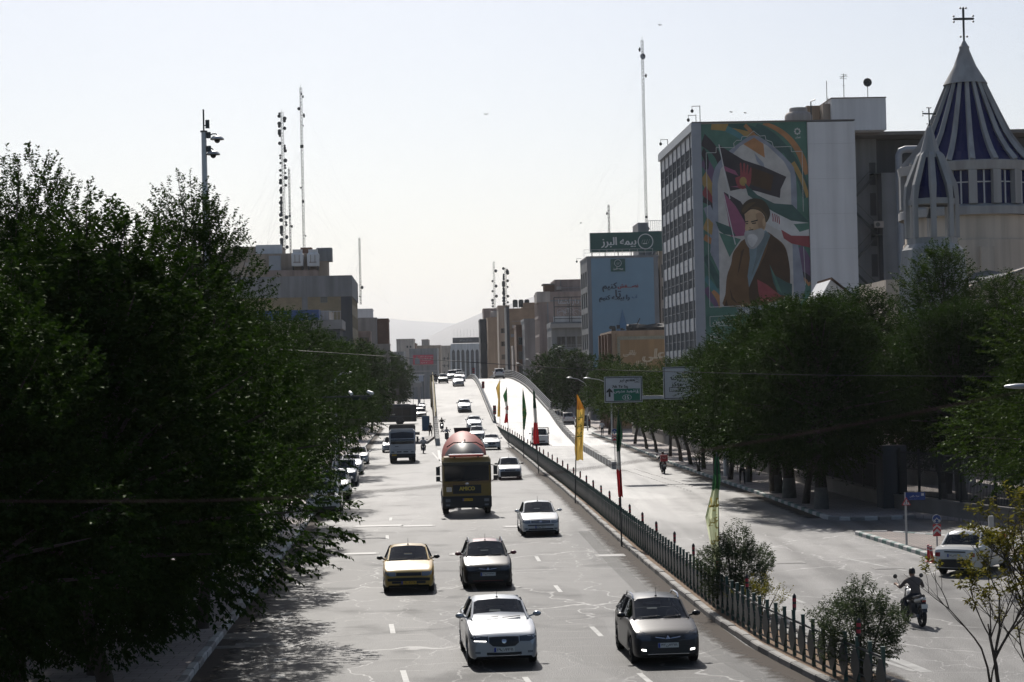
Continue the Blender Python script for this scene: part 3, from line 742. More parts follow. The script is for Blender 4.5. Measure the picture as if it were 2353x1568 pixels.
# second row and infill further from the road
for y, dx, k, s, lab in [(44, -3.6, K0B, .98, 'low spreading tree set back from the kerb at the lower left'), (51, -3.4, K0B, .98, 'low dark tree set back behind the near kerb trees'), (60, -3.6, K0B, .98, 'low dark tree set back left of the parked cars'), (47, -7.5, K1, .8, 'tall tree set back from the kerb at the far left'), (60, -6.5, K2, .98, 'tree set back behind the kerb row at the left'),
                         (76, -6.5, K3, 1.1, 'rounded tree set back in front of the rooftop cooling towers'), (98, -7, K3, 1.05, 'tree set back below the brown office building')]:
    plant_tree(k, LK(y) + dx, y, lab, GL, s)
for y, x, k, s, lab in [(344, -29.0, K6, 1.2, 'tree just behind the rear of the crossing bus'), (362, -28.5, K6, 1.28, 'tall tree behind the middle of the crossing bus'), (352, -25.5, K6, 1.15, 'tree beyond the crossing left of the flyover'), (372, -22.5, K6, 1.1, 'tree close to the flyover beyond the crossing'), (400, -29, K6, 1.15, 'dark tree far down the lower road'),
                        (430, -26.5, K6, 1.2, 'tree in front of the building with the red billboard'), (470, -27, K6, .95, 'farthest tree on the left of the lower road')]:
    plant_tree(k, x, y, lab, 'trees beyond the crossing', s)

GR = 'street trees along the right pavement'
right = [(98.4, 1.0, K4, .96, 'leaning street tree nearest the side street on the right'), (102.5, .9, K5, 1.05, 'slim street tree second from the side street corner'), (107.3, .9, K4, .98, 'broad dark street tree by the painted kerb'),
         (112, 1.1, K4, .94, 'broad street tree in front of the mural'), (118, 1.9, K5, .9, 'slender street tree in front of the mural building windows'), (123.6, .9, K4, .76, 'street tree beside the walking man'),
         (127, .3, K5, .93, 'thin street tree beside the walking man'), (135.5, .7, K4, .80, 'street tree by the pale weeds on the kerb'), (142, .7, K5, .92, 'street tree beside the delivery rider'),
         (149, .7, K5, .85, 'street tree just past the delivery rider'), (155, .7, K5, .88, 'street tree below the second gantry sign'), (164, .8, K5, .80, 'street tree behind the direction sign'),
         (174, .7, K5, .78, 'street tree left of the direction sign post'), (183, .7, K5, .82, 'twin trunk street tree further along the pavement'), (196, .8, K5, .86, 'street tree in front of the calligraphy wall'),
         (211, .8, K5, .84, 'street tree below the calligraphy wall corner'), (227, .9, K5, .9, 'street tree beside the far pedestrian')]
for y, dx, k, s, lab in right: plant_tree(k, RK(y) + .3 + dx * (.5 if y < 116 else 1), y, lab, GR, s, s * (1.2 if y < 116 and k is K4 else 1))
for y, x, k, s, lab in [(244, 12.0, K6, .88, 'tree beside the parked cars on the service road'), (262, 13.0, K6, .95, 'tree behind the parked cars on the service road'), (292, 9.3, K6, 1.0, 'rounded tree beside the blue banner building'),
                        (306, 7.2, K6, 1.08, 'large dark tree right of the flyover railing'), (322, 5.4, K6, 1.0, 'tree touching the flyover railing'), (340, 4.6, K6, .72, 'low tree behind the crest of the flyover railing'),
                        (360, 4.2, K6, .6, 'pale tree by the brick houses beyond the crest')]:
    plant_tree(k, x, y, lab, 'trees beside the flyover', s)
for x, y, k, s, lab in [(19.5, 112, K4, 1.04, 'wide tree behind the fence below the white wall'), (23.4, 108, K7, 1.16, 'tall light green tree rising in front of the bell tower'), (25.2, 93, K4, .78, 'low dark tree behind the fence above the street name sign'), (29, 87, K4, .78, 'dark tree behind the fence beyond the chevron sign'), (33.5, 91, K4, .85, 'dark tree filling the gap behind the fence at the right edge'), (22.4, 104.5, K4, .72, 'small dark tree close behind the gate pier'), (25.6, 103, K7, 1.0, 'light green tree in front of the church hall'),
                        (22.6, 101, K4, .93, 'dark tree behind the iron fence at the corner'), (27.5, 97, K4, .82, 'dark tree behind the street name sign'), (30.5, 104, K4, .85, 'dark tree at the right behind the iron fence'),
                        (20.6, 127, K4, .9, 'dark tree behind the garden wall left of the gable roof')]:
    plant_tree(k, x, y, lab, 'garden trees behind the iron fence', s)
plant_tree(K7, 17.6, 62, 'bright leafy tree at the right edge of the picture', None, .88, 1.12, 2.0)
plant_tree(K7, 19.6, 66.5, 'second leafy tree at the right edge behind the lamp head', None, .62, .9, 4.0)

# ------------------------------------------------------------------ shrubs on the median
def shrub_kind(seed, H, RR, sprays, per, leaf, m, shoots=14):
    rs = np.random.RandomState(seed); rnd = random.Random(seed)
    u = rs.normal(0, 1, (sprays, 3)); u /= np.linalg.norm(u, axis=1, keepdims=True)
    q = np.cbrt(rs.uniform(.08, 1, sprays))[:, None]; lump = (1 + .22 * np.sin(u[:, :1] * 5 + 1) * np.sin(u[:, 1:2] * 4 + 2) + .15 * np.sin(u[:, 2:] * 7))
    org = u * q * lump * np.array([RR, RR, H * .44]) + np.array([0, 0, H * .53])
    dr = u * .7 + np.array([0, 0, .8]) + rs.normal(0, .25, (sprays, 3)); dr /= np.linalg.norm(dr, axis=1, keepdims=True)
    V = [leaf_cloud(rs, org, dr, rs.uniform(.12, .28, sprays), per, leaf, .1, .42)]
    b = MB(); V2o = []; V2d = []
    for i in range(shoots):
        a = rnd.uniform(0, 6.28); r = RR * rnd.uniform(.1, .75); tip = Vector((r * math.cos(a), r * math.sin(a), H * rnd.uniform(.82, 1.08) * (1 - .25 * (r / RR) ** 2)))
        b.tube([(rnd.uniform(-.1, .1), rnd.uniform(-.1, .1), 0), (tip.x * .5, tip.y * .5, tip.z * .45), tip], [.028, .016, .004], 5)
        for k in range(5): V2o.append(tuple(tip * (1 - .07 * k))); V2d.append((rnd.uniform(-.4, .4), rnd.uniform(-.4, .4), 1))
    d2 = np.array(V2d); d2 /= np.linalg.norm(d2, axis=1, keepdims=True)
    V.append(leaf_cloud(rs, np.array(V2o), d2, np.full(len(V2o), .2), 7, leaf * 1.1, 0, .42))
    V = np.concatenate(V); V[:, 2] = np.maximum(V[:, 2], .03)
    return leaf_mesh('foliage', V, m), b.mesh('stem', BARK, 60)
def plant_shrub(kind, x, y, label, s=1, z=KH - .03, rz=0, name='shrub'):
    t = thing(name, label, 'shrub', (x, y, z), rz); t.scale = (s, s, s); link('foliage', kind[0], t); link('stem', kind[1], t)
S1 = shrub_kind(3, 2.25, 1.05, 2100, 9, .075, LEAFS); S2 = shrub_kind(4, 2.0, .98, 1900, 9, .07, LEAFS, 10); S3 = shrub_kind(5, 1.1, .75, 220, 9, .06, LEAFY, 8)
plant_shrub(S1, MK(57.6) + .95, 57.6, 'rounded dark leaved shrub behind the green flag on the median')
plant_shrub(S3, MK(55) + 1.15, 55.0, 'low yellowish shrub leaning out beside the dark shrub', 1.0)
plant_shrub(S2, MK(44.6) + 1.0, 44.6, 'rounded grey green shrub behind the fence near the lower right')
wk = shrub_kind(8, .8, .3, 70, 7, .07, LEAF2, 8); p = gnd(1603, 1098 - 20)
plant_shrub(wk, 12.75, 138, 'pale weeds growing at the painted kerb by the tree trunks', 1.6, .13)
for (x, y, s) in ((MK(62) + .8, 62, .5), (MK(49) + .9, 49, .45), (MK(66) + .7, 66, .35)): 
    plant_shrub(wk, x, y, 'small weeds at the foot of the median fence', s, KH - .03, y)['group'] if False else None
# bare branched sapling with yellow leaves close by at the lower right
t = thing('sapling', 'thin branched sapling with yellow green leaves at the lower right corner', 'tree', (9.4, 38.2, .1))
rnd = random.Random(21); rs = np.random.RandomState(21); b = MB(); lo = []; ld = []
def branch(p, d, ln, r, dep):
    pts = [p]; q = p
    for i in range(4):
        d = (d + Vector((rnd.uniform(-.2, .2), rnd.uniform(-.2, .2), .06))).normalized(); q = q + d * ln / 4; pts.append(q)
    b.tube(pts, [r * (1 - .13 * i) for i in range(5)], 6)
    if dep == 0 or r < .008:
        n = rnd.choice((0, 4, 6, 8))
        for i in range(n): lo.append(tuple(q - d * .03 * i)); ld.append((d.x + rnd.uniform(-.9, .9), d.y + rnd.uniform(-.9, .9), d.z + rnd.uniform(-.3, .5)))
        return
    for k in range(rnd.choice((2, 3, 3))):
        s = pts[rnd.choice((2, 3, 4))]; a = Vector((rnd.uniform(-1, 1), rnd.uniform(-.6, .6), rnd.uniform(-.1, .6)))
        branch(s, (d * .9 + a * .75).normalized(), ln * rnd.uniform(.55, .8), r * .55, dep - 1)
for (x0, y0, dx, dz, ln, r) in ((.95, .3, .12, 1, 1.9, .045), (1.2, 0, .1, 1, 1.7, .04), (.3, -.2, .0, 1, 1.5, .03), (-.1, 0, -.12, 1, 1.8, .045), (.45, .2, .05, 1, 2.0, .05), (.7, -.1, .25, 1, 1.7, .035), (-.3, .1, -.1, 1, 1.5, .03)):
    branch(Vector((x0, y0, 0)), Vector((dx, 0, dz)).normalized(), ln, r * 1.15, 4)
d2 = np.array(ld); d2 /= np.linalg.norm(d2, axis=1, keepdims=True)
V = leaf_cloud(rs, np.array(lo), d2, np.full(len(lo), .12), 4, .098, .1, .5)
b.build('stem', BARK, t, 60); link('foliage', leaf_mesh('foliage', V, LEAFY), t)

# ------------------------------------------------------------------ cars
def carglass():
    m = bpy.data.materials.new('car_glass'); m.use_nodes = True; nt = m.node_tree; o = nt.nodes['Material Output']; nt.nodes.remove(nt.nodes['Principled BSDF'])
    a = nt.nodes.new('ShaderNodeBsdfTransparent'); a.inputs[0].default_value = (.62, .66, .66, 1); g = nt.nodes.new('ShaderNodeBsdfGlossy'); g.inputs['Roughness'].default_value = .04; g.inputs['Color'].default_value = (.9, .95, 1, 1)
    f = nt.nodes.new('ShaderNodeFresnel'); f.inputs[0].default_value = 1.5; x = nt.nodes.new('ShaderNodeMixShader'); nt.links.new(f.outputs[0], x.inputs[0]); nt.links.new(a.outputs[0], x.inputs[1]); nt.links.new(g.outputs[0], x.inputs[2]); nt.links.new(x.outputs[0], o.inputs['Surface']); return m
GLASS = carglass(); GLASSD = mat('dark_glass', (.012, .016, .019), .06, var=0, spec=.7); SEATM = mat('seat_fabric', (.03, .03, .033), .85, var=.1)
TYRE = mat('tyre', (.014, .014, .014), .8, var=.1); RIM = mat('rim', (.30, .30, .31), .35, .7, var=.08); RIMD = mat('rim_dark', (.05, .05, .052), .4, .4, var=.1)
CHROME = mat('chrome', (.62, .62, .63), .18, .9, var=0); LAMP = mat('lamp_lens', (.22, .24, .26), .12, .2, var=0, spec=.8, coat=.5); LAMPD = mat('lamp_smoked', (.05, .055, .06), .1, .1, var=0, spec=.8, coat=.5)
LIT = mat('lamp_lit', (1, .97, .92), .3, var=0, emit=4.0); TAIL = mat('tail_lamp', (.28, .015, .012), .15, var=0, coat=.5)
PLATEW = mat('number_plate', (.62, .62, .58), .4, var=.05); PLATEY = mat('number_plate_yellow', (.62, .36, .02), .4, var=.05); PBLUE = mat('plate_blue', (.02, .05, .32), .4, var=0); INK = mat('plate_ink', (.012, .012, .012), .5, var=0)
UNDER = mat('underbody', (.012, .012, .012), .9, var=.1)
_wh = {}
def wheel_meshes(r, w, dark=False):
    k = (r, w, dark)
    if k not in _wh:
        t = MB().lathe([(r * .66, -w / 2), (r * .93, -w / 2), (r, -w * .36), (r, w * .36), (r * .93, w / 2), (r * .66, w / 2)], 22, axis='x').mesh('tyre', TYRE, 40)
        b = MB(); b.lathe([(r * .67, -w * .40), (r * .62, -w * .47), (r * .58, -w * .38), (0.001, -w * .34)], 18, axis='x'); b.lathe([(0.001, w * .34), (r * .58, w * .38), (r * .62, w * .47), (r * .67, w * .40)], 18, axis='x')
        b2 = MB()
        for s in (-1, 1):
            for j in range(5):
                a = j * 1.2566; b2.bar((s * w * .44, r * .1 * math.cos(a), r * .1 * math.sin(a)), (s * w * .46, r * .62 * math.cos(a), r * .62 * math.sin(a)), r * .2, .02)
        o = len(b.v); b.v += b2.v; b.f += [tuple(i + o for i in f) for f in b2.f]; b.m += [1] * len(b2.f)
        _wh[k] = (t, b.mesh('rim', [RIMD, RIMD if dark else RIM], 40))
    return _wh[k]
def add_wheels(t, pos, r, w, dark=False):
    tm, rm = wheel_meshes(r, w, dark)
    for x, y in pos:
        o = link('wheel', tm, t, (x, y, r)); link('rim', rm, o)
class Body:
    def __init__(s, mb): s.mb = mb; s.bvh = BVHTree.FromPolygons([Vector(v) for v in mb.v], mb.f)
    def hit(s, axis, u, v):
        o, d = {'front': ((u, -4, v), (0, 1, 0)), 'rear': ((u, 20, v), (0, -1, 0)), 'right': ((6, u, v), (-1, 0, 0)), 'left': ((-6, u, v), (1, 0, 0)), 'top': ((u, v, 6), (0, 0, -1))}[axis]
        d = Vector(d); p = s.bvh.ray_cast(Vector(o), d)[0]
        return (p, d) if p is not None else (s.bvh.find_nearest(Vector(o) + d * 4)[0], d)
    def patch(s, cols, axis, off=.008, nv=3, nu=3):
        cs = []
        for (u0, t0, b0), (u1, t1, b1) in zip(cs0 := cols, cols[1:]):
            for k in range(nu): f = k / nu; cs.append((u0 + (u1 - u0) * f, t0 + (t1 - t0) * f, b0 + (b1 - b0) * f))
        cs.append(cols[-1]); b = MB(); n = len(cs); g = []
        for u, tp, bt in cs:
            for k in range(nv + 1):
                p, d = s.hit(axis, u, bt + (tp - bt) * k / nv); g.append(p - d * off)
        fs = []
        for i in range(n - 1):
            for k in range(nv): fs.append((i * (nv + 1) + k, (i + 1) * (nv + 1) + k, (i + 1) * (nv + 1) + k + 1, i * (nv + 1) + k + 1))
        b.add(g, fs)
        ring = [i * (nv + 1) for i in range(n)] + [(n - 1) * (nv + 1) + k for k in range(1, nv + 1)] + [i * (nv + 1) + nv for i in range(n - 2, -1, -1)] + [k for k in range(nv - 1, 0, -1)]
        o = len(b.v); b.v += [tuple(Vector(b.v[i]) + d * (off + .012)) for i in ring]; m = len(ring)
        for i in range(m): b.f.append((ring[i], ring[(i + 1) % m], o + (i + 1) % m, o + i)); b.m.append(0)
        return b
def part(t, body, name, m, cols, axis='front', off=.008, mirror=False, smooth=40, nv=3):
    outs = []
    sets = [cols]
    if mirror: sets.append([(-u, a, b) for u, a, b in cols])
    if axis == 'side': pairs = [(cols, 'right'), (cols, 'left')]
    else: pairs = [(c, axis) for c in sets]
    for c, ax in pairs:
        outs.append(body.patch(c, ax, off, nv).build(name, m, t, smooth))
    return outs
def plate(t, ctr, w, h, txt, yellow=False, rear=False, name='number_plate'):
    b = MB(); b.box(-w / 2, -.012, -h / 2, w / 2, 0, h / 2)
    p = b.build(name, PLATEY if yellow else PLATEW, t, None, ctr, math.pi if rear else 0)
    MB().box(-w / 2 + .004, -.016, -h / 2 + .004, -w / 2 + .055, -.0125, h / 2 - .004).build('plate_band', PBLUE, p)
    if txt:
        lettering(txt, INK, p, (.02, -.014, 0), h=h * .62, w=w * .76, persian=False, depth=0, name='plate_number', bold=.002)
    return p
def car(name, label, cat, P, loc, rz, group=None):
    t = thing(name, label, cat, loc, rz, group)
    L, W, H = P['L'], P['W'] / 2, P['H']; yc, y2, y3, y4 = P['yc'], P['y2'], P['y3'], P['y4']; zc = P['zc']; zd = P['zd']; wt = W * P.get('wt', .70); r = P.get('r', .30)
    zb = P.get('zb', .22); fw, rw = P['fw'], P['rw']; zn = P.get('zn', .70)
    top = P.get('top') or [(0, zn - .16), (.04, zn - .09), (.10, zn - .02), (.24, zn + .05), (.6, zn + .05 + (zc - zn - .05) * .5), (yc, zc), (y4, zd + .0), (L - .16, zd - .02), (L - .05, zd - .10), (L, zd - .32)]
    wid = [(0, .80), (.05, .87), (.16, .93), (.45, .975), (1.1, 1), (L - 1.1, 1), (L - .3, .96), (L - .1, .90), (L, .84)]
    roof = [(y2, H - .03), (y2 + .25, H), ((y2 + y3) / 2 + .2, H + .005), (y3 - .3, H - .02), (y3, H - .05)]
    ra = r + .065; st = {0, .04, .10, .24, .6, yc, yc + (y2 - yc) * .33, yc + (y2 - yc) * .66, (y3 + y4) / 2, y2, y2 + .25, (y2 + y3) / 2, y3 - .3, y3, y4, L - .16, L - .05, L}
    for w in (fw, rw):
        for k in (-1, -.92, -.7, -.38, 0, .38, .7, .92, 1): st.add(w + k * ra)
    st = sorted(x for x in st if 0 <= x <= L); st = [a for i, a in enumerate(st) if i == 0 or a - st[i - 1] > .012]
    b = MB(); secs = []
    for y in st:
        w = W * lerp(wid, y); zt = lerp(top, y); z0 = zb + (.06 if y < .02 or y > L - .02 else 0)
        for q in (fw, rw):
            if abs(y - q) < ra: z0 = max(z0, r + math.sqrt(max(0, ra * ra - (y - q) ** 2)) * 1.0)
        z0 = min(z0, zt - .12); zm = max(z0 + .06, z0 * .45 + zt * .55); z1 = min(z0 + .08, zm - .02)
        row = [(w * .95, z0), (w * .99, z1), (w, zm), (w * .985, max(zm + .01, zt - .08)), (w * .94, zt)]
        zr = None
        if y2 - 1e-6 <= y <= y3 + 1e-6: zr = lerp(roof, y)
        elif yc < y < y2: f = (y - yc) / (y2 - yc); zr = zt + .02 + (lerp(roof, y2) - zt - .02) * f
        elif y3 < y < y4: f = (y4 - y) / (y4 - y3); zr = zt + .02 + (lerp(roof, y3) - zt - .02) * f
        if zr is not None:
            f = 1.0
            if y < y2: f = (y - yc) / (y2 - yc)
            if y > y3: f = (y4 - y) / (y4 - y3)
            wu = W * .80 + (wt - W * .80) * f; row += [(W * .90, zt + .015), (wu, max(zt + .02, zr - .06 * f)), (wu * .80, zr), (0, zr + .03)]
        else:
            row += [(w * .90, zt + .012), (w * .80, zt + .02), (w * .5, zt + .032), (0, zt + .04)]
        secs.append([(x, y, z) for x, z in row] + [(-x, y, z) for x, z in row[-2::-1]])
    for i in range(len(secs) - 1):        # triangles, so that what is laid on the skin meets it exactly
        m_ = len(secs[0]); a_ = secs[i]; c_ = secs[i + 1]; fs = []; h_ = (m_ - 1) // 2
        ya, yb_ = a_[0][1], c_[0][1]; tg = []
        for k in range(m_ - 1):
            q_ = 0
            if k in (6, 7, 8, 9): q_ = 1 if ya > yc - 1e-4 and yb_ < y2 + 1e-4 else 2 if ya > y3 - 1e-4 and yb_ < y4 + 1e-4 else 0
            if k in (5, 10) and ya > yc + (y2 - yc) * .3 and yb_ < y3 + (y4 - y3) * .55: q_ = 3
            tg += [q_, q_]
            fs += [(m_ + k + 1, k + 1, k), (m_ + k, m_ + k + 1, k)] if k >= h_ else [(m_ + k, k + 1, k), (m_ + k, m_ + k + 1, k + 1)]
        b.add(a_ + c_, fs); b.m[-len(tg):] = tg
    bm_ = bmesh.new(); me_ = b.mesh('x', [P['paint']] * 4); bm_.from_mesh(me_); bmesh.ops.remove_doubles(bm_, verts=bm_.verts, dist=1e-5); bm_.verts.index_update()
    b = MB(); b.v = [tuple(v.co) for v in bm_.verts]; b.f = [tuple(v.index for v in f.verts) for f in bm_.faces]; TG = [f.material_index for f in bm_.faces]; b.m = [0] * len(b.f); bm_.free(); bpy.data.meshes.remove(me_)
    n = len(secs[0]); nr = (n + 1) // 2; nT = len(TG)
    for sec, fl in ((secs[0], 0), (secs[-1], 1)):
        for k in range(nr - 1):
            q = [sec[k], sec[k + 1], sec[n - 2 - k], sec[n - 1 - k]]
            if k == nr - 2: q = [sec[k], sec[k + 1], sec[n - 1 - k]]
            b.add(q, [tuple(range(len(q)))] if not fl else [tuple(range(len(q)))[::-1]])
    body = Body(b); pm = P['paint']
    sub = lambda keep: [f for i_, f in enumerate(b.f) if keep(TG[i_] if i_ < nT else 0)]
    def piece(fs):
        ix = sorted({i_ for f in fs for i_ in f}); mp_ = {v: j for j, v in enumerate(ix)}; o_ = MB(); o_.add([b.v[i_] for i_ in ix], [tuple(mp_[i_] for i_ in f) for f in fs]); return o_
    piece(sub(lambda q: q == 0)).build('body', [pm], t, 32)
    piece(sub(lambda q: q == 1)).build('windscreen', GLASS, t, 50); piece(sub(lambda q: q == 2)).build('rear_window', GLASS, t, 50)
    for s_ in (-1, 1): piece([f for f in sub(lambda q: q == 3) if s_ * sum(b.v[i_][0] for i_ in f) > 0]).build('side_window', GLASS, t, 50)
    u = MB().box(-W * .82, .12, .2, W * .82, L - .12, .5); u.build('underbody', UNDER, t)
    add_wheels(t, [(s * (W - .115), y) for y in (fw, rw) for s in (-1, 1)], r, .19, P.get('darkrim', False))
    # pillars and seats behind the glazing
    zr2, zr3, zdk = lerp(roof, y2), lerp(roof, y3), lerp(top, y4); yB = P.get('yB', (y2 + y3) / 2 + .08); wB = W * .90
    for s_ in (-1, 1):
        MB().tube([(s_ * W * .80, yc + .01, zc + .025), (s_ * wt, y2, zr2 - .055)], .034, 5).build('pillar', pm, t, 60)
        MB().tube([(s_ * wt, y3, zr3 - .055), (s_ * W * .80, y4 - .01, zdk + .03)], .042, 5).build('pillar', pm, t, 60)
        MB().bar((s_ * (W * .905), yB, lerp(top, yB)), (s_ * (wt + .006), yB, H - .075), .03, .09).build('pillar', BLACK, t)
        sx_ = s_ * W * .42
        if y3 - y2 > .9: MB().box(sx_ - .22, yc + .85, .45, sx_ + .22, yc + 1.3, .62).bar((sx_, yc + 1.3, .55), (sx_, yc + 1.5, 1.10), .44, .12).bar((sx_, yc + 1.52, 1.12), (sx_, yc + 1.55, 1.27), .24, .08).build('seat', SEATM, t)
    MB().box(-W * .72, yc - .05, zc - .25, W * .72, yc + .30, zc - .01).build('dashboard', UNDER, t)
    MB().box(-W * .75, y3 - .25, .45, W * .75, y3 + .1, min(1.02, zd + .06)).build('rear_seat', SEATM, t)
    MB().lathe([(.16, -.015), (.19, 0), (.16, .015)], 16, axis='y', c=(W * .42, yc + .48, zc + .02)).build('steering_wheel', BLACK, t)
    for x0, x1 in ((-W * .66, -.02), (.06, W * .6)):
        q = [body.hit('front', x0 + (x1 - x0) * k / 4, zc + .055 + (.03 * k / 4))[0] + Vector((0, -.02, .012)) for k in range(5)]
        MB().tube(q, .011, 4).build('wiper', BLACK, t)
    # lamps, grille, bumper
    for a in P.get('parts', ()): part(t, body, *a)
    if 'plate' in P:
        x, z, txt, yel = P['plate']; p, _ = body.hit('front', x, z); plate(t, (x, p.y - .012, z), .50, .115, txt, yel)
    if 'rplate' in P:
        x, z, txt, yel = P['rplate']; p, _ = body.hit('rear', x, z); plate(t, (x, p.y + .012, z), .50, .115, txt, yel, True)
    mc = P.get('mirror', pm); mx = W + .1; mz = zc + .10
    for s in (-1, 1):
        m = MB(); m.lathe([(.001, -.085), (.07, -.06), (.095, 0), (.09, .06), (.07, .075), (.001, .08)], 10, axis='y'); m.v = [(x * 1.15, y * .8, z * .72) for x, y, z in m.v]
        m.bar((-s * .19, .04, -.06), (0, 0, 0), .05, .04); m.build('wing_mirror', mc, t, 50, (s * mx, yc + .38, mz))
    if P.get('antenna', True):
        q = body.hit('top', 0, y2 + .12)[0]; MB().lathe([(.03, 0), (.022, .03), (.006, .035), (.004, .22), (0, .225)], 6).build('antenna', BLACK, t, None, tuple(q))
    if P.get('rails'):
        for s in (-1, 1):
            pts = [(s * (wt - .02), y2 + .12, H - .05), (s * (wt - .02), y2 + .25, H + .05), (s * (wt - .02), (y2 + y3) / 2, H + .065), (s * (wt - .02), y3 - .35, H + .04), (s * (wt - .02), y3 - .2, H - .06)]
            MB().tube(pts, .022, 6).build('roof_rail', P['rails'], t, 50)
    for s in (-1, 1):
        for yh in (yB - .18, yB + .75):
            if yh < L - .7: MB().cbox(0, 0, 0, .03, .17, .035).build('door_handle', P.get('handle', pm), t, None, (s * (W + .003), yh, zc - .1))
    if P.get('roofpaint'):
        q = body.patch([(y2 + .05, wt * .95, -wt * .95), (y3 - .08, wt * .95, -wt * .95)], 'top', .004, 6) if False else None
        b2 = MB(); g = []
        for i in range(7):
            for k in range(7): g.append(body.hit('top', -wt * .95 + wt * 1.9 * k / 6, y2 + .02 + (y3 - .1 - y2) * i / 6)[0] + Vector((0, 0, .006)))
        b2.add(g, [(i * 7 + k, i * 7 + k + 1, (i + 1) * 7 + k + 1, (i + 1) * 7 + k) for i in range(6) for k in range(6)]); b2.build('roof_panel', P['roofpaint'], t, 40)
    t['_L'] = L
    return t
def copy_car(src, label, loc, rz, group=None, repaint=None):
    o = dup(src, loc, rz, label, group)
    if repaint:
        for c in o.children:
            if c.type == 'MESH' and c.name.split('.')[0] in ('body', 'wing_mirror', 'door_handle', 'roof_panel'):
                if c.material_slots and c.material_slots[0].material.name in repaint[0]:
                    c.data = c.data.copy(); c.data.materials[0] = repaint[1]
    return o
def onroad(px, py, z=None, Y=None):
    """ground point below the pixel, following the ramp"""
    if z is not None: return gnd(px, py, z)
    q = gnd(px, py)
    if q.y < 190: return q
    d = ray(px, py); Yy = 150.0
    while Yy < 420:
        p = CAM + d * (Yy / d.y)
        if p.z <= deck(Yy) + .012: return Vector((p.x, Yy, deck(Yy) + .012))
        Yy += .5
    return p
def slope(y): return math.atan((deck(y + 1.5) - deck(y - 1.5)) / 3)
WHITE = paint('paint_white', (.62, .62, .61)); SILVER = paint('paint_silver', (.42, .44, .46), .3, metal=.35); TAXI = paint('paint_taxi', (.50, .31, .05), .34)
BLK = mat('paint_black', (.010, .010, .011), .3, spec=.35, coat=.08); GREY = mat('paint_grey', (.028, .028, .03), .32, .1, spec=.4, coat=.1); REDP = paint('paint_dull_red', (.20, .035, .04), .4); BLUEG = paint('paint_bluegrey', (.10, .12, .15), .28, metal=.3)
def lamp_cols(x0, x1, zt0, zb0, zt1, zb1): return [(x0, zt0, zb0), (x1, zt1, zb1)]
SED = dict(L=4.45, W=1.70, H=1.41, yc=1.25, y2=1.98, y3=3.15, y4=3.70, zc=.94, zd=.96, fw=.82, rw=3.50, zn=.70)
def face(W, zt, zb, m=LAMP, x0=.45, k=1.0, drop=.02): 
    w = W / 2
    return ('headlight', m, [(w * x0, zt, zb), (w * .72, zt + .005, zb + .005), (w * .90, zt + drop, zb + .03 + drop)], 'front', .010, True)
# near cars
taxi_parts = [face(1.70, .695, .565, x0=.50), ('grille', BLACK, [(-.41, .68, .575), (.41, .68, .575)], 'front', .010), ('bumper', BLACK, [(-.80, .50, .41), (-.4, .515, .41), (.4, .515, .41), (.80, .50, .41)], 'front', .035), ('bumper', BLACK, [(-.78, .31, .285), (.78, .31, .285)], 'front', .02), ('air_intake', BLACK, [(-.55, .40, .33), (.55, .40, .33)], 'front', .012), ('indicator', mat('amber', (.5, .2, .02), .2, var=0), [(.77, .68, .57), (.80, .68, .58)], 'front', .012, True)]
P = dict(SED, paint=TAXI, parts=taxi_parts, plate=(0, .36, '۵۴ت۳۸۲۱۱', True), mirror=BLACK, zn=.70)
p = onroad(943, 1358); taxi = car('taxi', 'yellow taxi sedan with black bumper driving in the left lane', 'car', P, (p.x, p.y - .82, 0), R(3.2))
hb_parts = [('headlight', LAMPD, [(.42, .74, .60), (.62, .82, .62), (.77, .86, .70)], 'front', .010, True), ('grille', BLACK, [(-.40, .72, .60), (0, .73, .58), (.40, .72, .60)], 'front', .010), ('badge_bar', CHROME, [(-.30, .70, .68), (-.08, .672, .65)], 'front', .022, True), ('air_intake', BLACK, [(-.55, .50, .32), (.55, .50, .32)], 'front', .014), ('fog_lamp', LAMPD, [(.56, .46, .37), (.68, .46, .38)], 'front', .014, True)]
badge = ('badge', CHROME, [(-.055, .66, .65), (-.02, .70, .64), (0, .735, .66), (.02, .70, .64), (.055, .66, .65)], 'front', .028)
HB = dict(L=4.0, W=1.67, H=1.46, yc=1.02, y2=1.72, y3=3.25, y4=3.88, zc=.98, zd=1.0, fw=.78, rw=3.22, zn=.74, r=.305)
P = dict(HB, paint=BLK, parts=hb_parts + [badge, ('splitter', REDP, [(-.5, .30, .285), (.5, .30, .285)], 'front', .02)], plate=(0, .505, '۲۱ج۳۱۷۷۰', False), mirror=REDP, roofpaint=REDP, rails=CHROME, darkrim=True)
p = onroad(1123, 1349); hatch = car('hatchback', 'black hatchback with dull red roof and red wing mirrors', 'car', P, (p.x, p.y - .78, 0), R(3.4))
sil_parts = [('headlight', LAMPD, [(.40, .745, .63), (.62, .765, .625), (.80, .775, .69)], 'front', .010, True), ('grille', BLACK, [(-.36, .735, .60), (-.27, .74, .52), (0, .745, .50), (.27, .74, .52), (.36, .735, .60)], 'front', .012), ('air_intake', BLACK, [(-.42, .375, .31), (0, .36, .29), (.42, .375, .31)], 'front', .012), ('fog_lamp', LAMP, [(.57, .40, .345), (.70, .40, .35)], 'front', .012, True),
             ('badge', CHROME, [(-.055, .675, .62), (0, .68, .575), (.055, .675, .62)], 'front', .022), ('bumper_trim', CHROME, [(-.40, .30, .285), (.40, .30, .285)], 'front', .018), ('day_light', LIT, [(-.43, .650, .632), (-.72, .662, .644)][::-1], 'front', .02), ('headlight_frame', BLACK, [(.38, .75, .62), (.40, .75, .62)], 'front', .008, True)]
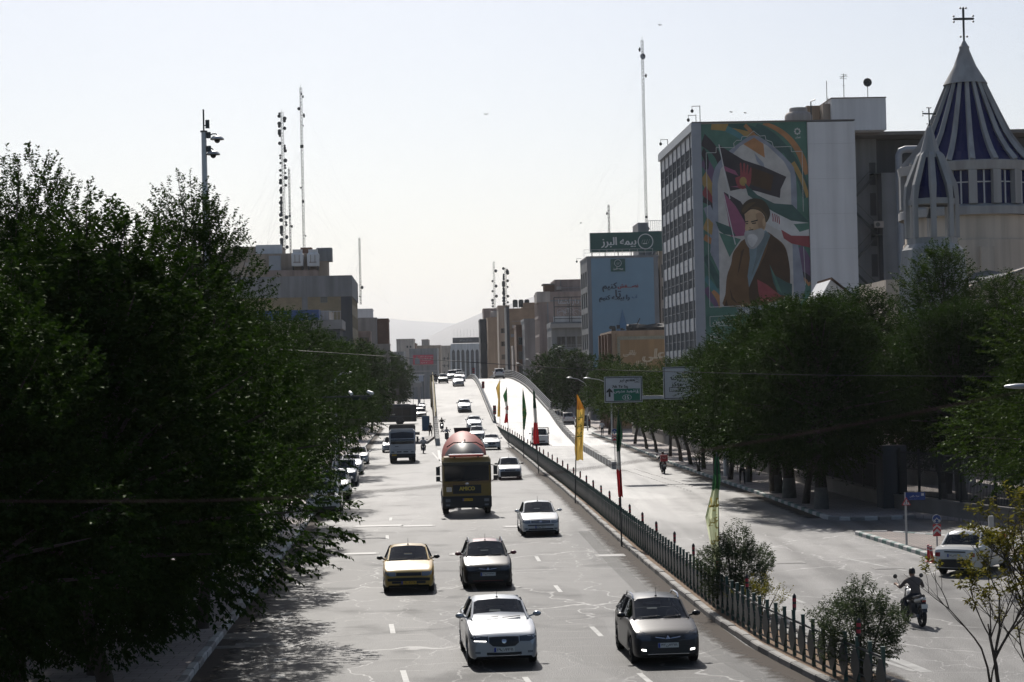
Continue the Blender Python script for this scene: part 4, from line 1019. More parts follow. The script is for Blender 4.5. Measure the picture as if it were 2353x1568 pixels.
P = dict(SED, L=4.55, W=1.73, H=1.46, yc=1.22, y2=1.92, y3=3.2, y4=3.85, zc=.99, zd=1.02, zn=.745, fw=.84, rw=3.55, r=.31, paint=SILVER, parts=sil_parts, plate=(0, .435, '۲۹ث۹۹۶۱۱', False), handle=BLACK)
p = onroad(1160, 1523); silver = car('sedan', 'silver sedan closest to the viewer in the middle lane', 'car', P, (p.x, p.y - .84, 0), R(5.0))
P = dict(HB, paint=GREY, parts=hb_parts[:-1] + [badge, ('fog_lamp', LIT, [(.53, .405, .365), (.64, .425, .385)], 'front', .016, True), ('splitter', CHROME, [(-.5, .30, .283), (.5, .30, .283)], 'front', .02)], plate=(0, .50, '۴۳ن۷۳۱۱۱', False), mirror=BLK, rails=CHROME, darkrim=True)
p = onroad(1531, 1520); grey = car('hatchback', 'dark grey hatchback with chrome roof rails close to the median fence', 'car', P, (p.x, p.y - .78, 0), R(4.6))
pars_parts = [('headlight', LAMP, [(.45, .70, .58), (.65, .71, .575), (.79, .715, .61)], 'front', .010, True), ('grille', BLACK, [(-.42, .70, .59), (0, .72, .58), (.42, .70, .59)], 'front', .010), ('grille_bar', CHROME, [(-.40, .67, .655), (.40, .67, .655)], 'front', .02), ('grille_bar', CHROME, [(-.38, .625, .61), (.38, .625, .61)], 'front', .02), ('badge', CHROME, [(-.05, .70, .61), (.05, .70, .61)], 'front', .026), ('bumper', BLACK, [(-.82, .515, .475), (0, .525, .475), (.82, .515, .475)], 'front', .03), ('air_intake', BLACK, [(-.55, .36, .30), (.55, .36, .30)], 'front', .012), ('fog_lamp', LAMP, [(.58, .38, .31), (.72, .38, .32)], 'front', .014, True)]
P = dict(SED, L=4.5, paint=WHITE, parts=pars_parts, plate=(0, .42, '۲۲ط۵۹۲۸۸', False), mirror=WHITE, paintb=0)
p = onroad(1243, 1230); pars = car('sedan', 'white sedan with silver bumper in the outer lane beside the fence', 'car', P, (p.x, p.y - .82, 0), R(3.0))
pride_parts = [('headlight', LAMP, [(.42, .72, .61), (.76, .72, .61)], 'front', .010, True), ('grille', BLACK, [(-.38, .715, .62), (.38, .715, .62)], 'front', .010), ('bumper', BLACK, [(-.79, .57, .30), (-.4, .585, .28), (.4, .585, .28), (.79, .57, .30)], 'front', .03)]
PR = dict(L=3.9, W=1.61, H=1.45, yc=1.05, y2=1.70, y3=2.95, y4=3.35, zc=.96, zd=.98, fw=.75, rw=3.08, zn=.73, r=.275)
P = dict(PR, paint=WHITE, parts=pride_parts, plate=(0, .43, '۸۲ج۴۴۶۷۰', False), mirror=BLACK)
p = onroad(1173, 1102); pride = car('hatchback', 'old white hatchback with a full black bumper by the mixer truck', 'car', P, (p.x, p.y - .75, 0), R(2.8))
def place(src, px, py, label, rz=2.8, repaint=None, group=None):
    p = onroad(px, py); o = copy_car(src, label, (p.x, p.y - .8, p.z), R(rz), group, repaint); o.rotation_euler = (slope(p.y), 0, R(rz)); return o
place(silver, 1131, 1034, 'white sedan with lit running lights behind the mixer truck', 2.6, (('paint_silver',), WHITE))
place(pars, 1097, 1012, 'silver sedan half hidden behind the red drum of the mixer truck', 2.6, (('paint_white',), SILVER))
place(silver, 1091, 988, 'silver hatch starting down the ramp behind the two sedans', 2.6, (('x',), WHITE))
mid = place(silver, 1068, 947, 'silver sedan with fog lamps alone in the middle of the ramp', 2.6)
crest = place(silver, 1054, 888, 'pale sedan just over the crest in front of the other cars', 2.6)
def atcar(src, px, Y, label, rz=2.6, repaint=None, dz=0):
    x = (at(px, 868, Y)).x; o = copy_car(src, label, (x, Y, deck(Y) + .012 + dz), R(rz), None, repaint); o.rotation_euler = (slope(Y + 2), 0, R(rz)); return o
GREENW = paint('paint_dark_green', (.02, .05, .035))
atcar(pride, 1018.5, 316, 'green taxi with a white bonnet glare at the crest beside the motorcycles', 2.6, (('paint_white',), GREENW))
# tall sport utility car
SUVP = dict(L=4.6, W=1.86, H=1.70, yc=1.2, y2=1.75, y3=3.85, y4=4.45, zc=1.12, zd=1.1, fw=.9, rw=3.65, zn=.88, r=.36, wt=.74, zb=.28)
suv_f = [('headlight', LAMPD, [(.45, .90, .78), (.80, .95, .84)], 'front', .010, True), ('grille', BLACK, [(-.4, .88, .62), (.4, .88, .62)], 'front', .010), ('air_intake', BLACK, [(-.7, .5, .34), (.7, .5, .34)], 'front', .012)]
suv_r = [('tail_light', TAIL, [(.56, 1.06, .90), (.84, 1.04, .92)], 'rear', .012, True), ('bumper', BLACK, [(-.75, .52, .36), (.75, .52, .36)], 'rear', .014)]
suv = car('sport_utility_car', 'white tall car driving away at the crest of the far carriageway', 'car', dict(SUVP, paint=WHITE, parts=suv_f + suv_r, rplate=(0, .80, None, False), plate=(0, .55, None, False), rails=CHROME), (0, 0, 0), 0)
x = at(1145, 868, 333).x; suv.location = (x, 337, deck(335) + .012); suv.rotation_euler = (0, 0, R(182.5))
atcar(suv, 1040, 327, 'white sport utility car in the middle of the group at the crest', 2.6)
atcar(silver, 1057, 322, 'white sedan at the crest right of the sport utility car', 2.6, (('paint_silver',), WHITE))
atcar(suv, 1053, 334, 'farthest car at the crest showing only its roof rack', 2.6)
# cars parked under the left trees
GPL = 'cars parked along the left kerb'
for (px, py, src, rp, lab) in ((797, 1185, suv, None, 'white parked car nearest the viewer under the left tree'), (808, 1150, suv, None, 'second parked car under the tree, white with a rounded nose'),
                           (822, 1118, suv, (('paint_white',), BLUEG), 'third parked car, dark blue grey and tall'), (827, 1092, silver, None, 'fourth parked car, silver with a black mirror'), (825, 1068, pars, None, 'farthest parked car in the row, white')):
    q = gnd(px, py); o = copy_car(src, lab, (LK(q.y + .9) + .50, q.y, .006), R(2.9), GPL, rp)
q = gnd(885, 1041); copy_car(pars, 'white sedan half hidden behind the white truck', (q.x + .55, q.y, .006), R(2.7))
# parked cars on the right service road
GPR = 'cars parked beside the right service road'
for k, (Y, rp, lab) in enumerate(((283, None, 'white tall car parked nearest on the right service road'), (291, None, 'second car parked on the right service road, white'), (299, (('paint_white',), BLUEG), 'third car parked on the right service road, dark'), (307, None, 'farthest car parked on the right service road, pale'))):
    copy_car(suv, lab, (7.55 - k * .25, Y + 4, .006), R(183), GPR, rp)
copy_car(suv, 'dark car parked between the trees right of the white parked cars', (9.0, 268, .006), R(184), GPR, (('paint_white',), BLUEG))
# cars on the lower road beyond the bus
GFR = 'small cars on the lower road beyond the bus'
for (px, Y, src, rp, lab) in ((967, 352, suv, None, 'white car right behind the bus on the lower road'), (965.5, 372, pars, None, 'car with a roof rack second behind the bus'), (963, 420, pars, None, 'pale car midway down the lower road'), (969, 455, silver, None, 'silver car just before the grey bridge')):
    copy_car(src, lab, (at(px, 900, Y).x, Y, .006), R(2.6), GFR, rp)
# white saloon leaving on the right
pr_r = [('tail_light', TAIL, [(.50, .80, .66), (.76, .79, .67)], 'rear', .012, True), ('bumper', BLACK, [(-.79, .56, .32), (0, .58, .30), (.79, .56, .32)], 'rear', .03), ('boot_trim', BLACK, [(-.36, .84, .80), (.36, .84, .80)], 'rear', .012), ('side_moulding', BLACK, [(.5, .56, .52), (3.5, .58, .54)], 'side', .012)]
PS = dict(PR, L=4.0, y3=2.85, y4=3.30, zc=.95, zd=.97, paint=WHITE, parts=pride_parts + pr_r, rplate=(0, .70, '۱۷ی۲۲۴۲۲', False), mirror=BLACK, handle=BLACK)
p = onroad(2168, 1318); sal = car('sedan', 'white sedan turning away towards the side street on the right', 'car', PS, (0, 0, 0), 0)
dr = R(180 - 30); sal.rotation_euler = (0, 0, dr); rot = Matrix.Rotation(dr, 3, 'Z'); sal.location = Vector((p.x, p.y, 0)) - rot @ Vector((PR['W'] / 2 - .11, PR['rw'], 0))
p = gnd(2345, 1418); o = copy_car(silver, 'silver sedan cut off by the right edge behind the yellow leaves', (p.x + .9, p.y + 1.2, 0), R(250))

# ------------------------------------------------------------------ lorries, bus, pick-up
def loft_box(mb, secs, mi=0, cap=True):   # sections as lists of (x, z) at y
    q = [[(x, y, z) for x, z in pts] for y, pts in secs]; n = len(q[0])
    mb.loft(q, mi, closed=True)
    if cap: mb.add(q[0], [tuple(range(n))], mi); mb.add(q[-1], [tuple(range(n))[::-1]], mi)
    return mb
def rrect(w, z0, z1, c=.08): return [(-w + c, z0), (-w, z0 + c), (-w, z1 - c), (-w + c, z1), (w - c, z1), (w, z1 - c), (w, z0 + c), (w - c, z0)][::-1]
YEL = paint('lorry_yellow', (.22, .135, .010), .4, .3); DRUM_R = mat('drum_red', (.36, .095, .075), .62, var=.22, scale=2.5); DRUM_D = paint('drum_dark', (.06, .055, .058), .45, .1); AMB = mat('beacon_red', (.75, .06, .02), .25, var=0, coat=.4)
ORN = mat('emblem_yellow', (.62, .46, .05), .4, var=0)
def big_wheels(t, axles, W, r=.50, dual=()):
    for i, y in enumerate(axles):
        for s in (-1, 1):
            tm, rm = wheel_meshes(r, .56 if i in dual else .30)
            o = link('wheel', tm, t, (s * (W - (.30 if i in dual else .17)), y, r)); link('rim', rm, o)
p = onroad(1076, 1180)
mx_ = thing('concrete_mixer', 'yellow and black concrete mixer truck with a red drum', 'truck', (p.x, p.y - 1.4, 0), R(2.8))
b = MB(); loft_box(b, [(0.02, rrect(1.18, .95, 2.62, .06)), (.12, rrect(1.24, .9, 2.75, .08)), (.35, rrect(1.25, .85, 2.95, .12)), (1.7, rrect(1.25, .85, 2.97, .12)), (2.05, rrect(1.22, .85, 2.85, .12))]); cb = Body(b)
b.build('cab', YEL, mx_, 35)
part(mx_, cb, 'windscreen', GLASSD, [(-1.14, 2.55, 1.74), (0, 2.58, 1.72), (1.14, 2.55, 1.74)], 'front', .014, nv=4)
part(mx_, cb, 'side_window', GLASSD, [(.35, 2.5, 1.75), (1.15, 2.5, 1.65)], 'side', .012)
part(mx_, cb, 'nose_panel', BLACK, [(-.72, 1.55, 1.10), (.72, 1.55, 1.10)], 'front', .02)
part(mx_, cb, 'mat_board', CHROME, [(-1.05, 1.45, 1.2), (-.78, 1.45, 1.2)], 'front', .018)
q = cb.hit('front', 0, 1.3)[0]; lettering('AMICO', ORN, mx_, (0, q.y - .024, 1.36), h=.20, w=.78, depth=.006, name='nose_lettering', bold=.012)
b = MB().lathe([(0, -.02), (.10, -.015), (.11, 0)], 16, axis='y'); b.v = [(x, y, z * .6) for x, y, z in b.v]; b.build('badge', CHROME, mx_, 40, (0, q.y - .03, 1.60))
b = MB(); loft_box(b, [(-.10, rrect(1.15, .42, .92, .06)), (-.02, rrect(1.25, .38, .98, .06)), (.5, rrect(1.25, .38, .98, .06))]); b.box(-1.25, .5, .5, 1.25, .52, .98); bb = Body(b); b.build('bumper', BLACK, mx_, 35)
part(mx_, bb, 'headlight', LAMP, [(.86, .84, .70), (1.10, .84, .70)], 'front', .012, True)
part(mx_, bb, 'fog_lamp', LAMP, [(.88, .58, .49), (1.08, .58, .49)], 'front', .012, True)
plate(mx_, (.02, -.13, .80), .52, .13, '۲۸ج۸۲۲۱۱', True)
b = MB(); b.tube([(-.85, .25, 3.02), (.85, .25, 3.02)], .06, 8); b.build('beacon_bar', AMB, mx_, 50); MB().cbox(-.6, .25, 2.97, .08, .1, .1).cbox(.6, .25, 2.97, .08, .1, .1).build('beacon_foot', BLACK, mx_)
MB().box(-1.2, -.05, 2.55, 1.2, .0, 2.70).build('sun_visor', mat('visor', (.05, .045, .03), .4), mx_)
MB().tube([(-.9, .7, 3.03), (.9, .7, 3.03)], .07, 8).build('roof_tube', CHROME, mx_, 50)
for s in (-1, 1):
    MB().bar((s * 1.24, .15, 2.55), (s * 1.46, -.08, 2.5), .035).bar((s * 1.24, .15, 1.7), (s * 1.46, -.08, 1.8), .035).build('mirror_arm', BLACK, mx_)
    MB().cbox(0, 0, .18, .20, .09, .44).cbox(0, 0, -.22, .21, .09, .26).build('wing_mirror', BLACK, mx_, None, (s * 1.46, -.1, 2.1))
for x0, x1 in ((-.95, -.2), (-.1, .7)): MB().bar((x0, cb.hit('front', x0, 1.74)[0].y - .03, 1.74), (x1, cb.hit('front', x1, 1.83)[0].y - .03, 1.83), .025).build('wiper', BLACK, mx_)
MB().box(-.45, .6, .55, -.30, 8.3, .95).box(.30, .6, .55, .45, 8.3, .95).box(-1.2, 2.1, .8, 1.2, 2.3, 1.2).box(-1.2, 1.0, .55, -1.0, 5, .85).build('chassis', UNDER, mx_)
big_wheels(mx_, (1.4, 3.1, 6.0, 7.35), 1.25, .52, (2, 3))
b = MB(); prof = [(0.0, 0), (.75, .0), (.95, .35), (1.12, 1.3), (1.20, 2.3), (1.18, 3.0), (1.0, 4.0), (.72, 5.1), (.55, 5.5), (.50, 5.6), (0, 5.5)]
b.lathe(prof, 28, axis='y'); nseg = 28
dm = [1 if i in (0, 1, 2) else 0 for i in range(len(prof) - 1) for k in range(nseg)]; b.m = dm
d_ = b.build('drum', [DRUM_R, DRUM_D], mx_, 40, (0, 2.5, 2.25)); d_.rotation_euler = (R(13), 0, 0)
MB().box(-.9, 2.35, 1.0, .9, 2.6, 2.3).build('drum_stand', DARKSTEEL, mx_); MB().bar((-.8, 7.4, .9), (-.6, 7.6, 3.2), .12).bar((.8, 7.4, .9), (.6, 7.6, 3.2), .12).build('rear_stand', DARKSTEEL, mx_)
b = MB(); b.loft([[(-.46, 7.6, 4.25), (.46, 7.6, 4.25), (.46, 8.6, 4.25), (-.46, 8.6, 4.25)], [(-.35, 7.9, 3.6), (.35, 7.9, 3.6), (.35, 8.3, 3.6), (-.35, 8.3, 3.6)]][::-1], closed=True); b.loft([[(-.44, 7.62, 4.25), (.44, 7.62, 4.25), (.44, 8.58, 4.25), (-.44, 8.58, 4.25)], [(-.33, 7.9, 3.62), (.33, 7.9, 3.62), (.33, 8.3, 3.62), (-.33, 8.3, 3.62)]], closed=True); b.build('hopper', DARKSTEEL, mx_)
b = MB(); b.tube([(-.95, 2.55, 3.4), (-.6, 2.6, 3.62), (.6, 2.6, 3.62), (.95, 2.55, 3.4)], .03, 5).tube([(0, 2.55, 3.6), (0, 2.5, 3.8)], .03, 5); b.build('drum_hoop', BLACK, mx_)
# white lorry
p = onroad(927, 1063); WP = paint('lorry_white', (.48, .49, .50), .45, .2)
wl = thing('box_lorry', 'white cab lorry with a dark cargo body on the left service road', 'truck', (p.x, p.y - 1.0, .006), R(2.9))
b = MB(); loft_box(b, [(0, rrect(1.02, .78, 2.0, .05)), (.10, rrect(1.08, .72, 2.1, .06)), (.42, rrect(1.09, .7, 2.72, .12)), (1.5, rrect(1.09, .7, 2.78, .12)), (1.6, rrect(1.07, .7, 2.7, .12))]); cb = Body(b); b.build('cab', WP, wl, 35)
part(wl, cb, 'windscreen', GLASSD, [(-.98, 2.50, 1.60), (0, 2.56, 1.57), (.98, 2.50, 1.60)], 'front', .014, nv=5)
part(wl, cb, 'side_window', GLASSD, [(.42, 2.4, 1.6), (1.2, 2.4, 1.5)], 'side', .012)
part(wl, cb, 'grille_slot', BLACK, [(-.48, .97, .88), (-.08, .97, .88)], 'front', .012, True); part(wl, cb, 'headlight', LAMP, [(.68, .98, .84), (.94, .98, .84)], 'front', .012, True); part(wl, cb, 'grille_slot', BLACK, [(-.8, 1.10, 1.075), (.8, 1.10, 1.075)], 'front', .012)
part(wl, cb, 'name_badge', BLACK, [(-.62, 1.40, 1.35), (-.32, 1.40, 1.35)], 'front', .01)
b = MB(); loft_box(b, [(-.06, rrect(1.05, .42, .76, .05)), (.3, rrect(1.1, .40, .78, .05))]); b.build('bumper', BLACK, wl, 35); plate(wl, (-.72, -.075, .66), .46, .12, None, True)
b = MB(); b.slabxz([(-1.0, 2.62), (1.0, 2.62), (.92, 2.86), (-.92, 2.86)], .30, .42); b.build('sun_visor', WP, wl)
MB().box(-1.12, 1.75, .95, -1.07, 6.2, 3.05).box(1.07, 1.75, .95, 1.12, 6.2, 3.05).box(-1.069, 1.75, .95, 1.069, 1.8, 3.05).box(-1.069, 1.801, .95, 1.069, 6.2, 1.0).box(-1.069, 6.15, 1.001, 1.069, 6.2, 3.05).build('cargo_body', mat('cargo_dark', (.03, .03, .03), .7), wl)
for s in (-1, 1):
    MB().bar((s * 1.08, .2, 2.2), (s * 1.27, .02, 2.15), .03).bar((s * 1.08, .2, 1.6), (s * 1.27, .02, 1.7), .03).cbox(s * 1.27, 0, 1.95, .18, .08, .48).build('wing_mirror', BLACK, wl)
for x0 in (-.8, .05): MB().bar((x0, cb.hit('front', x0, 1.58)[0].y - .03, 1.58), (x0 + .6, cb.hit('front', x0 + .6, 1.64)[0].y - .03, 1.64), .025).build('wiper', BLACK, wl)
MB().box(-.4, .5, .45, .4, 6.0, .75).build('chassis', UNDER, wl); big_wheels(wl, (1.0, 4.6), 1.08, .42, (1,))
# city bus crossing ahead
BUSC = paint('bus_navy', (.022, .034, .046), .35, .3); BUSG = mat('bus_window', (.02, .026, .03), .1, var=0, spec=.6)
Yb = 312; q = at(957, 950, Yb)
bus = thing('city_bus', 'dark navy city bus crossing the road ahead under the flyover', 'bus', (q.x, Yb, .006), R(90 + 1.5))
b = MB(); loft_box(b, [(0, rrect(1.15, .42, 2.9, .12)), (.12, rrect(1.24, .34, 3.02, .12)), (11.8, rrect(1.25, .34, 3.02, .12)), (12, rrect(1.2, .4, 2.95, .12))][::1]); b.v = [(x, y, z) for x, y, z in b.v]; bbd = Body(b); b.build('body', BUSC, bus, 35)
for k in range(8):
    y0 = .9 + k * 1.36
    if k in (0, 4): part(bus, bbd, 'door', BUSG, [(y0, 2.55, .5), (y0 + 1.22, 2.55, .5)], 'left', .012); part(bus, bbd, 'window', BUSG, [(y0, 2.5, 1.35), (y0 + 1.22, 2.5, 1.35)], 'right', .012)
    else: part(bus, bbd, 'window', BUSG, [(y0, 2.5, 1.35), (y0 + 1.22, 2.5, 1.35)], 'side', .012)
part(bus, bbd, 'windscreen', GLASSD, [(-1.05, 2.6, 1.1), (1.05, 2.6, 1.1)], 'front', .014); part(bus, bbd, 'waist_stripe', mat('bus_stripe', (.10, .15, .18), .4), [(.2, 1.24, 1.19), (11.8, 1.24, 1.19)], 'side', .014)
part(bus, bbd, 'notice', PLATEW, [(3.3, 1.62, 1.42), (4.1, 1.62, 1.42)], 'left', .02); part(bus, bbd, 'notice', PLATEW, [(9.8, 1.62, 1.42), (10.6, 1.62, 1.42)], 'left', .02)
MB().box(-1.0, 1, 3.03, 1.0, 11, 3.12).build('roof_rail', BUSC, bus); big_wheels(bus, (2.6, 8.6), 1.26, .48)
for y in (2.6, 8.6):
    for s in (-1, 1): MB().lathe([(.62, 0), (.66, s * .012), (.50, s * .014)], 18, axis='x', c=(s * 1.25, y, .50)).build('wheel_arch', mat('bus_arch', (.06, .075, .085), .5), bus)
# pick-up with a rack
p = onroad(1236, 1024)
pk_parts = [('tail_light', TAIL, [(.74, .92, .62), (.83, .92, .62)], 'rear', .012, True), ('bumper', BLACK, [(-.78, .50, .38), (.78, .50, .38)], 'rear', .05), ('tailgate_seam', BLACK, [(-.72, .955, .94), (.72, .955, .94)], 'rear', .008)]
PK = dict(L=4.9, W=1.72, H=1.66, yc=1.25, y2=1.75, y3=2.75, y4=2.95, zc=1.05, zd=.99, fw=.85, rw=3.9, zn=.78, r=.34, wt=.76, paint=WHITE, parts=pk_parts, rplate=(0, .72, None, False), mirror=BLACK, yB=2.6, top=[(0, .6), (.05, .7), (.12, .78), (.25, .85), (1.25, 1.05), (2.95, .99), (4.78, .99), (4.86, .97), (4.9, .9)])
pk = car('pickup_truck', 'white pick-up truck with a load rack driving up the far ramp', 'pickup truck', PK, (p.x + .15, p.y + 4.6, .006), R(182))
b = MB()
for s in (-1, 1):
    b.tube([(s * .80, 3.0, .98), (s * .80, 3.0, 1.78), (s * .80, 4.85, 1.78), (s * .80, 4.85, .98)], .03, 5).tube([(s * .80, 3.0, 1.4), (s * .80, 4.85, 1.4)], .02, 5)
for y in (3.0, 3.6, 4.2, 4.85): b.tube([(-.8, y, 1.78), (.8, y, 1.78)], .03, 5)
b.build('load_rack', DARKSTEEL, pk)
MB().box(-.70, 3.0, 1.0, .70, 4.7, 1.004).build('bed_liner', UNDER, pk)

# ------------------------------------------------------------------ people and motorcycles
SKIN = mat('skin', (.30, .17, .11), .5, var=.05); HAIR = mat('hair', (.012, .010, .009), .5, var=0); SHOE = mat('shoe', (.02, .018, .016), .5, var=0)
def cloth(name, c): return mat(name, c, .85, var=.12, scale=9)
def person_mesh(J, shirt, trou, sleeve='short', seed=0, hands=(), s=1.0):
    """one continuous skinned body from named joints"""
    names = [n for n in J if n not in ('look', 'grip', 'palmL', 'palmR')]; V = [J[n][0] for n in names]; rad = [J[n][1] for n in names]; ix = {n: i for i, n in enumerate(names)}
    E = [('pelvis', 'waist'), ('waist', 'chest'), ('chest', 'neck'), ('neck', 'skull')]
    for d in 'LR': E += [('chest', 'sh' + d), ('sh' + d, 'el' + d), ('el' + d, 'wr' + d), ('pelvis', 'hip' + d), ('hip' + d, 'kn' + d), ('kn' + d, 'an' + d), ('an' + d, 'to' + d)]
    me = bpy.data.meshes.new('sk'); me.from_pydata(V, [(ix[a], ix[b]) for a, b in E], [])
    o = bpy.data.objects.new('sk', me); COL.objects.link(o)
    m = o.modifiers.new('s', 'SKIN'); m.use_smooth_shade = True; o.modifiers.new('d', 'SUBSURF').levels = 1
    me.skin_vertices or None
    for i, r in enumerate(rad): me.skin_vertices[0].data[i].radius = (r, r) if not isinstance(r, tuple) else r
    me.skin_vertices[0].data[ix['pelvis']].use_root = True
    dg = bpy.context.evaluated_depsgraph_get(); ev = bpy.data.meshes.new_from_object(o.evaluated_get(dg)); bpy.data.objects.remove(o); bpy.data.meshes.remove(me)
    b = MB(); b.v = [tuple(v.co) for v in ev.vertices]; b.f = [tuple(p.vertices) for p in ev.polygons]; bpy.data.meshes.remove(ev)
    P = {n: Vector(J[n][0]) for n in names}
    lab = []
    for a, c in E:
        k = 0
        if a.startswith(('hip', 'kn')) or c.startswith('hip'): k = 1
        if a.startswith('an'): k = 3
        if a.startswith('el') or a == 'neck': k = 2
        if a.startswith('el') and sleeve == 'long': k = 0
        lab.append((P[a], P[c], k))
    for f in b.f:
        c = sum((Vector(b.v[i]) for i in f), Vector()) / len(f); best = 9; kk = 0
        for p, q, k in lab:
            d = q - p; t = max(0, min(1, (c - p).dot(d) / (d.length_squared + 1e-9))); dist = (c - p - d * t).length
            if k == 1 and p == P['pelvis'] and c.z > P['pelvis'].z + .05: continue
            if dist < best: best = dist; kk = k
        b.m.append(kk)
    # head with nose, ears, eyes
    hd = (P['skull'] - P['neck']).normalized(); fw = P['face'] if False else Vector(J.get('look', ((0, -1, 0), 0))[0]).normalized(); sd = fw.cross(Vector((0, 0, 1))).normalized(); up = sd.cross(fw).normalized() if True else hd
    hc = P['skull'] + hd * .045
    hv = MB(); hv.lathe([(.001, -.125), (.045, -.115), (.068, -.075), (.076, -.02), (.078, .035), (.070, .08), (.045, .112), (.001, .122)], 12)
    for x, y, z in hv.v:
        yy = y * 1.18 - (.012 if (y < -.05 and -.05 < z < .01) else 0); b.v.append(tuple(hc + sd * x + fw * (-yy) + up * z))
    o0 = len(b.v) - len(hv.v)
    for f in hv.f: b.f.append(tuple(i + o0 for i in f)); b.m.append(2)
    def blob(off, r, mi):
        q = MB().lathe([(.001, -r), (r * .8, -r * .6), (r, 0), (r * .8, r * .6), (.001, r)], 6); o1 = len(b.v)
        for x, y, z in q.v: b.v.append(tuple(hc + sd * (off[0] + x * (.5 if abs(off[0]) > .07 else 1)) + fw * (off[1] + y) + up * (off[2] + z)))
        for f in q.f: b.f.append(tuple(i + o1 for i in f)); b.m.append(mi)
    blob((0, .098, -.018), .017, 2); blob((.08, 0, -.01), .026, 2); blob((-.08, 0, -.01), .026, 2); blob((.03, .083, .008), .011, 4); blob((-.03, .083, .008), .011, 4); blob((0, .086, -.058), .014, 5)
    # hands: palm, four bent fingers of different lengths and a thumb
    for d in 'LR':
        w = P['wr' + d]; a = (w - P['el' + d]).normalized(); sx = 1 if w.x > P['pelvis'].x else -1
        hdn = Vector(J.get('palm' + d, ((0, 0, -1), 0))[0]); hdn = (hdn - a * hdn.dot(a)).normalized(); lat = a.cross(hdn).normalized(); grip = J.get('grip', 0)
        c0 = w + a * .01; o0 = len(b.v); pm = MB()
        pm.loft([[tuple(c0 + a * t + lat * u * wv + hdn * v * .014) for u, v in ((-1, -1), (1, -1), (1, 1), (-1, 1))] for t, wv in ((-.02, .026), (.03, .036), (.085, .04))], closed=True)
        for k, ln in enumerate((.062, .074, .070, .054)):
            u = (-.030 + .020 * k); st = c0 + a * .082 + lat * u; bend = .95 if grip else .35
            p1 = st + a * ln * .45 * (1 - bend * .3) + hdn * ln * .3 * bend; p2 = p1 + a * ln * .3 * (1 - bend) + hdn * ln * .45 * bend; p3 = p2 + (hdn * .6 - a * (.9 * bend - .3)) * ln * .25
            pm.tube([st, p1, p2, p3], [.0095, .009, .008, .0065], 5)
        st = c0 + a * .03 - lat * .034 * sx; pm.tube([st, st + a * .03 - lat * .028 * sx + hdn * .01, st + a * .06 - lat * .024 * sx + hdn * .03], [.012, .010, .008], 5)
        b.add(pm.v, pm.f, 2)
    return b.mesh('body', [cloth(*shirt), cloth(*trou), SKIN, SHOE, HAIR, mat('lip', (.22, .09, .07), .5, var=0)], 60), hc, fw, up, sd
def add_person(name_label, J, shirt, trou, loc, rz, head='hair', sleeve='short', helmet=None, group=None):
    me, hc, fw, up, sd = person_mesh(J, shirt, trou, sleeve)
    t = thing('person', name_label, 'person', loc, rz, group); link('body', me, t)
    b = MB()
    if head == 'hair': b.lathe([(.082, -.035), (.086, .03), (.078, .085), (.05, .118), (.001, .13)], 14)
    else: b.lathe([(.085, -.10), (.118, -.07), (.13, 0), (.122, .07), (.085, .125), (.001, .15)], 16)
    b.v = [tuple(hc + sd * x + fw * (-y * 1.2 - (.018 if head == 'hair' else 0)) + up * (z + .006)) for x, y, z in b.v]
    b.build('hair' if head == 'hair' else 'helmet', HAIR if head == 'hair' else helmet, t, 60)
    if head != 'hair':
        v = MB(); v.lathe([(.125, -.03), (.132, 0), (.126, .035)], 12, a0=R(215), a1=R(325)); v.v = [tuple(hc + sd * x * 1.03 + fw * (-y * 1.22) + up * z) for x, y, z in v.v]; v.build('visor', GLASSD, t, 60)
    return t
def ride_pose(lean=0.0, sit=.84, reach=.40, w=.33, hz=1.03, back=.22):
    J = {'pelvis': ((0, back, sit + .02), (.15, .12)), 'waist': ((0, back - .03 - lean * .4, sit + .20), (.14, .105)), 'chest': ((0, back - .11 - lean, sit + .37), (.165, .115)), 'neck': ((0, back - .11 - lean * 1.2, sit + .49), .058), 'skull': ((0, back - .16 - lean * 1.35, sit + .575), .062), 'look': ((0, -1, -.05), 0), 'grip': 1}
    for d, s in (('R', 1), ('L', -1)):
        J['sh' + d] = ((s * .185, back - .11 - lean, sit + .43), .066); J['el' + d] = ((s * .33, back - .28 - lean * .7, sit + .20), .047); J['wr' + d] = ((s * (w + .02), -reach + .10, hz + .03), .031); J['palm' + d] = ((0, 0, -1), 0)
        J['hip' + d] = ((s * .10, back - .02, sit), .105); J['kn' + d] = ((s * .20, -.15, sit - .10), .066); J['an' + d] = ((s * .18, .10, .33), .043); J['to' + d] = ((s * .19, -.07, .27), .036)
    return J
MCB = paint('motorcycle_black', (.014, .014, .015), .3); MCW = paint('motorcycle_white', (.55, .55, .55), .3); MCR = paint('motorcycle_red', (.25, .02, .02), .3); MCG = mat('engine_grey', (.10, .10, .105), .45, .6, var=.15)
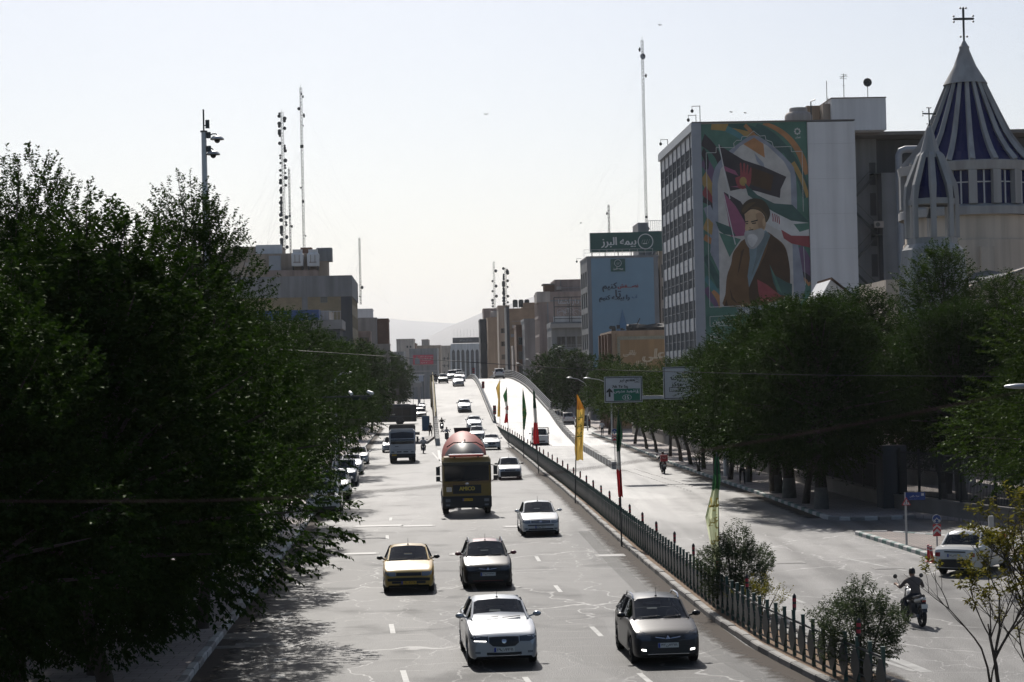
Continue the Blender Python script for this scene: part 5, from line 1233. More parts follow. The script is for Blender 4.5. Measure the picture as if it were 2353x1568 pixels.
def motorbike(label, loc, rz, body=MCB, scooter=False, lit=False, box=None, lean=0.0, group=None):
    t = thing('scooter' if scooter else 'motorcycle', label, 'motor scooter' if scooter else 'motorcycle', loc, rz, group); t.rotation_euler = (lean, 0, rz)
    r = .26 if scooter else .30; wb = .62 if scooter else .66; tw = .055
    tm = MB().lathe([(r - .085, -tw * .6), (r - .05, -tw), (r - .012, -tw * .72), (r, 0), (r - .012, tw * .72), (r - .05, tw), (r - .085, tw * .6)], 24, axis='x').mesh('tyre', TYRE, 60)
    rb = MB().lathe([(r - .085, -.035), (r - .11, -.03), (r - .11, .03), (r - .085, .035)], 20, axis='x').lathe([(.001, -.05), (.05, -.05), (.05, .05), (.001, .05)], 10, axis='x')
    for k in range(6): a = k * 1.047; rb.bar((0, .04 * math.cos(a), .04 * math.sin(a)), (0, (r - .1) * math.cos(a), (r - .1) * math.sin(a)), .03, .02)
    rm = rb.mesh('rim', RIMD, 40)
    for y in (-wb, wb): o = link('wheel', tm, t, (0, y, r)); link('rim', rm, o)
    hs = Vector((0, -wb + .30, .92)); fx = Vector((0, -wb, r))
    b = MB()
    for s in (-1, 1): b.tube([(s * .075, fx.y, fx.z), (s * .075, hs.y, hs.z)], .022, 6)
    b.build('fork', MCG, t, 50)
    b = MB()
    for k in range(7):
        a = R(30 + k * 20); rr = r + .035; c = [(x, -wb + rr * math.cos(a) * 1.0, r + rr * math.sin(a)) for x in (-.065, .065)]
        b.v += c
    b.f = [(2 * i, 2 * i + 1, 2 * i + 3, 2 * i + 2) for i in range(6)]; b.m = [0] * 6; b.build('front_mudguard', body, t, 60)
    b = MB(); b.tube([(-.36, hs.y + .08, 1.03), (-.2, hs.y + .02, 1.05), (0, hs.y - .02, .98), (.2, hs.y + .02, 1.05), (.36, hs.y + .08, 1.03)], .015, 6); b.build('handlebar', MCB, t, 50)
    for s in (-1, 1):
        b = MB(); b.tube([(s * .26, hs.y + .04, 1.05), (s * .34, hs.y - .01, 1.24)], .007, 4); b.lathe([(.001, -.015), (.06, -.01), (.062, .005), (.001, .01)], 10, axis='y', c=(s * .37, hs.y - .01, 1.28)); b.build('mirror', MCB, t, 50)
    b = MB().lathe([(.001, -.06), (.07, -.05), (.085, 0), (.06, .08), (.001, .1)], 14, axis='y', c=(0, hs.y - .08, .90)); b.build('headlight_shell', MCB, t, 50)
    MB().lathe([(.001, -.068), (.065, -.06), (.066, -.05)], 12, axis='y', c=(0, hs.y - .08, .90)).build('headlight', LIT if lit else LAMP, t, 50)
    if not scooter:
        b = MB(); loft_box(b, [(-.34, rrect(.06, .74, .86, .03)), (-.22, rrect(.13, .70, .95, .06)), (0, rrect(.13, .70, .95, .06)), (.12, rrect(.08, .72, .86, .04))]); b.build('fuel_tank', body, t, 50)
        b = MB(); loft_box(b, [(-.25, rrect(.12, .30, .58, .04)), (-.05, rrect(.14, .24, .66, .05)), (.2, rrect(.12, .26, .6, .05))]); b.tube([(.1, -.2, .3), (.13, .2, .22), (.15, .75, .32)], [.025, .03, .05], 7); b.build('engine', MCG, t, 45)
        b = MB(); loft_box(b, [(.06, rrect(.10, .74, .82, .03)), (.3, rrect(.14, .72, .81, .035)), (.62, rrect(.12, .76, .86, .035)), (.72, rrect(.08, .80, .88, .03))]); b.build('seat', MCB, t, 50)
        b = MB(); loft_box(b, [(.35, rrect(.10, .62, .74, .03)), (.62, rrect(.10, .68, .78, .03)), (.88, rrect(.05, .76, .82, .02))]); b.build('tail', body, t, 50)
        MB().bar((0, -.35, .75), (0, -.25, .4), .05).bar((0, .1, .7), (0, .3, .35), .05).bar((.09, .15, .32), (.09, wb, r), .035).bar((-.09, .15, .32), (-.09, wb, r), .035).build('frame', MCB, t)
    else:
        b = MB(); loft_box(b, [(-.50, rrect(.10, .45, .95, .04)), (-.42, rrect(.22, .28, .98, .06)), (-.36, rrect(.20, .28, .95, .06))]); b.build('apron', body, t, 45)
        b = MB(); loft_box(b, [(-.40, rrect(.2, .26, .34, .03)), (.1, rrect(.2, .26, .36, .03))]); loft_box(b, [(.05, rrect(.16, .3, .72, .06)), (.3, rrect(.2, .38, .76, .06)), (.75, rrect(.12, .5, .76, .06))]); b.build('body', body, t, 45)
        b = MB(); loft_box(b, [(.0, rrect(.12, .73, .80, .03)), (.4, rrect(.16, .76, .84, .03)), (.75, rrect(.1, .80, .88, .03))]); b.build('seat', MCB, t, 50)
        MB().lathe([(.001, -.02), (.06, -.015), (.06, 0)], 10, axis='y', c=(0, -.52, .72)).build('headlight', LIT if lit else LAMP, t, 50)
    MB().cbox(0, .86, .72, .10, .03, .05).build('tail_light', TAIL, t); MB().cbox(0, .90, .58, .17, .01, .12).build('number_plate', PLATEW, t)
    MB().bar((0, .78, .74), (0, .92, .42), .14, .015).build('rear_mudguard', MCB, t)
    if box:
        q = tag(MB().box(-.24, .42, .86, .24, .88, 1.30).build('delivery_box', box, t), None); q.name = 'delivery_box'
        b = MB(); lettering('Snapp!', WHITEP, q, (0, .885, 1.10), h=.1, depth=0, name='box_lettering').rotation_euler = (0, 0, math.pi)
        MB().box(-.245, .415, 1.24, .245, .885, 1.31).build('box_lid', box, q)
    return t
def rider(px, py, rz, mlabel, plabel, body, shirt, trou, scooter=False, head='hair', helmet=None, sleeve='short', lit=False, box=None, lean=0, Y=None):
    p = onroad(px, py) if Y is None else Vector((at(px, py, Y).x, Y, deck(Y) + .012)); loc = (p.x, p.y, p.z + .006); r_ = R(rz)
    tl = slope(p.y) if rz < 90 else 0
    m = motorbike(mlabel, loc, r_, body, scooter, lit, box); m.rotation_euler = (tl, 0, r_)
    J = ride_pose(lean + .05, .79 if not scooter else .81, .42 if not scooter else .40)
    if scooter:
        for d, s in (('R', 1), ('L', -1)): J['kn' + d] = ((s * .17, -.22, .74), .066); J['an' + d] = ((s * .14, -.12, .44), .043); J['to' + d] = ((s * .14, -.30, .40), .036)
    a = add_person(plabel, J, shirt, trou, loc, r_, head, sleeve, helmet); a.rotation_euler = (tl, 0, r_)
HELB = paint('helmet_black', (.015, .015, .015), .2); HELW = paint('helmet_white', (.45, .45, .45), .25)
JEAN = ('dark_trousers', (.022, .024, .032)); BLKC = ('black_trousers', (.012, .012, .012))
rider(2100, 1435, 188, 'black and white motorcycle ridden away on the right carriageway', 'rider in a brown shirt and dark trousers seen from behind', MCW, ('shirt_brown', (.105, .085, .075)), JEAN, lean=.02)
rider(1524, 1088, 182.5, 'motorcycle carrying a red delivery box along the right kerb', 'delivery rider seen behind the red box', MCB, ('shirt_dark', (.04, .04, .045)), BLKC, box=paint('box_red', (.40, .02, .03), .4))
rider(973, 1042, 2, 'black motorcycle on the lower road beside the white lorry', 'rider with helmet and white shirt on the lower road', MCB, ('shirt_white', (.55, .56, .58)), BLKC, head='helmet', helmet=HELW, sleeve='long')
rider(1027, 1015, 2, 'dark scooter leading at the foot of the ramp', 'scooter rider in a white shirt at the foot of the ramp', MCB, ('shirt_pale', (.50, .50, .52)), BLKC, True, sleeve='long')
rider(1015.5, 991, 2, 'dark scooter with headlamp on the ramp behind the first scooter', 'scooter rider in dark clothes on the ramp', MCB, ('shirt_black', (.015, .015, .016)), BLKC, True, sleeve='long', lit=True)
rider(1001.5, 870, 2, 'motorcycle at the crest nearer the middle of the road', 'rider in black with helmet at the crest', MCB, ('shirt_black', (.015, .015, .016)), BLKC, head='helmet', helmet=HELB, sleeve='long', Y=316)
rider(993.5, 870, 2, 'motorcycle at the crest beside the left railing', 'rider with pale helmet at the crest beside the left railing', MCB, ('shirt_grey', (.12, .12, .13)), BLKC, head='helmet', helmet=HELW, sleeve='long', Y=318)
def walk_pose():
    J = {'pelvis': ((0, 0, .94), (.145, .11)), 'waist': ((0, -.01, 1.14), (.14, .10)), 'chest': ((0, -.02, 1.36), (.17, .115)), 'neck': ((0, -.03, 1.50), .055), 'skull': ((0, -.05, 1.60), .06), 'look': ((0, -1, 0), 0)}
    for d, s in (('R', 1), ('L', -1)):
        J['sh' + d] = ((s * .19, -.02, 1.42), .062); J['el' + d] = ((s * .27, .02 + s * .03, 1.13), .044); J['wr' + d] = ((s * .29, -.06 + s * .08, .88), .03); J['palm' + d] = ((-s, 0, 0), 0)
        J['hip' + d] = ((s * .10, 0, .90), .10); J['kn' + d] = ((s * .11, -s * .13 - .06, .50), .064); J['an' + d] = ((s * .11, -s * .20 + .04, .09 + (.05 if s < 0 else 0)), .042); J['to' + d] = ((s * .12, -s * .20 - .14, .045 + (.0 if s < 0 else .01)), .035)
    return J
p = gnd(1706, 1113, .14); add_person('man in a pale short sleeved shirt walking under the right trees', walk_pose(), ('shirt_sand', (.20, .19, .18)), BLKC, (p.x, p.y, .135), R(0))
p = gnd(1384, 1003, .14); add_person('person in a white top standing under the farther right trees', walk_pose(), ('shirt_snow', (.5, .5, .5)), BLKC, (p.x, p.y, .135), R(170))
p = gnd(979, 991, 0); add_person('person in dark clothes standing at the foot of the left ramp wall', walk_pose(), ('shirt_black', (.015, .015, .016)), BLKC, (-9.9, 236, .0), R(20), sleeve='long')

# ------------------------------------------------------------------ buildings
ROOFM = mat('roof_felt', (.16, .15, .14), .9, var=.2, scale=1)
def wallmat(n, c, var=.14):      # plaster with rain streaks and blotches
    m = mat(n, c, .88, var=var, scale=.35, bump=.15, bscale=6); nt = m.node_tree; b = nt.nodes['Principled BSDF']; src = b.inputs['Base Color'].links[0].from_socket
    g = nt.nodes.new('ShaderNodeNewGeometry'); mp_ = nt.nodes.new('ShaderNodeMapping'); mp_.inputs['Scale'].default_value = (1.3, 1.3, .07); nt.links.new(g.outputs['Position'], mp_.inputs[0])
    n2 = nt.nodes.new('ShaderNodeTexNoise'); n2.inputs['Scale'].default_value = 1.0; n2.inputs['Detail'].default_value = 6; nt.links.new(mp_.outputs[0], n2.inputs['Vector'])
    r = nt.nodes.new('ShaderNodeMapRange'); r.inputs[1].default_value = .32; r.inputs[2].default_value = .6; r.inputs[3].default_value = .90 if n == 'wall_white' else .74; r.inputs[4].default_value = 1.04; nt.links.new(n2.outputs['Fac'], r.inputs[0])
    v = nt.nodes.new('ShaderNodeVectorMath'); v.operation = 'SCALE'; nt.links.new(src, v.inputs[0]); nt.links.new(r.outputs[0], v.inputs['Scale']); nt.links.new(v.outputs[0], b.inputs['Base Color']); return m
def paneglass():
    m = mat('window_glass', (.02, .024, .028), .12, var=0, spec=.6); nt = m.node_tree; b = nt.nodes['Principled BSDF']; oi = nt.nodes.new('ShaderNodeObjectInfo'); cr = nt.nodes.new('ShaderNodeValToRGB')
    e = cr.color_ramp.elements; e[0].color = (.016, .02, .024, 1); e[0].position = .35; e[1].color = (.13, .125, .115, 1); e[1].position = 1; nt.links.new(oi.outputs['Random'], cr.inputs[0]); nt.links.new(cr.outputs[0], b.inputs['Base Color']); return m
GLASSB = paneglass()
BEIGE = wallmat('wall_beige', (.34, .28, .225)); TAN = wallmat('wall_tan', (.36, .26, .18)); GREYW = wallmat('wall_grey', (.22, .225, .23)); PALE = wallmat('wall_pale', (.42, .37, .33)); DKG = wallmat('wall_dark', (.075, .08, .088)); PINKB = wallmat('wall_pinkish', (.30, .235, .21)); WHITEW = wallmat('wall_white', (.62, .625, .63), .06); STONEB = wallmat('wall_stone', (.40, .345, .29)); BRWN = wallmat('wall_brown', (.17, .10, .07))
BRICKY = brickmat('brick_yellow', (.29, .235, .145), (.25, .20, .125), (.20, .17, .12), .5, .14, .02); BRICKT = brickmat('brick_tan', (.36, .245, .16), (.32, .22, .145), (.26, .19, .13), .5, .14, .02); BRICKR = brickmat('brick_red', (.22, .115, .075), (.19, .10, .065), (.16, .11, .08), .5, .14, .02); BLOCKB = brickmat('stone_block', (.33, .28, .235), (.29, .25, .21), (.20, .175, .15), 1.6, .8, .02)
FRAME = mat('window_frame', (.16, .165, .17), .5, var=.05); FRAMEW = mat('window_frame_white', (.5, .5, .5), .5, var=.05); ALU = mat('aluminium_panel', (.29, .31, .34), .45, .0, var=.08, scale=1.2); FIN = mat('facade_fin', (.20, .21, .22), .6, var=.12, scale=1.5)
def grid_wall(xs, zs, x0, x1, z0, z1, depth=.25):
    """wall in xz (facing -y) with recessed rectangular openings; xs, zs lists of (a, b)"""
    b = MB(); X = sorted({x0, x1} | {v for p in xs for v in p}); Z = sorted({z0, z1} | {v for p in zs for v in p})
    ino = lambda v, ps: any(a - 1e-6 <= v <= c + 1e-6 for a, c in ps)
    for i in range(len(X) - 1):
        for k in range(len(Z) - 1):
            cx, cz = (X[i] + X[i + 1]) / 2, (Z[k] + Z[k + 1]) / 2
            a, c, e, f = X[i], X[i + 1], Z[k], Z[k + 1]
            if ino(cx, xs) and ino(cz, zs):
                d = depth
                b.add([(a, 0, e), (c, 0, e), (c, 0, f), (a, 0, f), (a, d, e), (c, d, e), (c, d, f), (a, d, f)], [(0, 1, 5, 4), (1, 2, 6, 5), (2, 3, 7, 6), (3, 0, 4, 7)])
            else: b.add([(a, 0, e), (c, 0, e), (c, 0, f), (a, 0, f)], [(0, 1, 2, 3)])
    return b
_wm = {}
def window(parent, x, z, w, h, loc_fn, rz, depth=.18, mull=1, frame=None, trans=0, name='window'):
    k = (round(w, 2), round(h, 2), mull, trans, (frame or FRAME).name)
    if k not in _wm:
        g = MB(); g.add([(-w / 2, 0, -h / 2), (w / 2, 0, -h / 2), (w / 2, 0, h / 2), (-w / 2, 0, h / 2)], [(0, 1, 2, 3)])
        f = MB(); t = min(.07, w * .08)
        f.box(-w / 2, -.05, -h / 2, -w / 2 + t, .02, h / 2).box(w / 2 - t, -.05, -h / 2, w / 2, .02, h / 2).box(-w / 2 + t, -.05, -h / 2, w / 2 - t, .02, -h / 2 + t).box(-w / 2 + t, -.05, h / 2 - t, w / 2 - t, .02, h / 2)
        for i in range(mull): xx = -w / 2 + w * (i + 1) / (mull + 1); f.box(xx - t / 2, -.04, -h / 2 + t, xx + t / 2, .015, h / 2 - t)
        for i in range(trans): zz = -h / 2 + h * (i + 1) / (trans + 1); f.box(-w / 2 + t, -.035, zz - t / 2, w / 2 - t, .01, zz + t / 2)
        _wm[k] = (g.mesh('pane', GLASSB), f.mesh(name, frame or FRAME))
    pm, fm = _wm[k]
    o = link(name, fm, parent, loc_fn(x, depth - .02, z), rz); link('pane', pm, o, (0, .01, 0)); return o
def building(name, label, X, Y, w, d, h, m, side=1, cat='building', end=None, street=None, parapet=.5, frame=None, base=-.05, rz=None):
    """box building: end wall faces the viewer (local -y), the street wall is local x=0; side=+1 stands right of the street, -1 left.
       end / street: (list of column spans, list of storey spans[, mullions])"""
    t = thing(name, label, cat, (X, Y, 0), math.atan(-HEAD) if rz is None else rz)
    s = side
    E_, S_ = end or ([], []), street or ([], [])
    b = grid_wall(E_[0], E_[1], 0, w, base, h)
    if s < 0: b.v = [(x - w, y, z) for x, y, z in b.v]
    g2 = grid_wall(S_[0], S_[1], 0, d, base, h)
    if s > 0: vs = [(y, d - x, z) for x, y, z in g2.v]
    else: vs = [(-y, x, z) for x, y, z in g2.v]
    b.add(vs, g2.f)
    xa, xb = (0, w) if s > 0 else (-w, 0)
    far = xb if s > 0 else xa
    b.add([(far, 0, base), (far, d, base), (far, d, h), (far, 0, h)], [(0, 1, 2, 3) if s > 0 else (3, 2, 1, 0)]); b.add([(xa, d, base), (xa, d, h), (xb, d, h), (xb, d, base)], [(0, 1, 2, 3)])
    b.build('wall', m, t)
    MB().box(xa + .01, .01, h - .05, xb - .01, d - .01, h - .01).build('roof', ROOFM, t)
    if parapet:
        p = MB(); q = .25
        p.box(xa - .06, -.06, h - .02, xb + .06, q, h + parapet).box(xa - .06, d - q, h - .02, xb + .06, d + .06, h + parapet).box(xa - .06, q, h - .02, xa + q, d - q, h + parapet).box(xb - q, q, h - .02, xb + .06, d - q, h + parapet); p.build('parapet', m, t)
    for xs, zs, kind in ((E_[0], E_[1], 0), (S_[0], S_[1], 1)):
        mu = (E_ if kind == 0 else S_)[2] if len(E_ if kind == 0 else S_) > 2 else 1
        for a, c in xs:
            for e, f in zs:
                if kind == 0: fn = lambda x, dp, z: ((x if s > 0 else x - w), dp, z); rz_ = 0
                elif s > 0: fn = lambda x, dp, z: (dp, d - x, z); rz_ = R(-90)
                else: fn = lambda x, dp, z: (-dp, x, z); rz_ = R(90)
                window(t, (a + c) / 2, (e + f) / 2, c - a, f - e, fn, rz_, mull=mu, frame=frame)
    return t
def cols(n, a, b, frac): st = (b - a) / n; return [(a + st * (i + .5 - frac / 2), a + st * (i + .5 + frac / 2)) for i in range(n)]
def storeys(n, z0, fh, a, b): return [(z0 + i * fh + a, z0 + i * fh + b) for i in range(n)]
def hgt(py, px, Y): return at(px, py, Y).z
def xat(px, Y, py=700): return at(px, py, Y).x

# --- the office block with the painted end wall
MX, MY = xat(1605, 181, 550), 181.0; MH = hgt(283, 1603, 181); MWd = 10.2; MD = 25.5
mur = thing('office_block', 'tall office block with a huge painted mural on its end wall', 'building', (MX, MY, 0), math.atan(-HEAD))
MB().box(0.02, 0, -.05, MWd, MD, MH - .02).build('wall', CONC, mur)
MB().box(MWd + .005, -.25, -.05, MWd + 4.35, MD - 3, MH - .12).build('side_wall', WHITEW, mur)
for k in range(9): MB().box(MWd + .01, -.262, 2 + k * 3.2, MWd + 4.34, -.251, 2.012 + k * 3.2).build('joint', CONC, mur)
MB().box(-.35, -.12, MH - .018, MWd + 4.4, MD, MH + .1).build('roof', ROOFM, mur)
nb = 8; bw = MD / nb; per = 2.82; sp = MB().box(-.12, .10, 0, -.02, bw - .30, .58).mesh('spandrel_panel', ALU)
finm = MB().box(-.20, -.14, 0, -.02, .14, MH - .2).mesh('facade_fin', FIN)
gl = MB().add if False else None
glm = MB().box(-.06, .1, 0, -.03, bw - .3, 1.62).mesh('pane', GLASSB); mulm = MB()
for k in range(1, 4): mulm.box(-.13, .1 + (bw - .4) * k / 4 - .05, 0, -.061, .1 + (bw - .4) * k / 4 + .05, 1.62)
mulm.box(-.12, .1, .75, -.062, bw - .3, .82); mulm = mulm.mesh('window', FIN)
for i in range(nb + 1): link('facade_fin', finm, mur, (0, i * bw, 0))
for i in range(nb):
    for j in range(11):
        z = MH - .55 - (j + .46) * per + .1 - .2
        if z < .2: continue
        for q in (0, 1): link('spandrel_panel', sp, mur, (0, i * bw + .14, z + q * .605))
        if z - 1.62 > 0: o = link('window', mulm, mur, (0, i * bw + .14, z - 1.61)); link('pane', glm, o)
MB().box(-.44, -.16, MH - .75, -.021, MD, MH - .02).build('cornice', ALU, mur)
MB().box(-.44, -.17, -.05, .45, -.02, MH - .02).build('corner_pier', ALU, mur)
# the mural: flat paint, laid in thin coats
def pc(c): return mat('mural_paint_%d_%d_%d' % tuple(int(v * 1000) for v in c), tuple(min(1, (v * .84 + sum(c) / 3 * .16) * 1.35) for v in c), .85, var=.26, scale=.9)
GRN = (.055, .14, .105); GRN2 = (.035, .085, .075); TEAL = (.05, .16, .17); DK = (.035, .03, .035); OCH = (.30, .19, .05); ORG = (.33, .15, .05); PUR = (.12, .07, .13); GREYB = (.19, .21, .25); CRM = (.36, .345, .32); BRN = (.115, .06, .022); BRN2 = (.055, .030, .014); MAG = (.22, .06, .12); REDM = (.22, .04, .045); SKN = (.36, .24, .13); BRD = (.27, .27, .265); BLU = (.13, .19, .21); TURB = (.045, .032, .018); INKM = (.02, .016, .014); WHM = (.40, .40, .39)
mural = thing('mural', 'painted mural of a bearded man in a dark turban and brown robe below flags', 'mural', (MX, MY, 0), math.atan(-HEAD)); _coat = [0]
def mp(x, y):
    xl = 268 + (y - 133) * 22 / 1337; xr = 900 + (y - 125) * 18 / 1345
    return (.46 + (x - xl) / (xr - xl) * (MWd - .48), MH - .1 - (y - 131) * .01605)
def coat(name, c, *polys, z=None):
    _coat[0] += 1; b = MB(); y = -.004 - .0016 * _coat[0]
    for pts in polys:
        q = [mp(*p) for p in pts]; n = len(q); ar = sum(q[i][0] * q[(i + 1) % n][1] - q[(i + 1) % n][0] * q[i][1] for i in range(n))
        if ar < 0: q = q[::-1]
        b.add([(x, y, zz) for x, zz in q], [tuple(range(n))])
    return b.build(name, pc(c) if isinstance(c, tuple) else c, mural)
def smooth(pts, n=4):   # closed Catmull-Rom outline
    out = []; m = len(pts)
    for i in range(m):
        p0, p1, p2, p3 = pts[i - 1], pts[i], pts[(i + 1) % m], pts[(i + 2) % m]
        for k in range(n):
            t = k / n; out.append(tuple(.5 * (2 * p1[j] + (p2[j] - p0[j]) * t + (2 * p0[j] - 5 * p1[j] + 4 * p2[j] - p3[j]) * t * t + (3 * p1[j] - p0[j] - 3 * p2[j] + p3[j]) * t ** 3) for j in (0, 1)))
    return out
def ribbon(c, pts, w0, w1):
    q = []; r = []
    for i, (x, y) in enumerate(pts):
        a, bq = pts[max(0, i - 1)], pts[min(len(pts) - 1, i + 1)]; dx, dy = bq[0] - a[0], bq[1] - a[1]; L_ = math.hypot(dx, dy) or 1; w = (w0 + (w1 - w0) * i / (len(pts) - 1)) / 2
        q.append((x - dy / L_ * w, y + dx / L_ * w)); r.append((x + dy / L_ * w, y - dx / L_ * w))
    cl = lambda p: (min(max(p[0], 268 + (p[1] - 133) * .0165), 900 + (p[1] - 125) * .0134), min(max(p[1], 133), 1500))
    q = [cl(p) for p in q]; r = [cl(p) for p in r]
    coat('painted_band', c, *[(q[i], q[i + 1], r[i + 1], r[i]) for i in range(len(q) - 1)])
coat('painted_ground', GRN, [(268, 133), (900, 126), (920, 1560), (292, 1560)])
bez = lambda a, b_, c, d, n=12: [tuple((1 - t) ** 3 * a[j] + 3 * (1 - t) ** 2 * t * b_[j] + 3 * (1 - t) * t * t * c[j] + t ** 3 * d[j] for j in (0, 1)) for t in [k / n for k in range(n + 1)]]
for c, pts, w0, w1 in ((OCH, bez((330, 140), (460, 150), (560, 170), (700, 300)), 50, 36), (DK, bez((270, 215), (330, 260), (380, 300), (380, 380)), 70, 20), (GRN2, bez((430, 135), (520, 150), (640, 160), (760, 300)), 34, 40), (TEAL, bez((420, 160), (520, 200), (560, 260), (640, 330)), 36, 22), (ORG, bez((640, 130), (760, 170), (860, 250), (900, 430)), 22, 42), (GRN2, bez((600, 140), (720, 200), (840, 330), (903, 560)), 26, 60), (PUR, bez((272, 330), (320, 380), (350, 430), (330, 560)), 60, 34), (OCH, bez((272, 420), (310, 470), (330, 520), (372, 600)), 60, 40), (REDM, bez((276, 500), (310, 540), (340, 590), (372, 650)), 50, 22), (DK, bez((277, 560), (320, 580), (340, 600), (360, 640)), 30, 12), (GREYB, bez((300, 600), (330, 660), (340, 760), (345, 880)), 46, 44), (OCH, bez((280, 690), (320, 720), (350, 750), (376, 770)), 70, 40), (ORG, bez((281, 770), (320, 800), (350, 810), (378, 820)), 34, 30), (GRN2, bez((284, 880), (310, 920), (350, 1000), (376, 1060)), 34, 40), (TEAL, bez((286, 1000), (320, 1040), (350, 1080), (376, 1130)), 30, 36), (PUR, bez((288, 1060), (310, 1110), (340, 1140), (360, 1170)), 34, 30), (ORG, bez((330, 1080), (350, 1100), (376, 1130), (386, 1172)), 20, 40), (PUR, bez((840, 850), (880, 900), (900, 960), (905, 1010)), 60, 70), (ORG, bez((800, 990), (850, 1000), (890, 1020), (908, 1060)), 26, 22), (DK, bez((850, 990), (880, 1000), (900, 1010), (910, 1040)), 30, 24), (TEAL, bez((820, 1040), (830, 1060), (836, 1090), (838, 1120)), 44, 44), (OCH, bez((812, 360), (840, 400), (880, 470), (902, 560)), 30, 20), (DK, bez((270, 280), (290, 300), (310, 340), (300, 390)), 40, 20), (ORG, bez((530, 140), (590, 200), (620, 240), (650, 320)), 22, 20)):
    ribbon(c, pts, w0, w1)
coat('painted_arch', GREYB, smooth([(336, 1172), (336, 700), (336, 430), (400, 320), (500, 240), (585, 200), (680, 250), (780, 340), (832, 440), (836, 800), (846, 1172)], 3)[2:])
coat('painted_arch', CRM, [(372, 1170), (366, 470), (384, 390), (440, 320), (500, 262), (585, 216), (665, 262), (760, 350), (800, 420), (806, 800), (812, 1170)])
coat('painted_panel', ORG, [(520, 250), (585, 214), (640, 250), (648, 330)]); coat('painted_panel', GREYB, [(585, 300), (640, 360), (648, 400), (600, 350)])
coat('painted_flag', DK, [(372, 250), (420, 280), (520, 340), (640, 380), (775, 440), (740, 510), (735, 560), (600, 520), (520, 500), (440, 515)])
coat('painted_flag', MAG, [(400, 370), (470, 400), (490, 430), (410, 400)], [(436, 490), (520, 500), (525, 480), (450, 490)]); coat('painted_flag', BRN2, [(560, 380), (700, 430), (680, 520), (560, 480)])
coat('painted_hand', REDM, smooth([(470, 440), (500, 430), (497, 365), (507, 358), (515, 420), (518, 362), (530, 362), (532, 420), (540, 370), (549, 372), (548, 425), (560, 385), (568, 392), (562, 470), (540, 500), (490, 500)], 2))
coat('painted_disc', OCH, [(517 + 22 * math.cos(k * .524), 462 + 26 * math.sin(k * .524)) for k in range(12)])
coat('painted_flag', GRN2, [(526, 470), (600, 540), (700, 590), (808, 600), (905, 700), (800, 690), (700, 640), (600, 580), (545, 540)]); coat('painted_flag', WHM, [(600, 580), (700, 640), (800, 690), (906, 705), (908, 778), (800, 780), (700, 730), (630, 690)]); coat('painted_flag', GRN, [(815, 710), (907, 705), (907, 740), (850, 755)]); coat('painted_flag', REDM, [(740, 740), (800, 775), (908, 780), (910, 845), (800, 820), (755, 790)])
coat('painted_flag', MAG, [(394, 515), (470, 570), (530, 680), (525, 770), (440, 775), (420, 640)]); coat('painted_flag', DK, [(394, 515), (500, 575), (560, 660), (530, 700), (470, 600)]); coat('painted_flag', GRN2, [(350, 685), (440, 720), (470, 770), (400, 760), (372, 740)]); coat('painted_flag', GRN, [(370, 750), (430, 770), (500, 790), (470, 830), (432, 890)]); coat('painted_pole', WHM, [(372, 250), (378, 250), (440, 560), (434, 560)], [(394, 515), (399, 515), (470, 820), (464, 820)])
coat('painted_emblem', REDM, *[[(x0, y0), (x0 + 5, y0 - 2), (x0 + 9, y0 + 26), (x0 + 8, y0 + 46), (x0 + 2, y0 + 44), (x0 + 3, y0 + 24)] for x0, y0 in ((700, 650), (712, 656), (724, 664), (687, 648))])
coat('painted_robe', BRN, smooth([(520, 790), (480, 830), (452, 870), (440, 930), (415, 1000), (405, 1100), (397, 1168), (560, 1172), (700, 1150), (760, 1120), (790, 1010), (780, 900), (757, 830), (700, 780), (640, 750)], 3)); coat('painted_robe', BRN2, smooth([(672, 770), (720, 800), (757, 840), (780, 900), (790, 1010), (770, 1110), (640, 1150), (560, 1168), (545, 1060), (600, 960), (650, 860)], 3)); coat('painted_robe', BRN2, [(500, 860), (520, 840), (490, 960), (475, 1005)], [(430, 1060), (450, 1120), (480, 1160), (440, 1130)], [(410, 1130), (420, 1166), (397, 1168)])
coat('painted_gown', BLU, [(548, 840), (620, 760), (648, 742), (676, 770), (640, 850), (600, 950), (545, 1065), (537, 1000), (552, 900)]); coat('painted_gown', (.10, .14, .15), [(600, 790), (655, 750), (676, 770), (630, 860), (580, 960), (556, 1010), (590, 890)])
coat('painted_flag', GRN2, [(668, 935), (700, 1000), (770, 1040), (800, 1050), (800, 1120), (720, 1110), (690, 1040)]); coat('painted_flag', GRN, [(668, 935), (684, 985), (712, 1080), (740, 1100), (700, 1000)]); coat('painted_flag', REDM, [(594, 1020), (650, 1050), (740, 1120), (620, 1168), (600, 1090)])
coat('painted_face', SKN, smooth([(522, 640), (530, 628), (580, 622), (625, 640), (648, 690), (640, 740), (600, 750), (530, 745), (528, 690)], 3)); coat('painted_face', (.26, .16, .085), smooth([(590, 650), (625, 645), (645, 690), (636, 735), (612, 742), (600, 700)], 3)); coat('painted_ear', SKN, smooth([(630, 680), (646, 672), (652, 695), (640, 720), (630, 712)], 3))
coat('painted_beard', BRD, smooth([(520, 760), (536, 742), (580, 740), (620, 730), (640, 750), (630, 790), (590, 840), (556, 846), (530, 815)], 3)); coat('painted_beard', WHM, smooth([(540, 770), (580, 764), (600, 790), (570, 835), (545, 815)], 3))
coat('painted_feature', INKM, [(523, 690), (545, 686), (545, 692), (524, 696)], [(560, 690), (600, 680), (601, 688), (561, 697)], [(528, 700), (543, 699), (542, 705), (530, 705)], [(566, 699), (592, 696), (590, 703), (568, 705)], [(545, 738), (575, 734), (573, 740), (546, 742)], [(548, 725), (560, 727), (556, 731)])
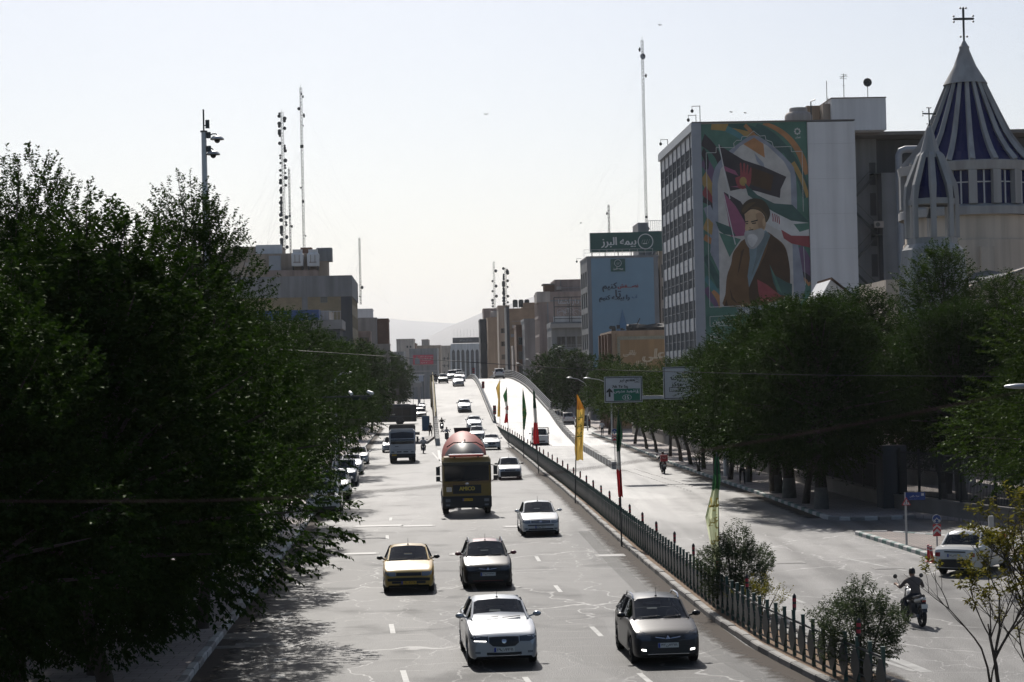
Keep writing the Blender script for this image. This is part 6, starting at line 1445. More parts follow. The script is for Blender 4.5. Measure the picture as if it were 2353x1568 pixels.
coat('painted_turban', TURB, smooth([(503, 640), (510, 600), (545, 568), (590, 560), (640, 575), (670, 620), (674, 660), (650, 700), (640, 660), (610, 630), (560, 622), (520, 650)], 3)); coat('painted_turban', (.075, .05, .022), smooth([(508, 625), (540, 590), (590, 580), (560, 605), (520, 640)], 3), smooth([(560, 612), (610, 610), (650, 650), (655, 680), (630, 640)], 3))
def mline(c, pts, w):
    coat('painted_line', c, *[((a[0] - w * (abs(a[1] - q[1]) > abs(a[0] - q[0])), a[1] - w * (abs(a[1] - q[1]) <= abs(a[0] - q[0]))), (a[0] + w * (abs(a[1] - q[1]) > abs(a[0] - q[0])), a[1] + w * (abs(a[1] - q[1]) <= abs(a[0] - q[0]))), (q[0] + w * (abs(a[1] - q[1]) > abs(a[0] - q[0])), q[1] + w * (abs(a[1] - q[1]) <= abs(a[0] - q[0]))), (q[0] - w * (abs(a[1] - q[1]) > abs(a[0] - q[0])), q[1] - w * (abs(a[1] - q[1]) <= abs(a[0] - q[0])))) for a, q in zip(pts, pts[1:])])
LN = (.36, .38, .36)
mline(LN, [(312, 1172), (298, 296), (357, 296), (358, 266), (466, 270)], 1.6); mline(LN, [(466, 270), (462, 245), (480, 228), (508, 228), (512, 208), (545, 206), (582, 176), (620, 206), (650, 204), (655, 228), (690, 240), (700, 270)], 1.8); mline(LN, [(700, 270), (804, 268), (806, 298), (870, 296), (873, 640)], 1.6); mline(LN, [(872, 840), (880, 1060)], 1.6)
mline(LN, [(312, 1172), (494, 1168), (494, 1220), (312, 1226), (312, 1280), (520, 1275)], 1.6); mline(LN, [(316, 1400), (316, 1322), (400, 1318)], 1.6)
TX = pc(LN)
def mtext(s, x, y, h, per_=True, bold=.02):
    X_, Z_ = mp(x, y); lettering(s, TX, mural, (X_, -.004 - .0016 * (_coat[0] + 2), Z_), h=h * .016, persian=per_, depth=0, bold=bold)
mtext('گز به زمین', 410, 1253, 40); mtext('عزیز،', 545, 1196, 36); mtext('Dear', 352, 1342, 26, False); mtext('We', 346, 1376, 26, False); mtext('Do', 344, 1408, 24, False); mtext('تهران', 846, 217, 14, True, .008)
coat('painted_emblem', LN, *[[(843 + 15 * math.cos(a) + 6 * math.cos(q), 183 + 15 * math.sin(a) + 6 * math.sin(q)) for q in (0, 1.05, 2.1, 3.14, 4.19, 5.24)] for a in [k * .785 for k in range(8)]])
# rooftop of that block
def place_on(px, py, Y): p = at(px, py, Y); return p
pz = MH + .1
t = thing('rooftop_house', 'white plastered rooftop house above the mural block', 'building', (xat(1912, 190, 290), 190, 0), math.atan(-HEAD))
MB().box(0, 0, pz + .01, 5.25, 9, hgt(226, 1960, 190)).build('wall', WHITEW, t); MB().box(-.7, .6, pz + .01, -.01, 7, hgt(240, 1900, 191)).build('side_wall', BEIGE, t); MB().box(-.05, -.05, hgt(226, 1960, 190) + .002, 5.3, 9.05, hgt(226, 1960, 190) + .1).build('roof', ROOFM, t); MB().box(-2.0, 2, pz + .01, -.75, 5, hgt(243, 1885, 192)).build('stair_head', TAN, t)
q = at(1835, 278, 186); b = MB(); b.lathe([(1.25, 0), (1.3, .1), (1.3, .95), (1.15, 1.2), (.85, 1.35), (.85, 1.6), (.8, 1.7), (0, 1.72)], 20); tw = thing('water_tank', 'round pale water tank on the roof of the mural block', 'water tank', (q.x, 186, pz)); b.build('tank', PALE, tw, 35); MB().tube([(1.1, -.6, 0), (1.1, -.6, 2.2), (1.5, -.6, 2.4)], .06, 6).build('pipe', DARKSTEEL, tw, 40)
def antenna(label, px, py, Y, zb, kind, name='antenna', cat='antenna'):
    p = at(px, py, Y); h = p.z - zb; t = thing(name, label, cat, (p.x, Y, zb))
    MB().tube([(0, 0, 0), (0, 0, h)], .035, 5).build('mast', DARKSTEEL, t)
    if kind == 'yagi':
        b = MB()
        for k, w in ((.97, .5), (.9, .8), (.82, .6), (.55, .3)): b.bar((-w / 2, 0, h * k), (w / 2, 0, h * k), .03)
        b.bar((-.3, .3, h * .85), (.3, -.3, h * .95), .03); b.build('element', DARKSTEEL, t)
    elif kind == 'dish':
        b = MB().lathe([(.001, .12), (.3, .07), (.42, 0), (.30, .05), (.001, .10)], 16, axis='y'); b.build('dish', DARKSTEEL, t, 60, (0, -.05, h - .42)); MB().bar((0, -.1, h - .1), (.12, -.45, h - .42), .03).bar((-.3, -.05, h - .1), (0, -.4, h - .42), .02).build('feed_arm', DARKSTEEL, t)
    elif kind == 'two':
        for k, r in ((.62, .3), (.2, .22)): MB().lathe([(.001, .1), (r, 0), (.001, .05)], 14, axis='x', c=(.1, 0, h * k)).build('dish', DARKSTEEL, t, 60)
    elif kind == 'cam':
        MB().bar((0, 0, h - .05), (-.75, 0, h - .05), .05).bar((-.72, 0, h - .05), (-.72, 0, h - .3), .04).build('arm', DARKSTEEL, t); MB().lathe([(.001, -.22), (.13, -.14), (.15, 0), (.08, .12), (.001, .15)], 12, c=(-.72, 0, h - .45)).build('camera_head', DARKSTEEL, t, 50)
    return t
rz0 = hgt(226, 1960, 190) + .1
antenna('television aerial with crossbars on the rooftop house', 1938, 170, 192, rz0, 'yagi'); antenna('dark satellite dish on a pole on the rooftop house', 1993, 180, 192, rz0, 'dish', 'satellite_dish', 'satellite dish'); antenna('thin mast with two small dishes left of the rooftop house', 1899, 186, 192, pz, 'two')
antenna('tall bent camera pole at the corner of the mural roof', 1608, 243, 182, MH, 'cam', 'camera_pole', 'security camera'); antenna('short camera pole left of the tall one on the mural roof', 1599, 264, 186, MH, 'cam', 'camera_pole', 'security camera'); antenna('bent camera pole at the far corner of the mural roof', 1534, 320, 204, MH, 'cam', 'camera_pole', 'security camera')
# --- dark block with the fire escape behind the church
gx = xat(1966, 188, 500); gh = hgt(318, 2050, 195)
gb = thing('rear_block', 'grey rear block with a zigzag fire escape between the mural and the church', 'building', (gx + .15, 195, 0), math.atan(-HEAD))
MB().box(0, 0, -.05, 3.3, 14, gh).build('wall', GREYW, gb); MB().box(3.31, -1.8, -.05, 20, 14, hgt(400, 2090, 195)).build('wall', GREYW, gb); MB().box(3.32, .5, hgt(400, 2090, 195), 20, 13, gh - .1).build('wall', DKG, gb); MB().box(-.3, -3.0, gh + .01, 20, 14, gh + .35).build('roof', ROOFM, gb)
for k in range(8):
    z0 = 2 + k * 3.0; s_ = 1 if k % 2 else -1; b = MB(); b.bar((1.6 - 1.4 * s_, -1.0, z0), (1.6 + 1.4 * s_, -1.0, z0 + 3), .09, .22); b.bar((1.6 - 1.4 * s_, -1.1, z0 + 1), (1.6 + 1.4 * s_, -1.1, z0 + 4), .05); b.box(1.6 + 1.4 * s_ - .4, -1.5, z0 + 2.95, 1.6 + 1.4 * s_ + .4, -.01, z0 + 3.05); b.build('stair_flight', DARKSTEEL, gb)
for k in range(9): MB().box(2.55, -.03, 1 + k * 3.0, 3.15, -.002, 3.2 + k * 3.0).build('door', DKG, gb)
q = at(2020, 515, 193); ac = thing('air_conditioner', 'pale air conditioner box on the fire escape wall', 'air conditioner', (q.x, 193.0, q.z - .35)); MB().box(-.45, 0, 0, .45, .35, .62).build('case', PALE, ac); MB().lathe([(.001, -.012), (.22, -.012), (.22, 0)], 14, axis='y', c=(-.12, 0, .3)).build('fan', DARKSTEEL, ac)
q = at(2062, 345, 190); q2 = at(2072, 660, 190); pipe = thing('air_duct', 'fat white metal duct bending along the roof edge beside the church', 'duct', (0, 0, 0)); b = MB(); b.tube([(q.x + .1, 190, 2), (q.x + .1, 190, q.z - .5), (q.x + .3, 190, q.z - .1), (q.x + .75, 190, q.z + .05), (q.x + 4, 190, q.z + .05)], .33, 12); b.build('pipe', ALU, pipe, 40)
for k in range(12): MB().lathe([(.36, -.04), (.36, .04)], 12, c=(q.x + .1, 190, 4 + k * 2)).build('flange', ALU, pipe, 40)
# --- church
CHS = wallmat('church_stone', (.35, .345, .335), .1); CHB = wallmat('church_beige', (.56, .48, .39), .1); BLUEW = mat('blue_glazing', (.008, .012, .078), .4, var=.15, scale=1.5, spec=.2)
Yc = 140.0; cc = at(2226, 500, Yc); k_ = Yc / FPX
ch = thing('church', 'church drum with a ribbed conical dome of blue glass and a cross', 'church', (cc.x, Yc, 0), R(1.1))
zz = lambda py: hgt(py, 2226, Yc)
zr0, zr1 = zz(383), zz(190); Rb = 150 * k_; Rt = 42 * k_; zap = zz(108)
RT = [(0, 150), (.08, 135), (.16, 121), (.35, 97), (.62, 73), (1, 41)]
def rib_r(f): return lerp(RT, f) * k_
NR = 18; b = MB(); b.lathe([(rib_r(f) * .955, zr0 + (zr1 - zr0) * f) for f in [i / 8 for i in range(9)]], NR * 2); b.build('glazing', BLUEW, ch)
for i in range(NR):
    a = 2 * math.pi * i / NR; pts = [(rib_r(f) * 1.0 * math.cos(a), rib_r(f) * math.sin(a), zr0 + (zr1 - zr0) * f) for f in [k / 8 for k in range(9)]]
    MB().tube(pts, [.25 - .011 * k for k in range(9)], 4).build('rib', CHS, ch)
b = MB(); b.lathe([(Rt + .26, zr1 - .15), (Rt * .62, zr1 + (zap - zr1) * .45), (.34, zap - .2), (.36, zap), (.26, zap + .1), (.08, zap + .45), (0, zap + .5)], 24); b.build('spire_cap', CHS, ch, 30)
def cross(t, z, h, w, m, r):
    b = MB(); b.tube([(0, 0, z), (0, 0, z + h)], [r * .8, r], 6); b.tube([(-w / 2, 0, z + h * .66), (w / 2, 0, z + h * .66)], r, 6)
    for x, zq in ((-w / 2, h * .66), (w / 2, h * .66), (0, h)):
        for u, v in ((.35, 0), (-.35, 0), (0, .35), (0, -.35)):
            dx, dz = (0, u) if x else (u, 0)
            b.lathe([(.001, -r * 1.1), (r * 1.2, 0), (.001, r * 1.1)], 6, c=(x + (dx * w * .4 if not x else -math.copysign(.02, x)), 0, z + zq + (dz * w * .4 if x else -.02)))
    for s in (-1, 1): b.lathe([(.001, -r * 1.1), (r * 1.2, 0), (.001, r * 1.1)], 6, c=(s * w * .16, 0, z + h * .12))
    b.build('cross', m, t, 40)
cross(ch, zap + .45, zz(18) - zap - .45, 46 * k_, DARKSTEEL, .085)
zw0, zw1 = zz(480), zz(405)
b = MB(); b.lathe([(Rb * 1.0, zw1), (Rb * 1.04, zw1 + .02), (Rb * 1.06, zr0 - .05), (Rb * .96, zr0 + .05)], NR * 2); b.build('ring_beam', CHS, ch, 30); b = MB(); b.lathe([(Rb * 1.06, zw0 - .75), (Rb * 1.06, zw0 - .2), (Rb * .98, zw0), (Rb * .9, zw0)], NR * 2); b.build('ring_beam', CHS, ch, 30)
b = MB(); b.lathe([(Rb * .95, zw0), (Rb * .95, zw1)], NR * 2); b.build('drum_glazing', BLUEW, ch)
for i in range(NR):
    a = 2 * math.pi * i / NR; MB().box(Rb * .95, -.28, zw0, Rb * 1.05, .28, zw1).build('pier', CHS, ch, None, None, a); a2 = a + math.pi / NR; f = MB(); f.box(Rb * .945, -.05, zw0 + .01, Rb * .97, .05, zw1 - .01).box(Rb * .945, -.75, (zw0 + zw1) / 2 + .3, Rb * .968, .75, (zw0 + zw1) / 2 + .38); f.build('window', FRAMEW, ch, None, None, a2)
zd0 = zz(560)
b = MB(); b.lathe([(Rb * 1.0, -.05), (Rb * 1.0, zd0), (Rb * .97, zd0 + .02), (Rb * .97, zw0 - .76)], 24); b.build('drum_wall', CHB, ch, 20)
MB().box(-Rb - 1.5, -.6, -.05, Rb + 6, 9, zz(640)).build('wall', CHB, ch)
q = at(2262, 600, Yc - 7); MB().box(-.45, -Rb - .35, q.z - .9, .45, -Rb + .2, q.z + 1.1).build('wall_box', CHB, ch)
# church hall with its sloping roofs at the right edge
hl = thing('church_hall', 'low stone church hall with a sloping roof edge at the right', 'building', (0, 0, 0)); Yh = 122
pts = [at(x, y, Yh) for x, y in ((2215, 668), (2360, 618))]; b = MB(); b.slabxz([(pts[0].x, -.05), (pts[0].x, pts[0].z), (pts[1].x + 6, pts[1].z + 2.0), (pts[1].x + 6, -.05)], Yh, Yh + 6); b.build('wall', STONEB, hl); b = MB(); q0 = at(2228, 645, Yh + 4); q1 = at(2268, 623, Yh + 6); q2 = at(2330, 640, Yh + 4)
b.add([tuple(at(2222, 652, Yh + 2)), tuple(at(2320, 630, Yh + 2)), tuple(at(2272, 621, Yh + 12)), tuple(at(2236, 628, Yh + 12))], [(0, 1, 2, 3)]); b.build('roof', DKG, hl)
for k in range(8): MB().bar(tuple(pts[0] + (pts[1] - pts[0]) * k / 7 + Vector((0, -.06, .05))), tuple(pts[0] + (pts[1] - pts[0]) * (k + .96) / 7 + Vector((0, -.06, .05))), .25, .12).build('coping', STONE, hl)
# bell tower
Yt = 118.0; bc = at(2141, 500, Yt); kt = Yt / FPX; zt = lambda py: hgt(py, 2141, Yt)
bt = thing('bell_tower', 'small church bell tower with an open belfry and pointed blue spire', 'church tower', (bc.x, Yt, 0), R(15))
r0 = 56 * kt; zb0, zb1, zs1, zap2 = zt(548), zt(468), zt(360), zt(292)
for i in range(8):
    a = 2 * math.pi * (i + .5) / 8; p_ = [(r0 * math.cos(a) * s, r0 * math.sin(a) * s, z) for s, z in ((1.0, zb0), (1.0, zb1 + .2), (.93, zb1 + 1.0), (.44, zs1), (.34, zs1 + .2))]; MB().tube(p_, [.18, .19, .24, .20, .14], 4).build('rib', CHS, bt)
b = MB(); b.lathe([(r0 * .86, zb1 + .1), (r0 * .80, zb1 + .9), (r0 * .36, zs1)], 8); b.build('glazing', BLUEW, bt); b = MB(); b.lathe([(r0 * .48, zs1 - .1), (.16, zap2 - .05), (0, zap2 + .1)], 8); b.build('spire_cap', CHS, bt); b = MB(); b.lathe([(r0 * .80, zb1 - .1), (r0 * .98, zb1 - .1), (r0 * .98, zb1 + .25), (r0 * .80, zb1 + .25), (r0 * .8, zb1 - .1)], 8, a0=R(22.5), a1=R(382.5)); b.build('ring_beam', CHS, bt)
b = MB(); b.lathe([(0, zb0 + .02), (r0 * 1.02, zb0 + .0), (r0 * 1.02, zb0 - .35), (r0 * 1.25, zt(575)), (r0 * 1.38, zt(640)), (r0 * 1.5, -.05)], 8, a0=R(22.5), a1=R(382.5)); b.build('base', CHS, bt)
b = MB(); b.lathe([(.34, 0), (.30, .08), (.20, .3), (.17, .5), (.08, .58), (0, .6)], 14); b.build('bell', DARKSTEEL, bt, 40, (0, 0, zb1 - .85)); MB().bar((-r0 * .9, 0, zb1 - .15), (r0 * .9, 0, zb1 - .15), .08).build('bell_beam', DARKSTEEL, bt); cross(bt, zap2 + .05, zt(249) - zap2, 33 * kt, DARKSTEEL, .045)
b = MB(); b.lathe([(.55, -.03), (.62, 0), (.55, .03), (.48, 0), (.55, -.03)], 18, axis='y', c=(1.5, -r0 * 1.45, zt(668))); b.build('ring_ornament', DARKSTEEL, bt)
# little gabled house in front of the white wall
gp = at(1932, 672, 150); gh_ = thing('gable_house', 'small white gabled roof with brown tiles peeping above the trees', 'house', (gp.x - .7, 150, 0)); zg = hgt(640, 1918, 150)
MB().slabxz([(-.9, -.05), (-.9, zg - 1.5), (-.05, zg - .1), (2.2, zg - 1.9), (2.2, -.05)], 0, 7).build('wall', WHITEW, gh_)
tl = [mat('roof_tile', (.20, .125, .09), .8, var=.2), WHITEW]
for k in range(5): b = MB(); a = Vector((.0, -.25, zg)); e = Vector((2.3, -.25, zg - 1.95)); p0 = a + (e - a) * k / 5; p1 = a + (e - a) * (k + .97) / 5; b.loft([[tuple(p0 + Vector((0, y, d))) for y, d in ((0, 0), (7.2, 0), (7.2, .08), (0, .08))], [tuple(p1 + Vector((0, y, d))) for y, d in ((0, 0), (7.2, 0), (7.2, .08), (0, .08))]], closed=True); b.add([tuple(p0 + Vector((0, 0, 0))), tuple(p1), tuple(p1 + Vector((0, 0, .08))), tuple(p0 + Vector((0, 0, .08)))], [(0, 1, 2, 3)]); b.build('roof_tile', tl[0], gh_)
MB().box(1.2, -.2, zg - 2.0, 6, 7, zg - 1.75).build('roof', tl[0], gh_)

# --- calligraphy building
Yk = 250.0; kx = xat(1408, Yk, 850); kh = hgt(765, 1470, Yk) 
kb = building('calligraphy_building', 'low sandy building with large raised calligraphy on its end wall', kx, Yk, 11, 16, kh, TAN, street=(cols(4, .8, 15.2, .55), [(.5, kh - 1.2)]), parapet=.3)
MB().box(.55, -.06, .5, 10.8, -.01, kh - .35).build('panel', wallmat('panel_sand', (.37, .24, .125)), kb)
fr = MB(); 
for (x0, z0, x1, z1) in ((.62, .5, 1.0, kh - .4), (1.0, kh - .85, 10.8, kh - .4)): fr.box(x0, -.10, z0, x1, -.061, z1)
fr.build('border', brickmat('border_tile', (.30, .31, .26), (.22, .26, .22), (.36, .30, .2), .22, .22, .03), kb)
for k in range(4): MB().box(-.5, .6 + k * 4.2, -.05, -.02, 1.3 + k * 4.2, kh).build('facade_fin', BRWN, kb)
MB().box(.35, -.04, -.05, .54, -.005, kh).build('corner_pier', BRICKT, kb)
SC = mat('relief_plaster', (.62, .52, .38), .8, var=.12); rndc = random.Random(5)
for s_, x, z, w, sl in (('علی', 5.2, 9.3, 2.6, .15), ('سمیع علی', 5.6, 5.5, 5.4, .1), ('لعالی', 3.2, 8.2, 1.9, .2), ('اعظم', 1.95, 5.6, 1.3, .3), ('قوی', 6.3, 2.6, 2.2, .1), ('یا من', 8.2, 4.4, 2.2, .2), ('نصیر', 2.6, 3.2, 1.9, .1), ('کریم', 8.3, 7.2, 2.6, .2), ('حلیم', 4.4, 2.9, 1.6, -.2), ('عظیم', 7.6, 9.4, 1.8, .2), ('حی', 3.6, 5.9, 1.0, .4), ('باقی', 2.2, 9.6, 1.4, .3), ('عزیز', 9.6, 5.8, 1.8, .1), ('رحمن', 9.4, 3.0, 1.8, .1)):
    lettering(s_, SC, kb, (x, -.065, z), w=w, persian=True, depth=.03, name='relief_letters', bold=.10, slant=sl)
for k in range(16):
    x, z = rndc.uniform(1.6, 9.6), rndc.uniform(1.5, kh - 1.8); r_ = rndc.uniform(.25, .8); a0 = rndc.uniform(3.3, 4.2); a1 = a0 + rndc.uniform(1.6, 3.0); MB().tube([(x + r_ * 1.5 * math.cos(a0 + (a1 - a0) * i / 10), -.085, z + r_ * math.sin(a0 + (a1 - a0) * i / 10)) for i in range(11)], [.03 + .10 * math.sin(math.pi * i / 10) for i in range(11)], 5).build('relief_stroke', SC, kb, 60)
q = at(1487, 752, 254); rk = thing('roof_bundle', 'dark covered bundle lying on the calligraphy building roof', 'bundle', (q.x, 254, kh + .02)); b = MB(); rb_ = random.Random(3); b.loft([[(x, y * rb_.uniform(.85, 1.1), z * rb_.uniform(.85, 1.1)) for y, z in ((-1, 0), (-1.05, .7), (-.5, 1.1), (.5, 1.15), (1, .7), (1, 0))] for x in (-2.6, -2.3, -1.2, 0, 1.2, 2.0, 2.5)]); b.add([b.v[i] for i in range(6)], [tuple(range(6))]); b.build('cover', mat('tarpaulin', (.05, .048, .045), .8, var=.2, bump=.5, bscale=3), rk)
antenna('small dish on the calligraphy building roof', 1527, 758, 252, kh + .3, 'two')
q = at(1435, 765, 253); mot = thing('roof_scrap', 'dark heap of scrap on the calligraphy building roof edge', 'scrap', (q.x, 253, kh + .31)); b = MB()
for k in range(14): b.cbox(rndc.uniform(-1.8, 1.2), rndc.uniform(-.4, .4), rndc.uniform(0, .6), rndc.uniform(.2, .9), .4, rndc.uniform(.15, .5))
b.bar((1.2, 0, 0), (2.0, 0, 1.6), .12); b.build('pile', DARKSTEEL, mot)

# --- building with the blue banner and the green roof sign
Yb2 = 303.0; bx = xat(1351, Yb2, 700); bh = hgt(592, 1400, Yb2)
bb_ = building('banner_building', 'grey building whose end wall is covered by a pale blue banner', bx, Yb2, 10.9, 13, bh, GREYW, street=(cols(3, .6, 12.4, .7), storeys(7, 1.0, 3.2, .3, 2.7), 2), parapet=.25)
bn = thing('banner', 'huge pale blue banner with dark writing and a water drop hanging on the grey building', 'banner', (bx, Yb2, 0), math.atan(-HEAD)); b = MB(); nx = 40; zt_, zb_ = bh - .1, 1.6
wr = lambda u, v: .05 + .025 * math.sin(u * 23 + math.sin(v * 4) * 1.5) * (1 - v) ** .5 + .018 * math.sin(u * 9 + v * 13) + .02 * math.sin(v * 30 + u * 4) * .4
b.loft([[(.62 + 9.55 * i / nx, -.04 - wr(i / nx, k / 30), zb_ + (zt_ - zb_) * k / 30) for i in range(nx + 1)] for k in range(31)]); b.build('cloth', mat('banner_blue', (.18, .285, .365), .75, var=.06, scale=.5), bn, 60)
BNI = mat('banner_ink', (.035, .05, .075), .8, var=0); BNR = mat('banner_red', (.25, .04, .05), .8, var=0); SGN = mat('sign_green', (.012, .075, .065), .5, var=.08); LET = mat('sign_letters', (.55, .58, .58), .5, var=.03)
zl = lambda py: hgt(py, 1420, Yb2)
for s_, px, py, w, m in (('کنیم', 1402, 660, 2.2, BNI), ('نصـــفش', 1444, 659, 3.1, BNR), ('تا', 1421, 675, .8, BNI), ('آب', 1459, 683, .75, BNR if False else mat('banner_blueink', (.03, .09, .2), .8, var=0)), ('را بیمـه کنیم', 1412, 686, 4.6, BNI)):
    lettering(s_, m, bn, (xat(px, Yb2) - bx, -.22, zl(py)), w=w, persian=True, depth=.004, name='banner_lettering', bold=.045)
lx = xat(1422, Yb2) - bx; MB().box(lx - 1.1, -.21, zl(624), lx + 1.1, -.17, zl(595)).build('logo_panel', SGN, bn); lettering('بیمه البرز', LET, bn, (lx, -.225, zl(618)), w=1.5, persian=True, depth=.004, name='logo_lettering', bold=.012)
def roundel(par, x, y, z, r, m):
    MB().lathe([(r * .88, 0), (r, 0), (r, -.03), (r * .88, -.03), (r * .88, 0)], 28, axis='y').build('logo_ring', m, par, None, (x, y, z)); b = MB()
    for k in range(4): b.bar((-r * .5 + k * r * .28, -.02, -r * .25), (-r * .32 + k * r * .28, -.02, r * .28), r * .11, .02)
    b.bar((-r * .35, -.02, -r * .27), (r * .2, -.02, -r * .27), .02, r * .1); b.build('logo_mark', m, par, None, (x, y, z))
roundel(bn, lx, -.22, zl(605), .55, LET)
dp = [mp_ for mp_ in ((0, 8.0), (-.5, 5.6), (-1.3, 3.4), (-1.9, 1.6), (1.9, 1.6), (1.4, 3.2), (.6, 5.5))]; zd_ = zl(710)
for c, sc in (((.07, .15, .25), 1.0), ((.10, .20, .32), .82)): b = MB(); b.slabxz([(lx + .5 + x * sc, zd_ - 8 * sc + z * sc - (1 - sc) * 1.2) for x, z in dp], -.20 - (1 - sc) * .05, -.19); b.build('water_drop', mat('drop_%d' % int(sc * 100), c, .7, var=.2, scale=1), bn)
sg = thing('roof_sign', 'dark green rooftop sign with white Persian lettering and round emblem', 'sign', (xat(1356, Yb2 + .3, 556), Yb2 + .3, 0), math.atan(-HEAD)); s0, s1 = zl(578), zl(534); sw = 13.0
MB().box(0, 0, s0, sw, 1.2, s1).build('panel', SGN, sg); MB().box(-.012, .05, s0 + .05, -.001, 1.15, s1 - .05).build('side_panel', WHITEP, sg)
lettering('بیمه البرز', LET, sg, (xat(1422, Yb2) - xat(1356, Yb2), -.01, (s0 + s1) / 2 - .05), w=5.3, h=1.6, persian=True, depth=.05, bold=.05); roundel(sg, xat(1484, Yb2) - xat(1356, Yb2), -.012, (s0 + s1) / 2, 1.2, LET)
for k in range(7): MB().bar((.3 + k * 2, .6, bh - .05), (.3 + k * 2, .6, s0), .12).build('strut', DARKSTEEL, sg)
rl = MB(); 
for z in (.5, 1.0): rl.bar((-1, -.1, bh + .25 + z), (9.6, -.1, bh + .25 + z), .05)
for k in range(10): rl.bar((-1 + k * 1.17, -.1, bh + .2), (-1 + k * 1.17, -.1, bh + 1.25), .05)
rl.build('railing', GALV, sg)
an = building('annex', 'beige annex with broad dark windows behind the banner building', bx + 11.2, Yb2 + 2, 9, 12, hgt(585, 1515, 305), STONEB, end=([(.25, 2.5), (3.0, 5.2)], storeys(7, .6, 3.35, .9, 3.0), 1), parapet=.6)
q = at(1466, 520, 312); tr = thing('roof_terrace', 'grey rooftop room with a slatted railing right of the green sign', 'rooftop room', (q.x, 312, 0), math.atan(-HEAD)); zA = hgt(512, 1470, 312); MB().box(0, 0, bh, 1.6, 8, zA).build('wall', GREYW, tr); MB().box(1.61, 1, bh, 8, 8, hgt(530, 1500, 312)).build('wall', GREYW, tr)
for k in range(18): MB().bar((1.7 + k * .33, .3, hgt(534, 1500, 312)), (1.7 + k * .33, .3, hgt(507, 1500, 312)), .06).build('baluster', GALV, tr)
MB().bar((1.6, .3, hgt(507, 1500, 312)), (7.6, .3, hgt(507, 1500, 312)), .08).build('railing', GALV, tr)
antenna('lamp arms standing out from the banner building roof corner', 1336, 594, 303.5, bh, 'cam', 'lamp_arm', 'lamp')

# --- right side, further buildings
Y7 = 345.0; x7 = xat(1268, Y7, 800); h7 = hgt(752, 1300, Y7)
b7 = building('balcony_building', 'low grey building with a balcony and a skeleton billboard on its roof', x7, Y7, 9, 12, h7, GREYW, end=([(.9, 2.4), (2.6, 4.2), (4.4, 6.0)], [(h7 - 3.6, h7 - 1.6), (h7 - 8, h7 - 6)], 1), street=(cols(3, .5, 11.5, .5), storeys(4, 1, 3.4, .6, 2.6)), parapet=.9)
MB().box(-.2, -1.3, h7 - 4.5, 8, -.02, h7 - 4.2).build('balcony_slab', CONC, b7); MB().box(-.25, -1.1, h7 - .15, 8, -.08, h7 + .6).build('eave', CONC, b7)
bl = MB()
for z in (.35, .7, 1.05): bl.bar((-.15, -1.25, h7 - 4.2 + z), (7.9, -1.25, h7 - 4.2 + z), .05)
bl.build('balcony_railing', GALV, b7)
for x in (1.6, 4.4): MB().box(x, -.5, h7 - 4.19, x + .8, -.05, h7 - 3.6).build('air_conditioner', PALE, b7)
sk = thing('roof_billboard', 'rusty billboard skeleton with worn wire lettering on the balcony building roof', 'billboard', (x7 + .6, Y7 + .3, h7 + .9), math.atan(-HEAD)); H_ = hgt(683, 1300, Y7) - h7 - .9; b = MB()
for x in (0, 2.6, 3.0, 4.9): b.bar((x, 0, -.4), (x, 0, H_), .10)
for z in (.6, H_ * .62, H_): b.bar((0, 0, z), (4.9, 0, z), .10); b.bar((0, 1.2, z), (4.9, 1.2, z), .06)
for x in (0, 4.9): b.bar((x, 1.2, -.4), (x, 1.2, H_), .08); b.bar((x, 0, H_), (x, 1.2, H_), .06); b.bar((x, 0, .5), (x, 1.2, H_ * .6), .05)
b.build('frame', DARKSTEEL, sk); MB().box(-.2, .2, -.6, 4.8, .3, .95).build('board', WHITEW, sk); lettering('دارالشفا', GALV, sk, (2.5, -.03, H_ * .8), w=3.6, persian=True, depth=.02)
for k in range(10): a = random.uniform(.6, 4.2); z = random.uniform(1.2, H_ * .55); MB().tube([(a + .5 * math.cos(t_ * .6) * (1 + k % 3 * .2), -.02, z + .45 * math.sin(t_ * .6)) for t_ in range(8)], .03, 4).build('wire_mark', GALV, sk)
Y8 = 378.0; x8 = xat(1240, Y8, 800); h8 = hgt(676, 1250, Y8)
b8 = building('pinkish_block', 'tall pinkish block with a ribbed grey stair strip on its street side', x8, Y8, 10, 14, h8, PINKB, street=(cols(4, .4, 13.6, .66), storeys(6, .8, 3.5, .2, 3.2), 2), parapet=.4)
MB().box(-.35, -.35, h8 - 1.6, 2.2, 6, h8 + .45).build('cornice', PALE, b8); MB().box(1.6, -.03, 1, 1.85, -.004, h8 - 1.2).build('stripe', GREYW, b8); MB().box(1.86, -.03, h8 - 1.45, 9, -.004, h8 - 1.2).build('stripe', GREYW, b8)
b9 = building('upper_block', 'taller pinkish block with a small penthouse behind the skeleton billboard', xat(1276, 384, 700), 384, 8, 12, hgt(646, 1300, 384), PINKB, parapet=.3); MB().box(-2.0, 1, hgt(672, 1262, 384), .0, 5, hgt(655, 1262, 384)).build('penthouse', BRWN, b9); MB().box(-2.3, .6, hgt(655, 1262, 384) + .01, .2, 5.4, hgt(653, 1262, 384) + .1).build('penthouse_roof', ROOFM, b9)
Y10 = 440.0
building('narrow_blue_block', 'narrow blue grey block leaning against the pinkish block', xat(1206, 405, 800), 405, 5, 14, hgt(738, 1215, 405), GREYW, street=(cols(4, .4, 13.6, .4), storeys(5, .8, 3.3, .6, 2.6)))
building('narrow_brown_block', 'narrow brown building with stacked balconies left of the blue grey block', xat(1187, 415, 800), 415, 4, 10, hgt(752, 1195, 415), BRWN, end=([(.4, 1.4), (2.0, 3.2)], storeys(5, .8, 3.0, .8, 2.4)))
